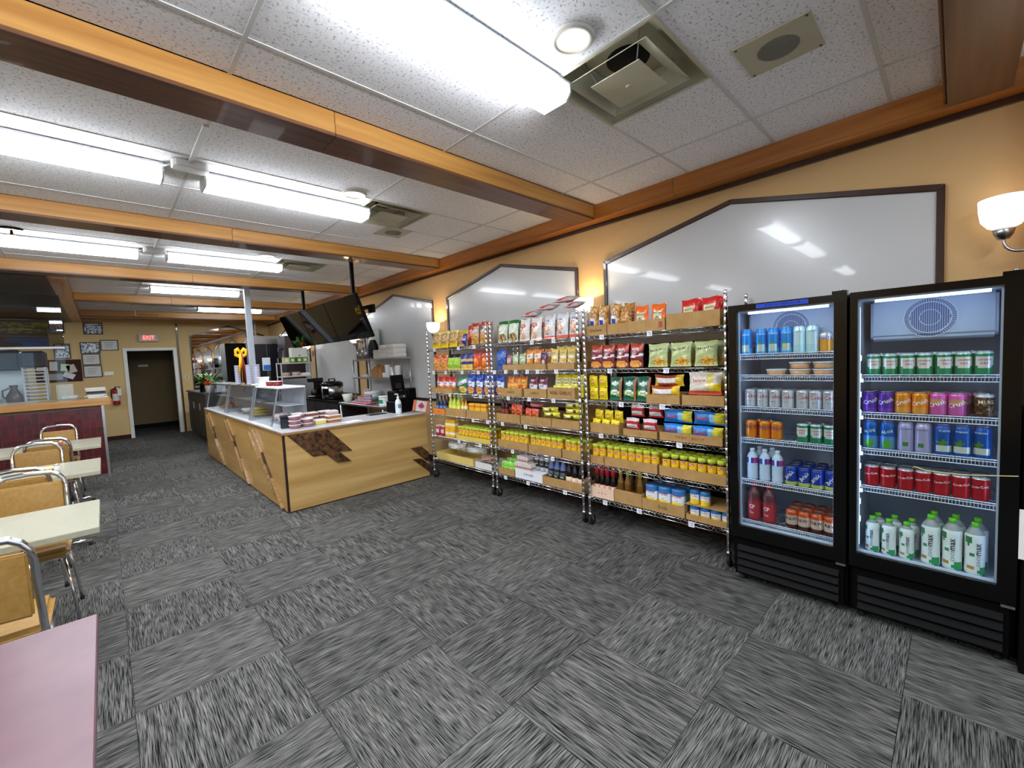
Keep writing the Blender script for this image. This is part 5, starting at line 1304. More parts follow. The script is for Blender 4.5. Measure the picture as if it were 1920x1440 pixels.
# string and paper at the right cooler
pp = MB(); pp.box(-.0015, 0, -.09, .07, -.12, .11, 'e4e2da', 'matte')
for k in range(5): pp.box(-.0019, -.0015, -.06, .04, .07-k*.035, .074-k*.035, '9a9a96', 'matte')
o = pp.build('notice_sheet'); o.location = (CF-.0005, -.275, .66); tag(o, 'white notice sheet at the right edge of the picture beside the cooler', 'notice')
m = MB(); m.box(0, .37, -.20, 0, 0, 1.2, mat='black_matte')
o = m.build('dark_cabinet', bevel=.004); o.location = (CF, -.215, 0); tag(o, 'dark low cabinet standing right of the right cooler, mostly out of view', 'cabinet')
# ================================================================ plywood service counter
CX0, CX1, CY0, CY1 = 1.32, 3.06, 4.92, 9.68
ctr = thing('service_counter', 'L-shaped light plywood service counter with white top and dark wood decoration', 'counter', (CX0, CY0, 0))
def cp(m, name, **k):
    o = m.build(name, ctr, **k); return o
def wbox(x0, x1, y0, y1, z0, z1, mat, col='ffffff'):
    return MB().box(x0-CX0, x1-CX0, y0-CY0, y1-CY0, z0, z1, col, mat)
cp(wbox(CX0+.02, CX1+.03, CY0, CY0+.018, .012, .84, 'ply_x'), 'front_panel')
for a, b in ((CY0+.0, 6.37), (6.375, 7.93), (7.935, CY1)):
    cp(wbox(CX0, CX0+.018, a+.02 if a == CY0 else a, b, .012, .84, 'ply_y'), 'side_panel')
cp(wbox(CX0-.002, CX0+.02, CY0-.002, CY0+.02, .0, .84, 'trim_dark'), 'corner_strip')
cp(wbox(CX0+.02, CX1+.03, CY0-.004, CY0+.018, 0, .012, 'trim_dark'), 'base_strip')
cp(wbox(CX0-.004, CX0+.018, CY0+.02, CY1, 0, .012, 'trim_dark'), 'base_strip')
cp(wbox(CX0-.012, 3.045, CY0-.012, CY0+.62, .8405, .862, 'edge_wood'), 'top_edge')
cp(wbox(CX0-.012, CX0+.48, CY0+.6205, CY1, .8405, .862, 'edge_wood'), 'top_edge')
cp(wbox(CX0-.008, 3.043, CY0-.008, CY0+.619, .8622, .875, 'laminate'), 'countertop', bevel=.002)
cp(wbox(CX0-.008, CX0+.478, CY0+.6206, CY1-.002, .8622, .875, 'laminate'), 'countertop', bevel=.002)
cp(wbox(CX0+.455, CX0+.47, CY0+.62, CY1, .02, .84, 'ply_y'), 'rear_panel')
cp(wbox(CX0+.475, 3.04, CY0+.595, CY0+.612, .02, .84, 'ply_x'), 'rear_panel')
cp(wbox(CX0+.02, CX0+.454, CY1-.02, CY1-.002, .02, .84, 'ply_x'), 'end_panel')
for pts, d in (([(1.36, .838), (1.61, .56), (1.77, .55), (1.57, .75), (1.47, .838)], .010), ([(1.475, .838), (1.87, .44), (2.03, .43), (1.71, .75), (1.60, .838)], .016), ([(1.60, .838), (1.79, .838), (2.05, .55), (1.90, .56), (1.71, .752)], .011),
               ([(2.82, .43), (2.98, .43), (3.085, .335), (3.085, .21), (3.05, .215)], .012), ([(2.84, .28), (2.97, .27), (3.085, .165), (3.085, .06), (3.06, .085)], .014)):
    m = MB(); m.prism([(x-CX0, z) for x, z in pts], 1, -d, -.0002, mat='burl'); cp(m, 'decor_board', bevel=.001)
for y0, z0, y1, z1, w in ((6.08,.80,5.74,.56,.05),(6.29,.75,5.90,.46,.05),(5.70,.42,5.35,.13,.05),(5.40,.30,5.05,.03,.05),(7.55,.82,7.22,.61,.05),(7.74,.80,7.34,.51,.05),(7.20,.45,6.84,.15,.05),(6.86,.32,6.52,.03,.05),(9.10,.83,8.75,.61,.05),(9.30,.78,8.85,.48,.05),(8.68,.40,8.30,.12,.05),(8.44,.32,8.08,.05,.05)):
    dy, dz = y1-y0, z1-z0; l = math.hypot(dy, dz); ny, nz = -dz/l*w, dy/l*w
    pts = [(y0-CY0, z0), (y1-CY0, z1), (y1-CY0+ny, z1+nz*0), (y0-CY0+ny, z0)]
    m = MB(); m.prism([(p[0], p[1]) for p in pts], 0, -.034, -.0004, mat='edge_wood'); cp(m, 'decor_slat', bevel=.002)
for y0, z0, y1, z1 in ((5.95,.70,5.05,.01),(7.45,.70,6.6,.01),(9.05,.72,8.15,.02)):
    m = MB(); m.prism([(y0-CY0+.16, z0), (y1-CY0+.16, z1), (y1-CY0, z1), (y0-CY0, z0)], 0, -.0035, -.0002, mat='burl'); cp(m, 'decor_inlay')

# ---- glass display cases on the side run
TOPZ = .8755
def make_case(L, H, lab, white_top):
    r = thing('display_case', lab, 'display case', (0, 0, 0))
    D0, D1, X2 = .0, .40, .09
    e = .0075
    m = MB()
    for y in (0, L):
        yy = (y if y == 0 else y-.014)
        m.prism([(D0, .012), (D0+.016, .012), (X2+.016, H-.02), (X2, H-.02)], 1, yy, yy+.014, 'c4c6c8', 'steel')
        m.prism([(D1-.016, .012), (D1, .012), (D1, H-.02), (D1-.016, H-.02)], 1, yy, yy+.014, 'c4c6c8', 'steel')
    m.box(D0, D1, 0, L, 0, .0119, 'eceef0', 'satin')
    m.build('frame', r)
    MB().box(X2-.005, D1, -.004, L+.004, H-.0195, H, 'f0f1f4' if white_top else '4a4844', 'satin').build('top', r, bevel=.004)
    MB().prism([(D0+.004, .0125), (D0+.009, .0125), (X2+.009, H-.0205), (X2+.004, H-.0205)], 1, .0145, L-.0145, mat='clear').build('front_glass', r)
    for y in (.004, L-.009):
        MB().prism([(D0+.018, .0125), (D1-.0165, .0125), (D1-.0165, H-.0205), (X2+.018, H-.0205)], 1, y, y+.004, mat='clear').build('side_glass', r)
    for a, b in ((.02, L/2), (L/2+.004, L-.02)): MB().box(D1-.012, D1-.006, a, b, .0125, H-.0205, 'd4d6de', 'gloss').build('rear_door', r)
    MB().box(.16, D1-.02, .02, L-.02, H*.5, H*.5+.005, 'dfe2e8', 'gloss').build('inner_shelf', r)
    m = MB(); m.tube([(.155, .02, H*.5+.002), (.155, L-.02, H*.5+.002)], .005, 6, mat='steel'); m.build('shelf_rail', r)
    return r
CASES = []
for y0, L, lab, wt in ((5.42, .94, 'nearest glass display case on the counter, white top with cups on it', True), (6.45, 1.48, 'middle glass display case with yellow wrapped pastries inside', False), (8.03, 1.56, 'farthest glass display case with a heap of fried snacks', False)):
    c = make_case(L, .455, lab, wt); c.location = (1.345, y0, TOPZ); c['group'] = 'glass display cases'; CASES.append(c)
# food in the cases
def tray():
    m = MB(); m.box(-.11, .11, -.2, .2, 0, .003, 'd8d8d8', 'steel')
    for q in ((-.11, -.105, -.2, .2), (.105, .11, -.2, .2), (-.105, .105, -.2, -.195), (-.105, .105, .195, .2)): m.box(q[0], q[1], q[2], q[3], .003, .03, 'd8d8d8', 'steel')
    return m.build('food_tray')
def lumpy(name, cols, n, R_, hgt, s):
    def b():
        rnd = random.Random(len(name)*n); m = MB()
        for i in range(n):
            a, q = rnd.uniform(0, 6.28), R_*math.sqrt(rnd.random()); z = s*.5 + (1-q/R_)*hgt*rnd.random()
            prof = [(.001, -s*.5), (s*.45, -s*.3), (s*.55, 0), (s*.4, s*.3), (.001, s*.5)]
            m.lathe(prof, 7, c=(q*math.cos(a), q*math.sin(a), z), col=rnd.choice(cols), mat='satin', caps=False)
        o = m.build(name); return o
    return b
for (x, y), l in (((1.57, 5.72), 'steel food tray in the nearest display case'), ((1.57, 6.85), 'steel food tray with yellow rolls in the middle display case'), ((1.57, 7.5), 'second steel tray in the middle display case'), ((1.57, 8.9), 'steel tray of orange fried snacks in the farthest display case')):
    place('tray', tray, l, 'tray', (x, y, TOPZ+.0125), 0, 'steel trays in the display cases')
o = lumpy('fried_snack_heap', ['c8641c', 'd87c2c', 'b85418', 'e09040'], 60, .085, .12, .045)(); o.location = (1.57, 8.9, TOPZ+.017); tag(o, 'heap of orange fried snacks in the farthest display case', 'food'); o['kind'] = 'stuff'
def roll():
    m = MB(); xf = Matrix.Rotation(PI/2, 4, 'Y')
    m.lathe([(.001, -.09), (.018, -.085), (.02, 0), (.018, .085), (.001, .09)], 9, col='e8c86c', mat='satin', xf=xf); return m.build('pastry_roll')
k = 0
for lay in range(3):
    for i in range(7-lay):
        place('roll', roll, 'yellow pastry roll, %s from the near end, %s layer, middle display case' % (ORD[i], ('bottom', 'second', 'top')[lay]), 'pastry', (1.57, 6.70+i*.048+lay*.024, TOPZ+.0405+lay*.04), 0, 'yellow pastry rolls')
def wrap():
    m = MB(); rnd = random.Random(5); bag_geo(m, .17, .1, .08, lambda u, v: rnd.choice(['f0e4e4', 'e8d0cc', 'f4f0f0', 'd8a8a0']), nx=10, ny=8, mat='gloss'); return m.build('wrapped_pastry')
for i, (x, y) in enumerate(((1.56, 5.60), (1.58, 5.73), (1.57, 5.86))):
    place('wrap', wrap, 'clear-wrapped pale pastry, %s from the near end, nearest display case' % ORD[i], 'pastry', (x, y, TOPZ+.018), 0, 'wrapped pastries')
def bowlf(name, r_, h, col, mat='gloss'):
    def b():
        m = MB(); m.lathe([(.001, 0), (r_*.5, 0), (r_*.8, h*.35), (r_, h), (r_-.006, h), (r_*.76, h*.4), (r_*.45, .008), (.001, .008)], 22, col=col, mat=mat); return m.build(name)
    return b
o = bowlf('salad_bowl', .095, .07, 'e8e8e4')(); o.location = (1.57, 7.5, TOPZ+.018); tag(o, 'pale bowl in the middle display case', 'bowl')

# ---- on top of the cases
CT = TOPZ+.4555
def planter_cup():
    m = MB(); m.prism([(-.055, -.055), (.055, -.055), (.055, .055), (-.055, .055)], 2, 0, .1, 'f2f4f4', 'satin')
    for q in ((-.062, .062, -.062, .062),): m.box(q[0], q[1], q[2], q[3], .1, .115, 'f2f4f4', 'satin')
    return m.build('square_cup', bevel=.004)
o = planter_cup(); o.location = (1.51, 6.27, CT); tag(o, 'square white cup at the far end of the nearest display case', 'cup')
JAM = tub('jam_tub', .058, .062, '7c1820', 'e8dcdc')
for i, (x, y) in enumerate(((1.54, 6.05), (1.575, 5.90))): place('jam', JAM, 'dark red lidded tub on the nearest display case, %s one' % ('farther', 'nearer')[i], 'tub', (x, y, CT), 0, 'dark red tubs')
def sleeve():
    m = MB(); 
    for i in range(16): m.lathe([(.032, i*.018), (.041, i*.018+.016), (.041, i*.018+.018)], 14, col='dcdcec' if i % 2 else 'c8c8dc', mat='satin', caps=(i in (0, 15)))
    return m.build('cup_sleeve')
for i, (x, y) in enumerate(((1.455, 7.42), (1.495, 6.93), (1.59, 6.90))): place('sleeve', sleeve, 'tall stack of white cups on the middle display case, %s from left' % ORD[i], 'cup stack', (x, y, CT), 0, 'stacks of white cups')
m = MB(); m.box(-.12, .12, -.09, .09, 0, .02, 'f4f4f4', 'satin'); o = m.build('cup_tray', bevel=.004); o.location = (1.58, 6.62, CT); tag(o, 'flat white tray on the middle display case', 'tray')
def bow():
    r = thing('ribbon_bow', 'yellow and dark red ribbon bow on a gold stick on the display case', 'decoration')
    m = MB(); m.tube([(0, 0, 0), (0, 0, .5)], .008, 8, 'c8901c', 'gloss'); m.lathe([(.001, 0), (.04, 0), (.04, .01), (.001, .012)], 16, col='c8901c'); m.build('stick', r)
    for s in (-1, 1):
        m = MB(); pts = [(s*.0, 0, .46), (s*.05, -.02, .52), (s*.09, -.02, .5), (s*.09, 0, .44), (s*.04, 0, .42), (0, 0, .45)]
        m.tube(pts, .02, 8, 'f0b814', 'satin', flat=(.012, .03)); m.build('loop', r)
    for x, c, l in ((-.035, 'f0b414', .3), (.03, '7c1418', .46), (.055, '941c1c', .42), (-.01, 'e89c10', .22)):
        m = MB(); m.tube([(x*.3, -.01, .46), (x, -.03, .46-l*.5), (x*1.4, -.02, .47-l)], .02, 6, c, 'satin', flat=(.022, .008)); m.build('ribbon_tail', r)
    return r
o = bow(); o.location = (1.47, 7.2, CT); o.scale = (.72, .8, 1)

# ---- on the counter top
def black_bin():
    r = thing('black_container', 'x', 'container')
    MB().prism([(-.055, -.075), (.055, -.075), (.055, .075), (-.055, .075)], 2, 0, .115, '14161e', 'gloss').build('body', r, bevel=.008)
    MB().box(-.062, .062, -.082, .082, .1155, .135, '1c2028', 'gloss').build('lid', r, bevel=.006)
    MB().box(-.02, .02, -.03, .03, .1355, .142, '20242c', 'gloss').build('lid_knob', r)
    return r
o = place('bin', black_bin, 'black lidded plastic container on the counter corner, beside the round tubs', 'container', (1.46, 5.27, TOPZ), -.25)
TB = tub('dessert_tub', .062, .046, '8c6068', 'f0e4e6')
def stack(x, y, n, lab):
    for i in range(n):
        place('dtub', TB, 'round dessert tub with pale lid, %s, %s from bottom' % (lab, ORD[i]), 'tub', (x, y, TOPZ+i*.0475), random.uniform(-.2, .2), 'round dessert tubs, '+lab)
stack(1.505, 5.10, 3, 'left front stack'); stack(1.645, 5.12, 2, 'right front stack'); stack(1.60, 5.255, 3, 'stack behind')
def clam(name, w, d, h, body, top='e8e4e4'):
    def b():
        r = thing(name, 'x', 'container')
        rnd = random.Random(3)
        m = MB(); A = [(-w/2*.88, -d/2*.88), (w/2*.88, -d/2*.88), (w/2*.88, d/2*.88), (-w/2*.88, d/2*.88)]; B = [(-w/2, -d/2), (w/2, -d/2), (w/2, d/2), (-w/2, d/2)]
        vs = [(x, y, 0) for x, y in A] + [(x, y, h*.7) for x, y in B]
        m.add(vs, [(3, 2, 1, 0), (4, 5, 6, 7)] + [(i, (i+1) % 4, 4+(i+1) % 4, 4+i) for i in range(4)], body, 'gloss'); m.build('tray', r, bevel=.004)
        m = MB(); vs = [(x, y, h*.705) for x, y in B] + [(x*.92, y*.92, h) for x, y in A]
        m.add(vs, [(3, 2, 1, 0), (4, 5, 6, 7)] + [(i, (i+1) % 4, 4+(i+1) % 4, 4+i) for i in range(4)], top, 'gloss'); m.build('lid', r, bevel=.003)
        return r
    return b
CL = clam('meat_container', .15, .11, .045, '8c5448')
for i, (x, y, z, rz) in enumerate(((1.76, 5.35, 0, .03), (1.76, 5.35, .046, .0), (1.93, 5.36, 0, -.03), (1.93, 5.36, .046, 0), (1.93, 5.36, .092, .02), (1.76, 5.35, .092, .02))):
    place('clam', CL, 'clear container of brown meat, %s stack, %s from bottom' % (('left' if x < 1.85 else 'right'), ORD[[0, 1, 0, 1, 2, 2][i]]), 'container', (x, y, TOPZ+z), rz, 'meat containers on the counter')
o = clam('fruit_container', .13, .11, .06, 'd8c86c')(); o.location = (1.80, 5.19, TOPZ); tag(o, 'clear container of yellow fruit at the front of the counter goods', 'container')
for i in range(2):
    place('cl2', clam('nut_container', .17, .12, .045, 'a8743c'), 'clear container of light brown sweets at the right end, %s of two' % ('lower', 'upper')[i], 'container', (1.97, 5.22, TOPZ+.046*i), .05, 'light brown containers')
place('cl3', clam('cookie_container', .13, .11, .05, 'c8a8a0'), 'small clear container on top of the light brown pair', 'container', (1.96, 5.22, TOPZ+.093), 0)
m = MB(); m.prism([(-.05, -.05), (.05, -.05), (.05, .05), (-.05, .05)], 2, 0, .11, 'eef2f0', 'satin'); m.box(-.062, .062, -.062, .062, .11, .12, 'f4f6f4', 'satin')
o = m.build('white_box', bevel=.004); o.location = (1.61, 5.38, TOPZ); o.scale = (.9, .5, 1.2); tag(o, 'white carton standing behind the round tubs on the counter', 'carton')
for i, (x, y, rz) in enumerate(((1.50, 5.0, 0),)):
    pass
m = MB(); m.box(-.1, .1, -.07, .07, 0, .002, 'f4f4f6', 'matte'); o = m.build('paper_sheet'); o.location = (2.12, 5.02, TOPZ); o.rotation_euler = (0, 0, .2); tag(o, 'sheet of paper lying at the front edge of the white counter', 'paper')
m = MB(); m.box(-.12, .12, -.06, .06, 0, .012, '14161a', 'gloss'); o = m.build('card_tray', bevel=.003); o.location = (2.60, 5.36, TOPZ); tag(o, 'flat black tray on the counter left of the pump bottle', 'tray')
def pump():
    r = thing('pump_bottle', 'white hand sanitizer pump bottle standing on the counter', 'bottle')
    MB().lathe([(.001, 0), (.035, 0), (.04, .006), (.04, .15), (.032, .18), (.014, .195), (.014, .205)], 20, col=lambda a, z, k: 'dce8e0' if z < .1 else 'eef2f2', mat='gloss').build('bottle_body', r)
    MB().lathe([(.0404, .04), (.0406, .09), (.0404, .13)], 20, col=lambda a, z, k: '5c9cb8' if .42 < a < .58 and z > .08 else 'e4ecea', mat='satin', caps=False).build('label', r)
    m = MB(); m.lathe([(.016, .2), (.016, .225), (.006, .23), (.006, .27), (.001, .27)], 12, col='f2f4f4'); m.tube([(0, 0, .265), (-.045, -.01, .262)], .008, 8, 'f2f4f4', 'satin'); m.build('pump', r)
    return r
o = pump(); o.location = (2.795, 5.12, TOPZ)
def pos():
    r = thing('cash_register', 'black point of sale terminal with raised screen on the counter end', 'register')
    BM = 'black_matte'
    MB().box(-.13, .18, -.12, .16, 0, .15, mat=BM).build('base', r, bevel=.012)
    m = MB(); m.prism([(-.12, .151), (.16, .151), (.16, .28), (-.02, .28), (-.12, .24)], 0, -.10, .12, mat=BM); m.build('printer', r, bevel=.012)
    MB().box(-.07, .07, -.132, -.12, .19, .23, '3a3c40', 'gloss').build('button_panel', r)
    MB().lathe([(.001, 0), (.011, 0), (.011, .004)], 12, col='e8ece8', xf=Matrix.Translation((.02, -.134, .21)) @ Matrix.Rotation(PI/2, 4, 'X')).build('button', r)
    s = MB(); s.box(-.145, .145, -.012, .012, 0, .2, mat='black_gloss'); so = s.build('screen', r, bevel=.012); so.location = (.0, -.03, .29); so.rotation_euler = (-.18, 0, .12)
    MB().box(-.06, .06, -.014, -.0125, .02, .09, '24262a', 'satin').build('card_reader', so)
    m = MB(); m.tube([(0, .0, .27), (0, -.01, .32)], .02, 8, mat=BM); m.build('stand', r)
    m = MB(); m.box(.185, .34, -.06, .14, 0.0, .30, mat=BM); m.build('receipt_printer', r, bevel=.012)
    return r
o = pos(); o.location = (2.885, 5.28, TOPZ); o.rotation_euler = (0, 0, .1); o.scale = (.8, .85, 1.05)
# maple leaf sign pack hanging at the counter end
sgn = thing('leaf_sign', 'small red-bordered white card with a maple leaf at the counter end', 'sign', (3.0, 4.895, .965), 0)
MB().box(-.12, .12, -.006, 0, -.07, .07, 'e8866c', 'satin').build('card', sgn, bevel=.002)
MB().box(-.075, .078, -.0072, -.0061, -.068, .068, 'f4eeee', 'satin').build('panel', sgn)
leaf = [(0,.055),(.012,.035),(.025,.04),(.022,.02),(.045,.022),(.038,.008),(.052,-.004),(.028,-.018),(.03,-.028),(.004,-.022),(.004,-.05),(-.004,-.05),(-.004,-.022),(-.03,-.028),(-.028,-.018),(-.052,-.004),(-.038,.008),(-.045,.022),(-.022,.02),(-.025,.04),(-.012,.035)]
MB().prism(leaf, 1, -.0086, -.0073, 'c84860', 'satin').build('maple_leaf', sgn)
sgn.rotation_euler = (0, R(14), 0)

# ================================================================ grey support post
m = MB(); m.box(-.042, .042, -.042, .042, 0, ZC-.001, 'b9c2cc', 'satin'); o = m.build('support_post', bevel=.004); o.location = (1.86, 8.32, 0)
tag(o, 'pale blue-grey square steel post rising from behind the display cases', 'post')

# ================================================================ hanging screens
tv = thing('menu_screens_mount', 'ceiling-hung black rail and poles carrying the row of tilted screens', 'mount', (2.52, 6.6, 0))
tilt = math.atan2(.20, .53)
for y in (5.65, 7.6):
    m = MB(); m.box(-.02, .02, -.02, .02, 2.30, ZC-.001, mat='black_matte'); o = m.build('pole', tv); o.location = (0, y-6.6, 0)
    m = MB(); m.box(-.05, .05, -.05, .05, ZC-.012, ZC-.0005, mat='black_matte'); m.build('ceiling_plate', tv).location = (0, y-6.6, 0)
for y in (-1.0, .02, 1.04): MB().box(-.101, .0, y-.03, y+.03, 2.20, 2.259, mat='black_matte').build('screen_arm', tv)
MB().box(-.03, .03, -1.40, 1.40, 2.26, 2.3, mat='black_matte').build('rail', tv)
MB().box(-.02, .02, -1.52, -1.40, 2.2, 2.3, mat='black_matte').build('bracket', tv)
def screen():
    r = thing('flat_screen', 'x', 'screen')
    MB().box(0, .04, -.505, .505, -.285, .285, mat='black_matte').build('casing', r, bevel=.004)
    MB().box(-.0022, -.0003, -.497, .497, -.272, .277, mat='screen').build('display', r)
    return r
for i, y in enumerate((5.60, 6.62, 7.64)):
    o = place('tv', screen, 'switched-off black screen tilted down from the ceiling, %s' % ('nearest of the three', 'middle of the three', 'farthest of the three')[i], 'screen', (2.385, y, 2.155), 0, 'tilted black screens')
    o.rotation_euler = (0, -tilt, 0)
# ================================================================ kitchen behind the counter
# prep table along the wall
def prep(x0, x1, y0, y1, h, lab, blacktop=False):
    r = thing('prep_table', lab, 'table', (x0, y0, 0))
    L, D = y1-y0, x1-x0
    MB().box(0, D, 0, L, h-.035, h, mat='steel' if not blacktop else 'black_gloss').build('top', r, bevel=.004)
    for x in (.03, D-.05):
        for y in (.03, L-.05): MB().lathe([(.018, 0), (.02, .02), (.02, h-.0355)], 10, c=(x, y, 0), mat='steel').build('leg', r)
    MB().box(.02, D-.02, .02, L-.02, .2, .22, mat='steel').build('undershelf', r)
    return r
prep(2.98, 3.56, 5.95, 7.60, .90, 'stainless steel prep table against the wall behind the counter')
r = thing('back_counter', 'dark back counter with black top carrying the big steel cooker', 'counter', (2.98, 7.64, 0))
MB().box(0, .57, 0, 2.26, .88, .91, mat='black_gloss').build('top', r, bevel=.004)
MB().box(.03, .57, .01, 2.25, 0, .879, '1c1a1c', 'satin').build('body', r)
for k in range(4):
    d = MB().box(.012, .0295, .03+.56*k, .56+.56*k, .08, .84, '242226', 'satin').build('door', r)
    MB().box(-.004, .0119, .05+.56*k, .07+.56*k, .5, .65, mat='steel').build('handle', d)
TZ = .9005
# overshelf on the prep table
sh = thing('overshelf', 'two-tier stainless overshelf standing on the prep table', 'shelf', (3.2, 5.97, TZ))
for z in (.40, .71): MB().box(0, .33, 0, 1.45, z, z+.025, 'c8c9ca', 'steel').build('shelf', sh, bevel=.003)
for x in (.015, .315):
    for y in (.02, 1.43): MB().lathe([(.013, 0), (.013, .735)], 10, c=(x, y, 0), mat='steel').build('post', sh)
Z1, Z2 = TZ+.4255, TZ+.7355
def foam():
    r = thing('foam_box', 'x', 'box')
    m = MB(); m.prism([(-.1, 0), (.1, 0), (.115, .035), (-.115, .035)], 0, -.11, .11, 'f0f0ec', 'satin'); m.build('base', r, bevel=.006)
    m = MB(); m.prism([(-.115, .0355), (.115, .0355), (.1, .068), (-.1, .068)], 0, -.11, .11, 'f0f0ec', 'satin'); m.build('lid', r, bevel=.006)
    return r
n = 0
for i, (y, k) in enumerate(((6.12, 3), (6.36, 3), (6.60, 2))):
    for q in range(k): place('foam', foam, 'white foam takeout box, %s stack from right, %s from bottom' % (ORD[i], ORD[q]), 'box', (3.37, y, Z2+.0695*q), 0, 'foam takeout boxes on the overshelf')
m = MB(); m.prism([(.2*math.cos(PI/8+PI/4*k), .17*math.sin(PI/8+PI/4*k)) for k in range(8)], 0, 0, .05, mat='black_matte')
o = m.build('octagonal_pan', bevel=.008); o.location = (3.33, 6.88, Z2+.16); tag(o, 'black octagonal lid leaning upright on the overshelf', 'pan'); o.scale = (1, .75, 1)
def canister():
    r = thing('utensil_canister', 'x', 'canister')
    MB().lathe([(.001, 0), (.07, 0), (.07, .19), (.066, .19), (.064, .01), (.001, .01)], 20, mat='steel').build('canister_body', r)
    for k in range(5):
        a = k*1.3; m = MB(); p = (.03*math.cos(a), .03*math.sin(a)); t = (.05*math.cos(a), .05*math.sin(a))
        m.tube([(p[0], p[1], .02), (t[0], t[1], .34)], .005, 6, mat='steel'); m.lathe([(.001, -.03), (.025, -.01), (.025, .015), (.001, .03)], 10, c=(t[0], t[1], .36), mat='steel'); m.build('utensil', r)
    return r
for i, y in enumerate((7.18, 7.38)): place('canister', canister, 'steel canister of utensils on the overshelf, %s one' % ('right', 'left')[i], 'canister', (3.36, y, Z2), i, 'utensil canisters', (1, 1, 1.05 if i == 0 else .9))
m = MB(); m.box(0, .02, -.14, .14, 0, .52, 'b8c4b4', 'gloss'); o = m.build('leaning_tray', bevel=.01); o.location = (3.525, 7.13, Z2); tag(o, 'tall pale green tray leaning on the wall above the overshelf', 'tray')
m = MB(); m.box(-.12, .12, -.14, .14, 0, .045, 'c8c6d0', 'satin'); o = m.build('napkin_pack', bevel=.01); o.location = (3.36, 7.08, Z1); o.scale = (.8, .7, 1); tag(o, 'pale folded cloth pack on the lower level of the overshelf', 'napkin')
def pbag():
    r = MB(); rnd = random.Random(3)
    w, d, h = .05, .035, .2
    vs = [(-w, -d, 0), (w, -d, 0), (w, d, 0), (-w, d, 0), (-w, -d, h*.8), (w, -d, h), (w, d, h*.95), (-w, d, h*.85), (-w*.2, -d, h*.72), (w*.2, d, h*.78)]
    r.add(vs, [(3, 2, 1, 0), (0, 1, 5, 8, 4), (1, 2, 6, 5), (2, 3, 7, 9, 6), (3, 0, 4, 7)], 'a87848', 'matte')
    return r.build('paper_bag')
for i, (y, s) in enumerate(((6.86, .8), (6.74, 1.05), (6.60, .95))): place('pbag', pbag, 'brown paper bag on the lower overshelf level, %s from left' % ORD[i], 'bag', (3.34, y, Z1), FACE, 'brown paper bags', (1.1, 1.1, s))
for i, (y, hh, ww) in enumerate(((6.40, .2, .1), (6.25, .16, .09), (6.50, .07, .10), (6.08, .18, .09))):
    m = MB(); m.lathe([(.001, 0), (ww*.45, 0), (ww*.5, hh*.96), (ww*.52, hh), (.001, hh)], 18, col='f0f2f2'); o = m.build('white_canister'); o.location = (3.35, y, Z1)
    tag(o, 'plain white container on the lower overshelf level, %s' % ('tallest one', 'second from right', 'lowest and widest one', 'rightmost one')[i], 'container')
# on the prep table
tr = thing('serving_tray', 'red serving tray with stacked printed tins on the prep table', 'tray', (3.08, 6.80, TZ))
MB().box(-.085, .085, -.3, .3, 0, .012, 'c8342c', 'gloss').build('tray_base', tr, bevel=.005)
MB().box(-.095, .095, -.31, .31, .0122, .02, 'd03c34', 'gloss').build('tray_rim', tr, bevel=.003)
def tin():
    r = thing('tea_tin', 'x', 'tin')
    MB().lathe([(.001, 0), (.042, 0), (.042, .034)], 16, col=lambda a, z, k: 'e8dcd4').build('tin_body', r)
    MB().lathe([(.0425, .01), (.0427, .02), (.0425, .03)], 16, col='5c6c9c', caps=False).build('label', r)
    MB().lathe([(.043, .0345), (.043, .042), (.001, .043)], 16, col='d85c50').build('tin_lid', r)
    return r
for i in range(5):
    for q in range((3, 3, 2, 2, 1)[i]):
        place('tin', tin, 'small round tin on the red tray, %s from right, %s from bottom' % (ORD[i], ORD[q]), 'tin', (3.08, 6.56+i*.115, TZ+.0205+.0435*q), .4*i, 'small tins on the red tray')
def bowlstack():
    m = MB()
    for i in range(4): m.lathe([(.05, i*.025), (.12, i*.025+.05), (.15, i*.025+.075), (.146, i*.025+.076)], 26, col=('9cb8b8', 'dfe8e0', 'c4d4d0', 'eef0e8')[i], mat='gloss', caps=(i == 0))
    return m.build('bowl_stack')
r = thing('mixing_bowls', 'nested pale green mixing bowls on the prep table', 'bowls', (3.40, 7.12, TZ))
for i in range(4):
    MB().lathe([(.001, .002), (.06, .0), (.12, .05), (.15, .085), (.146, .086), (.11, .05), (.001, .01)], 26, col=('9cb8b8', 'dfe8e0', 'c4d4d0', 'eef0e8')[i], mat='gloss').build('bowl', r).location = (0, 0, .028*i)
o = bowlf('round_pot', .09, .14, 'dcdcd0')(); o.location = (3.09, 7.44, TZ); o.scale = (1, 1, 1); tag(o, 'pale round pot on the prep table left of the red tray', 'pot')
m = MB(); bag_geo(m, .2, .2, .1, lambda u, v: 'f0e8e4' if int(u*7+v*5) % 2 else '9c2c30', nx=12, ny=12, seed=9, mat='matte'); o = m.build('striped_towel'); o.location = (3.50, 7.52, TZ+.005); o.rotation_euler = (0, 0, FACE); tag(o, 'red and white striped cloth bundle beside the mixing bowls', 'cloth')
def tubw():
    r = thing('wipes_tub', 'large white tub with green label on the prep table', 'tub')
    MB().lathe([(.001, 0), (.08, 0), (.085, .01), (.088, .12)], 24, col=lambda a, z, k: '28946c' if .42 < a < .62 and .03 < z < .09 else 'eef2f0', mat='satin').build('tub_body', r)
    MB().lathe([(.09, .1205), (.09, .145), (.08, .15), (.001, .15)], 24, col='dfe8e2').build('tub_lid', r)
    return r
o = tubw(); o.location = (3.12, 6.13, TZ); o.rotation_euler = (0, 0, FACE)
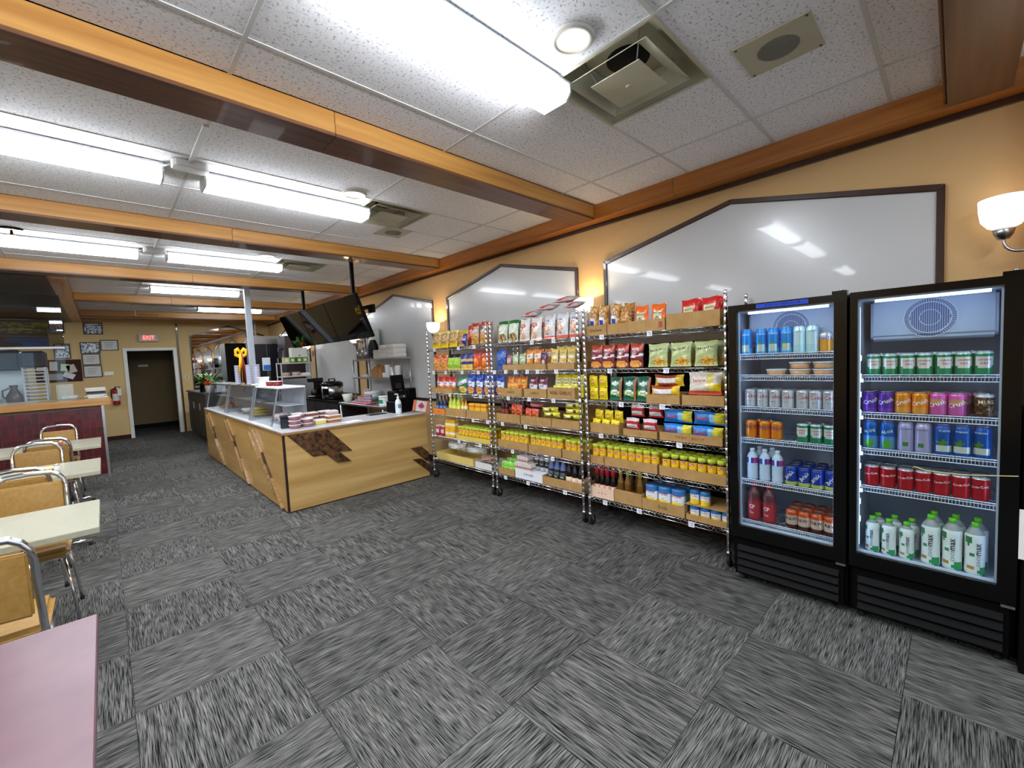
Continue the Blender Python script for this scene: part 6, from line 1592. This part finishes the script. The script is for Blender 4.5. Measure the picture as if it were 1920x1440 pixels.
m = MB(); m.lathe([(.001, 0), (.04, 0), (.04, .09), (.03, .1), (.001, .1)], 16, col=lambda a, z, k: '2c3c9c' if z < .08 else 'e8e8f0'); o = m.build('blue_tin'); o.location = (3.20, 6.36, TZ); tag(o, 'small blue tin next to the white tub on the prep table', 'tin')
m = MB(); m.box(-.05, .05, -.09, .09, 0, .2, mat='black_matte'); o = m.build('black_dispenser', bevel=.01); o.location = (3.42, 6.06, TZ); tag(o, 'black dispenser at the right end of the prep table', 'dispenser')
# pressure cooker
def cooker():
    r = thing('pressure_cooker', 'large stainless electric pressure cooker with black lid', 'cooker')
    MB().lathe([(.001, .0), (.16, 0), (.165, .03)], 28, mat='black_gloss').build('base', r)
    MB().lathe([(.168, .031), (.168, .25)], 32, mat='steel', caps=True).build('pot_body', r)
    MB().lathe([(.176, .251), (.178, .28), (.15, .31), (.08, .33), (.001, .333)], 32, mat='black_gloss').build('lid', r)
    m = MB(); m.tube([(-.06, 0, .325), (-.055, 0, .365), (.055, 0, .365), (.06, 0, .325)], .012, 8, mat='black_gloss'); m.build('lid_handle', r)
    MB().box(-.05, .05, -.184, -.167, .08, .2, mat='black_gloss').build('control_panel', r, bevel=.004)
    for s in (-1, 1): MB().box(s*.168-.02, s*.168+.02, -.04, .04, .22, .245, mat='black_gloss').build('side_handle', r, bevel=.004)
    return r
o = cooker(); o.location = (3.2, 8.4, .911); o.rotation_euler = (0, 0, -1.0); o.scale = (1.15, 1.15, 1.05)
def brewer():
    r = thing('coffee_maker', 'tall black coffee machine left of the big steel cooker', 'coffee machine')
    BM = 'black_gloss'
    MB().box(-.1, .1, -.12, .12, 0, .04, mat=BM).build('base', r, bevel=.006)
    MB().box(-.1, .1, .03, .12, .0405, .32, mat=BM).build('column', r, bevel=.006)
    MB().box(-.1, .1, -.12, .12, .3205, .40, mat=BM).build('head', r, bevel=.01)
    MB().lathe([(.001, .045), (.05, .045), (.065, .1), (.05, .17), (.03, .19)], 16, c=(0, -.045, 0), col='241814', mat='gloss').build('jug', r)
    return r
o = brewer(); o.location = (3.15, 9.15, .911); o.rotation_euler = (0, 0, -1.2)
# shelf unit with tea boxes
su = thing('storage_shelf', 'white metal storage shelf holding tea boxes and plates, left of the white wall panels', 'shelf', (2.76, 10.0, 0))
for z in (.5, 1.0, 1.34, 1.63): MB().box(0, .64, 0, .35, z, z+.018, 'd8d8d0', 'satin').build('shelf', su, bevel=.002)
for x in (0, .62):
    for y in (0, .33): MB().box(x, x+.02, y, y+.02, 0, 1.66, 'c8c8c4', 'satin').build('post', su)
for i, (x, c) in enumerate(((2.90, 'c8c49c'), (3.02, '5c8c3c'), (3.16, '4c7c34'), (3.28, '6c9444'))):
    m = MB(); m.box(-.058, .058, -.07, .07, 0, .12, c, 'satin'); m.box(-.03, .03, -.0712, -.0701, .03, .09, 'e8e8c0', 'satin')
    o = m.build('tea_box'); o.location = (x, 10.12, 1.649); tag(o, 'tea box on the storage shelf top, %s from left' % ORD[i], 'box', 'tea boxes')
def plates():
    r = thing('plate_stack', 'x', 'plates')
    for k in range(5): MB().lathe([(.001, 0), (.06, 0), (.095, .014), (.093, .016), (.001, .004)], 20, col=('e8e4dc', 'd8a890', 'f0ece4')[k % 3], mat='gloss').build('plate', r).location = (0, 0, .018*k)
    return r
for i, x in enumerate((2.90, 3.10)): place('plates', plates, 'stack of pale plates on the storage shelf, %s one' % ('left', 'right')[i], 'plates', (x, 10.17, 1.359), 0, 'plate stacks')
o = place('foam', foam, 'foam box beside the plates on the storage shelf', 'box', (3.295, 10.17, 1.359), 0, None, (.75, .8, .9))
m = MB(); m.box(-.16, .16, -.1, .1, 0, .21, 'e2e0d8', 'satin'); m.prism([(0,.02),(.02,.04),(.012,.055),(0,.045),(-.012,.055),(-.02,.04)], 1, -.1012, -.1001, '2c2c2c', 'satin')
o = m.build('white_appliance', bevel=.015); o.location = (3.20, 10.24, 1.77); tag(o, 'white box-shaped appliance above the tea boxes', 'appliance')
MB().box(.02, .62, -.012, -.001, .72, 1.30, '9a9690', 'steel').build('front_sheet', su)
def blender_():
    r = thing('blender', 'clear jug blender on a black base, high on the storage shelf', 'blender')
    MB().box(-.07, .07, -.07, .07, 0, .12, mat='black_gloss').build('base', r, bevel=.015)
    MB().lathe([(.045, .121), (.06, .2), (.065, .3), (.062, .3), (.043, .13)], 16, mat='clear').build('jug', r)
    MB().lathe([(.066, .3005), (.066, .32), (.02, .33), (.001, .33)], 16, mat='black_gloss').build('lid', r)
    return r
o = blender_(); o.location = (2.86, 10.28, 1.649)
# tall steel refrigerator
fr = thing('steel_refrigerator', 'tall refrigerator with two dark glass doors and steel top band', 'refrigerator', (2.72, 12.0, 0))
MB().box(0, .6, 0, .7, .1, 2.36, '3c3a38', 'satin').build('cabinet', fr, bevel=.004)
MB().box(0, .6, -.03, -.001, 2.16, 2.36, 'b0ada4', 'steel').build('top_band', fr)
for k in (0, 1):
    d = MB().box(.005+.3*k, .295+.3*k, -.03, -.001, .16, 2.15, '141318', 'gloss').build('door', fr)
    MB().box(.27 if k == 0 else .32, .28 if k == 0 else .33, -.05, -.0305, 1.0, 1.5, mat='steel').build('handle', d)
    MB().box(.29+.3*k, .295+.3*k, -.033, -.0305, .16, 2.15, mat='steel').build('edge_strip', d)
ca = MB().box(-.09, .09, -.001, 0, -.16, .16, 'd0d8e0', 'matte'); ca.box(-.07, .09, -.002, -.001, -.15, -.02, '3c6cb0', 'matte')
o = ca.build('wall_calendar'); o.location = (2.98, 11.96, 1.66); tag(o, 'white and blue poster on the steel refrigerator door', 'poster')
o = MB().box(-.2, .2, -.3, .3, 0, 2.3, '2c2226', 'satin').build('dark_cabinet', bevel=.004); o.location = (3.37, 11.3, 0); tag(o, 'tall dark brown cabinet right of the steel refrigerator', 'cabinet')
m = MB(); m.tube([(0, 0, 0), (0, 0, .62)], .03, 12, 'c8c0b0', 'satin'); m.lathe([(.04, .3), (.04, .33)], 12, col='b8b0a0'); o = m.build('vent_pipe'); o.location = (3.15, 13.5, 2.325); tag(o, 'pale vertical vent pipe near the ceiling behind the screens', 'pipe')

# grey back counter with plant
gc = thing('grey_counter', 'dark grey laminate counter near the doorway carrying a potted plant', 'counter', (1.50, 10.75, 0))
MB().box(0, .70, 0, .04, 0, 1.10, mat='grey_lam').build('side_panel', gc, bevel=.01)
MB().box(-.02, .70, .041, 2.60, 1.06, 1.10, mat='grey_lam').build('top', gc, bevel=.004)
MB().box(.02, .66, .041, 2.58, .1, 1.059, '2a2624', 'satin').build('body', gc)
for k in range(3):
    d = MB().box(.002, .0195, .06+.84*k, .87+.84*k, .14, 1.03, '332c28', 'satin').build('door', gc)
    MB().box(-.012, .0015, .8+.84*k, .82+.84*k, .7, .85, mat='steel').build('handle', d)
def plant():
    r = thing('potted_plant', 'potted plant with green leaves and orange-red flowers on the grey counter', 'plant')
    MB().lathe([(.001, 0), (.07, 0), (.085, .14), (.09, .15), (.08, .15), (.075, .13), (.001, .13)], 20, col='e4e4dc').build('pot', r)
    rnd = random.Random(11)
    lf = MB()
    for i in range(46):
        a = rnd.uniform(0, 6.28); e = rnd.uniform(.15, 1.2); L = rnd.uniform(.18, .38)
        d = Vector((math.cos(a)*math.cos(e), math.sin(a)*math.cos(e), math.sin(e)))
        b0 = Vector((0, 0, .15)) + d*.10; 
        if i < 30:
            m = MB()
        tip = b0 + d*L + Vector((0, 0, -.06*L/.3)); mid = (b0+tip)/2 + Vector((0, 0, .04)); s = d.cross(Vector((0, 0, 1))).normalized()*rnd.uniform(.025, .045)
        m = MB(); m.add([tuple(b0), tuple(mid+s), tuple(tip), tuple(mid-s), tuple(mid+Vector((0, 0, .006)))], [(0, 1, 4), (1, 2, 4), (2, 3, 4), (3, 0, 4)], rnd.choice(['3c6c28', '4c8434', '2c5420', '6c9c3c', '7cac48']), 'satin')
        m.tube([(0, 0, .13), tuple(b0)], .003, 4, '4c7030', 'satin')
        m.build('leaf', r)
    for i in range(9):
        a = rnd.uniform(3.2, 6.0); q = rnd.uniform(.03, .12)
        MB().lathe([(.001, -.02), (.03, -.01), (.042, .01), (.03, .035), (.001, .03)], 9, c=(q*math.cos(a)-.02, q*math.sin(a)-.03, .16+rnd.random()*.13), col=rnd.choice(['e8481c', 'f05c24', 'd83420', 'f4702c']), mat='satin').build('flower', r)
    return r
o = plant(); o.location = (1.62, 10.98, 1.1005)
m = MB(); m.box(-.08, .08, -.004, .004, 0, .22, 'e6e2ee', 'matte'); o = m.build('white_card'); o.location = (1.80, 10.86, 1.1005); o.rotation_euler = (.1, 0, .1); tag(o, 'white card standing in front of the potted plant', 'card')
m = MB(); m.lathe([(.001, 0), (.05, 0), (.05, .3), (.03, .34), (.001, .34)], 14, mat='black_gloss'); o = m.build('black_thermos'); o.location = (1.57, 11.5, 1.1005); tag(o, 'black thermos on the grey counter left of the plant', 'thermos')
def shaker():
    r = thing('glass_dispenser', 'x', 'dispenser'); MB().lathe([(.001, 0), (.05, 0), (.05, .2), (.03, .23)], 14, mat='clear').build('jar_body', r); MB().lathe([(.035, .231), (.035, .27), (.001, .28)], 14, mat='chrome').build('cap', r); return r
for i, (x, y) in enumerate(((1.62, 11.9), (1.80, 11.9), (1.75, 12.4))): place('shaker', shaker, 'clear glass dispenser on the grey counter, %s from the plant' % ORD[i], 'dispenser', (x, y, 1.1005), 0, 'clear dispensers', (1, 1, 1.4))

# hexagonal wall mirror on the back wall
mr = thing('wall_mirror', 'large dark-framed mirror with a peaked top on the back wall', 'mirror', (2.6, YB, 1.05))
P = [(-.88, 0), (.88, 0), (.88, 1.47), (0, 1.73), (-.88, 1.47)]; Q = [(-.85, .03), (.85, .03), (.85, 1.445), (0, 1.70), (-.85, 1.445)]
MB().prism(Q, 1, -.02, -.004, mat='mirror').build('glass', mr)
for a in range(5):
    b = (a+1) % 5; MB().prism([P[a], P[b], Q[b], Q[a]], 1, -.032, -.001, mat='trim_dark').build('frame_rail', mr)
# exit sign
ex = thing('exit_sign', 'lit red EXIT sign in a grey box above the doorway', 'sign', (.90, YB-.045, 2.445))
MB().box(-.19, .19, -.04, .044, -.095, .095, 'b8b4a6', 'satin').build('housing', ex, bevel=.006)
MB().box(-.13, .13, -.043, -.0405, -.07, .07, 'f8b8a8', 'satin').build('face', ex)
m = MB(); m.text('EXIT', .13, (0, -.0445, 0), 'ff2a1a', 'exit_red', sx=.85, fit=.24); m.build('lettering', ex)
# fire extinguisher
fe = thing('fire_extinguisher', 'red fire extinguisher with white tag hanging left of the doorway', 'fire extinguisher', (.20, YB-.09, .85))
MB().lathe([(.001, 0), (.06, 0), (.068, .02), (.068, .33), (.045, .37), (.02, .385)], 20, col=lambda a, z, k: 'd8d4cc' if (.10 < z < .26 and .3 < a < .7) else 'a01c1c', mat='gloss').build('cylinder', fe)
m = MB(); m.box(-.02, .02, -.02, .02, .386, .42, mat='black_gloss'); m.box(-.015, .09, -.012, .012, .421, .435, mat='black_gloss'); m.build('valve', fe)
m = MB(); m.tube([(-.02, 0, .4), (-.08, 0, .36), (-.085, 0, .15)], .01, 6, mat='rubber'); m.build('hose', fe)
MB().box(.03, .1, -.075, -.071, .22, .38, 'e8e4d8', 'matte').build('inspection_tag', fe)
MB().box(-.04, .04, .069, .089, .1, .42, 'b0b0b0', 'steel').build('bracket', fe)
# framed pictures and certificates
def framed(x0, x1, z0, z1, lab, kind):
    r = thing('picture_frame' if kind != 'cert' else 'certificate', lab, 'picture' if kind != 'cert' else 'certificate', ((x0+x1)/2, YB, (z0+z1)/2))
    w, h = (x1-x0)/2, (z1-z0)/2; t = .018
    for q in ((-w, w, h-t, h), (-w, w, -h, -h+t), (-w, -w+t, -h+t, h-t), (w-t, w, -h+t, h-t)): MB().box(q[0], q[1], -.02, -.001, q[2], q[3], '221814', 'satin').build('frame_rail', r)
    m = MB()
    if kind == 'cert':
        m.box(-w+t, w-t, -.008, -.001, -h+t, h-t, 'cfcdc6', 'satin')
        for k in range(4): m.box(-w*.5, w*.5*(1-.15*k), -.0088, -.008, h*.45-k*h*.28, h*.45-k*h*.28+.008, '77756e', 'matte')
    else:
        rnd = random.Random(int(x0*100)+int(z0*10)); n = 12
        for i in range(n):
            for j in range(8):
                c = rnd.choice(['f4f6f8', 'b8bcc0', '8c9094', 'e8ecf0', 'd8e0f0', '8894b0', '54585e'])
                a = -w+t + (2*(w-t))*i/n; b = -h+t + (2*(h-t))*j/8
                m.box(a, a+2*(w-t)/n, -.008, -.004, b, b+2*(h-t)/8, c, 'satin')
    m.build('picture', r)
    return r
framed(-.235, .09, 2.53, 2.80, 'top framed photograph of white dishes left of the exit sign', 'photo')
framed(-.32, .01, 2.09, 2.35, 'second framed photograph, below the top one', 'photo')
framed(.02, .335, 2.15, 2.40, 'framed certificate nearest to the doorway, beside the second photograph', 'cert')
framed(-.31, .0, 1.82, 2.08, 'upper of the two stacked framed certificates', 'cert')
framed(-.31, .01, 1.53, 1.81, 'lower of the two stacked framed certificates', 'cert')
framed(-.78, -.54, 2.55, 2.82, 'framed photograph partly behind the glass screen edge, upper', 'photo')
framed(-.74, -.48, 1.98, 2.32, 'framed photograph partly behind the glass screen edge, lower', 'photo')
o = MB().box(-.085, .085, -.02, -.001, -.045, .045, 'f0ece0', 'satin').build('thermostat', bevel=.005); o.location = (.12, YB, 1.60); tag(o, 'small white thermostat right of the lower certificate', 'thermostat')
for i, (x, z) in enumerate(((1.60, 1.42),)):
    r = thing('wall_outlet', 'white double wall outlet on the yellow wall left of the mirror', 'outlet', (x, YB, z)); MB().box(-.035, .035, -.008, -.001, -.055, .055, 'e4e0d0', 'satin').build('plate', r)
    for s in (-1, 1): MB().box(-.015, .015, -.0095, -.0081, s*.025-.014, s*.025+.014, '3c3830', 'satin').build('socket', r)

# ================================================================ tiled pass-through with glass screen
TX1 = -.05
pw = struct(MB().box(XL, TX1, 9.33, 9.58, 0, 1.10, '5a4a44', 'matte').build('wall_partition'))
m = MB(); m.box(XL, TX1, 9.318, 9.3295, 0, 1.10, mat='grout'); m.build('grout_bed', pw)
m = MB(); rnd = random.Random(4); s = .0745
for i in range(int((TX1-XL)/s)):
    for j in range(14):
        x = TX1 - (i+1)*s; z = .012+j*s
        if x < XL: continue
        c = rnd.choice(['5c161c', '541418', '661a20', '4c1216'])
        x0, x1, z0, z1 = x+.003, x+s-.003, z+.003, z+s-.003
        m.add([(x0, 9.312, z0), (x1, 9.312, z0), (x1, 9.312, z1), (x0, 9.312, z1), (x0-.0015, 9.3178, z0-.0015), (x1+.0015, 9.3178, z0-.0015), (x1+.0015, 9.3178, z1+.0015), (x0-.0015, 9.3178, z1+.0015)],
              [(0, 1, 2, 3), (4, 5, 1, 0), (5, 6, 2, 1), (6, 7, 3, 2), (7, 4, 0, 3)], c, 'gloss')
o = m.build('tiles', pw); o['kind'] = 'stuff'
MB().box(TX1, TX1+.03, 9.30, 9.59, 0, 1.10, '8c8884', 'steel').build('end_post', pw)
pc = thing('pass_counter', 'long orange-wood edged counter top over the dark red tiled wall', 'counter', (0, 9.24, 1.105))
MB().box(XL+.01, .06, .021, 1.25, 0, .088, 'b0925c', 'ply_x').build('top', pc)
MB().box(XL+.01, .06, 0, .02, -.004, .09, mat='beam_x').build('front_edge', pc, bevel=.003)
MB().box(.0605, .075, 0, 1.25, -.004, .09, mat='beam_y').build('side_edge', pc)
gs = thing('glass_screen', 'tall glass screen standing on the orange-wood pass counter', 'glass screen', (0, 9.36, 1.195))
MB().box(XL+.02, -.385, 0, .008, .002, .80, mat='pane').build('lower_pane', gs)
MB().box(XL+.02, -.375, 0, .008, .83, 1.60, mat='pane_dark').build('upper_pane', gs)
MB().box(XL+.02, -.38, -.006, .014, .8005, .8295, 'd8d4d4', 'satin').build('rail', gs)
MB().box(XL+.02, -.385, -.004, .012, -.0005, .0015, 'c0c0c0', 'steel').build('channel', gs)
# things behind / on the pass counter
def papers():
    r = thing('paper_stack', 'uneven stack of white papers and a tray on the pass counter end', 'papers')
    rnd = random.Random(2)
    for k in range(7): 
        q = MB().box(-.12, .12, -.12, .12, 0, .018, ('e8e6e0', 'd8d6d0', 'f0eee8', '6c7884')[k % 4 if k != 3 else 3], 'matte').build('sheet_bundle', r); q.location = (rnd.uniform(-.012, .012), 0, .0185*k + (.04 if k > 3 else 0)); q.rotation_euler = (0, 0, rnd.uniform(-.1, .1))
    MB().box(-.115, .115, -.1, .1, .075, .112, '141414', 'satin').build('tray_gap', r)
    return r
o = papers(); o.location = (-.10, 10.1, 1.194)
def dish_rack():
    r = thing('tray_rack', 'white slatted rack of trays behind the glass, under a dark blue cover', 'rack')
    for x in (-.13, .13): 
        for y in (0, .4): MB().box(x-.01, x+.01, y-.01, y+.01, 0, .62, 'dfe2ec', 'satin').build('post', r)
    for k in range(10): MB().box(-.12, .12, -.01, .41, .03+.06*k, .048+.06*k, 'e6e9f2', 'satin').build('slat', r)
    MB().box(-.15, .15, -.02, .42, .621, .90, '262c40', 'satin').build('cover', r, bevel=.03)
    return r
bk = thing('work_counter', 'grey work counter behind the glass screen', 'counter', (-2.4, 10.9, 0))
MB().box(-1.7, 1.98, 0, .7, .0, 1.11, 'a8a49c', 'satin').build('body', bk); MB().box(-1.72, 2.0, -.02, .72, 1.111, 1.135, 'b8b4aa', 'satin').build('top', bk)
o = dish_rack(); o.location = (-.84, 11.0, 1.136)
m = MB(); m.box(-1.6, .0, 0, .6, 0, .36, '24282e', 'satin'); o = m.build('exhaust_hood', bevel=.02); o.location = (-1.02, 11.2, 1.72); tag(o, 'dark wide hood behind the glass screen at the far left', 'hood')
m = MB(); m.box(-1.6, .0, 0, .02, 0, .58, 'b4b2ac', 'steel'); o = m.build('steel_backsplash'); o.location = (-1.02, 11.75, 1.136); tag(o, 'pale steel backsplash below the dark hood', 'backsplash')
def jug():
    r = thing('ceramic_jug', 'brown ceramic jug behind the glass screen beside the tray rack', 'jug')
    MB().lathe([(.001, 0), (.07, 0), (.1, .06), (.1, .14), (.06, .22), (.04, .27), (.055, .33), (.05, .33), (.03, .27), (.001, .2)], 20, col='6c5444', mat='gloss').build('body', r)
    m = MB(); m.tube([(-.05, 0, .28), (-.13, 0, .24), (-.13, 0, .14), (-.09, 0, .1)], .013, 8, '6c5444', 'gloss'); m.build('handle', r)
    return r
o = jug(); o.location = (-1.10, 11.1, 1.136)
for i, (x, y, c, w, h) in enumerate(((-1.4, 11.05, 'd8e4ea', .28, .12), (-.50, 11.0, 'e0d4c0', .22, .30), (-.42, 10.35, 'c8d4d8', .2, .06))):
    m = MB(); m.box(-w/2, w/2, -.1, .1, 0, h, c, 'satin'); o = m.build('plastic_bin', bevel=.01); o.location = (x, y, 1.136 if y > 10.8 else 1.194); tag(o, ('pale blue plastic bin at the far left behind the glass', 'beige bin right of the tray rack behind the glass', 'low pale container on the pass counter behind the glass')[i], 'bin')
bb = thing('bulletin_board', 'dark cork board with pinned papers behind the glass screen', 'board', (-.69, YB, 1.72))
MB().box(-.36, .36, -.02, -.001, -.26, .24, '3c1e14', 'matte').build('board', bb)
for x, z, w, h, c, a in ((-.26, .1, .16, .2, 'dcd8cc', 0), (-.08, .1, .12, .2, 'd4d0c8', .05), (.10, .06, .14, .16, 'd8e0b8', .1), (.2, .03, .14, .18, 'c8c0b4', -.3), (.15, -.12, .18, .12, 'e0dce0', .5), (-.1, -.14, .3, .14, 'a8a0a0', 0)):
    q = MB().box(-w/2, w/2, -.003, 0, -h/2, h/2, c, 'matte').build('pinned_paper', bb); q.location = (x, -.0215, z); q.rotation_euler = (0, a, 0)
lp = thing('landscape_picture', 'wide autumn landscape picture with a blue pond, high on the back wall', 'picture', (-1.5, YB, 2.52))
m = MB(); rnd = random.Random(8); n, k2 = 44, 16
for i in range(n):
    for j in range(k2):
        u, v = i/n, j/k2
        nz = noise.noise(Vector((u*9, v*6, 0)))
        if v < .32 and u > .62 + .2*nz: c = '3c68b0'
        elif v < .55: c = ['4a2c24', '6c3c2c', '5c4428', '3a2c1c'][int((nz+1)*2) % 4]
        else: c = ['b89c34', '8c8434', 'c8a840', '5c6428'][int((nz+1)*3) % 4]
        m.box(-.7+1.4*u, -.7+1.4*(u+1/n), -.012, -.004, -.27+.54*v, -.27+.54*(v+1/k2), c, 'satin')
m.build('canvas', lp)
m = MB(); m.box(-.72, .72, -.02, -.001, -.31, -.271, '4c1c20', 'satin'); m.box(-.72, .72, -.02, -.001, .271, .29, '4c1c20', 'satin'); m.build('frame', lp)

# ================================================================ dining tables and chairs
def table(y0, y1, h, mat, lab, x0=-1.25, x1=-.075):
    r = thing('dining_table', lab, 'table', ((x0+x1)/2, (y0+y1)/2, 0), 0, 'dining tables in a row')
    w, d = (x1-x0)/2, (y1-y0)/2
    MB().box(-w, w, -d, d, h-.035, h, mat=mat).build('tabletop', r, bevel=.003)
    for s in (-1, 1):
        c = MB(); c.lathe([(.027, .05), (.027, h-.04)], 14, c=(s*(w-.3), 0, 0), mat='chrome'); c.build('column', r)
        MB().box(s*(w-.3)-.12, s*(w-.3)+.12, -.12, .12, h-.0395, h-.0355, mat='black_matte').build('mount_plate', r)
        for t in (-1, 1):
            f = MB(); f.tube([(s*(w-.3), t*.02, .06), (s*(w-.3), t*.28, .035)], .02, 8, mat='chrome', flat=(.014, .02)); f.lathe([(.018, 0), (.018, .012), (.008, .03)], 10, c=(s*(w-.3), t*.26, 0), mat='rubber'); f.build('foot', r)
        f = MB(); f.tube([(s*(w-.3)-.02, 0, .06), (s*(w-.3)+s*.2, 0, .035)], .02, 8, mat='chrome', flat=(.014, .02)); f.lathe([(.018, 0), (.018, .012), (.008, .03)], 10, c=(s*(w-.3)+s*.18, 0, 0), mat='rubber'); f.build('foot', r)
    return r
TH = .74
table(3.23, 3.95, TH, 'cream', 'cream dining table nearest to the pink table, two chairs at it')
table(5.15, 5.95, TH, 'cream', 'middle cream dining table with a plate and red shaker on it')
table(7.05, 7.95, TH, 'cream', 'farthest cream dining table, close to the dark red tiled wall', x0=-1.0)
table(1.24, 2.05, TH, 'pink_top', 'dusty pink dining table in the near left corner')
def chair():
    """diner chair, front to -Y, back rest at +Y"""
    r = thing('dining_chair', 'x', 'chair')
    w = .185
    st = MB(); st.box(-.20, .20, -.22, .20, .435, .49, mat='vinyl'); st.build('seat', r, bevel=.022, seg=3)
    bk_ = MB(); z0, z1 = .56, .83; vs = []; n = 8
    for sgn in (0, 1):
        for j in range(2):
            for i in range(n+1):
                u = -1+2*i/n; z = z0 if j == 0 else z1
                y = .235 + .045*(z-.5)*2 - .02*(1-u*u) + .035*sgn - (.0 if sgn else .0)
                vs.append((u*(w-.018), y, z))
    N1 = n+1; fs = []
    for i in range(n):
        fs.append((i, i+1, N1+i+1, N1+i)); fs.append((2*N1+i+1, 2*N1+i, 3*N1+i, 3*N1+i+1))
        fs.append((i+1, i, 2*N1+i, 2*N1+i+1)); fs.append((N1+i, N1+i+1, 3*N1+i+1, 3*N1+i))
    fs.append((0, N1, 3*N1, 2*N1)); fs.append((n, 2*N1+n, 3*N1+n, N1+n))
    bk_.add(vs, fs, 'ffffff', 'vinyl', False); bk_.build('backrest', r, bevel=.009, seg=2)
    fr_ = MB(); pts = [(-w, .17, .43), (-w-.004, .22, .50), (-w, .262, .70), (-w, .278, .78)]
    for k in range(0, 9):
        a = PI - PI*k/8
        pts.append(((w-.11)*(1 if a < PI/2 else (-1 if a > PI/2 else 0)) + .11*math.cos(a), .288, .80+.10*math.sin(a)))
    pts += [(w, .278, .78), (w, .262, .70), (w+.004, .22, .50), (w, .17, .43)]
    fr_.tube(pts, .013, 10, mat='chrome', flat=(.016, .011)); fr_.build('back_frame', r)
    f2 = MB(); f2.tube([(-w, .19, .425), (-w+.01, -.17, .425), (w-.01, -.17, .425), (w, .19, .425)], .01, 8, mat='chrome', closed=True); f2.build('seat_frame', r)
    for sx in (-1, 1):
        for sy in (-1, 1):
            l = MB(); l.tube([(sx*(w-.02), sy*.16+.01, .425), (sx*(w+.01), sy*.20+.01, .2), (sx*(w+.025), sy*.235+.01, .012)], .011, 8, mat='chrome'); l.lathe([(.014, 0), (.014, .025)], 8, c=(sx*(w+.025), sy*.236+.01, 0), mat='rubber'); l.build('leg', r)
    return r
XC = -.455
DXC = [.03, .05, -.04, -.06, -.01, -.02]
for y, face, lab in ((2.60, 1, 'tan vinyl chrome chair between the pink table and the nearest cream table'), (4.02, 0, 'tan vinyl chair facing us from behind the nearest cream table'), (4.53, 1, 'tan vinyl chair with its back to us at the middle cream table'),
                  (5.95, 0, 'tan vinyl chair facing us from behind the middle cream table'), (6.52, 1, 'tan vinyl chair with its back to us at the farthest cream table'), (8.02, 0, 'tan vinyl chair against the dark red tiled wall, behind the farthest table')):
    yy = y + .2 if not face else y + .28
    place('chair', chair, lab, 'chair', (XC + DXC.pop(0), yy if face else yy - .2, 0), PI if face else 0, 'diner chairs along the left', (.88, .9, 1.03))
o = bowlf('small_plate', .075, .02, 'f0e0a0')(); o.location = (-.42, 5.62, TH+.001); tag(o, 'small pale yellow dish on the middle cream table', 'dish')
def shk(c):
    def b():
        r = thing('condiment_shaker', 'x', 'shaker'); MB().lathe([(.001, 0), (.02, 0), (.018, .05)], 12, col=c).build('shaker_body', r); MB().lathe([(.0185, .0505), (.0185, .065), (.001, .07)], 12, mat='chrome').build('cap', r); return r
    return b
place('shk1', shk('a02028'), 'small dark red shaker on the middle cream table', 'shaker', (-.52, 5.50, TH+.001), 0)
place('shk2', shk('e8e8e4'), 'small white shaker on the middle cream table', 'shaker', (-.35, 5.45, TH+.001), 0)
place('shk1', None, 'small dark red shaker on the farthest cream table', 'shaker', (-.42, 7.4, TH+.001), 0)
m = MB(); m.box(-.12, .12, -.08, .08, 0, .002, 'eeeee6', 'matte'); o = m.build('place_mat'); o.location = (-.45, 7.42, TH+.0005); tag(o, 'white paper mat on the farthest cream table', 'mat')
bpy.context.view_layer.update()
for n, l in CHECK: print('LABEL', n, l)
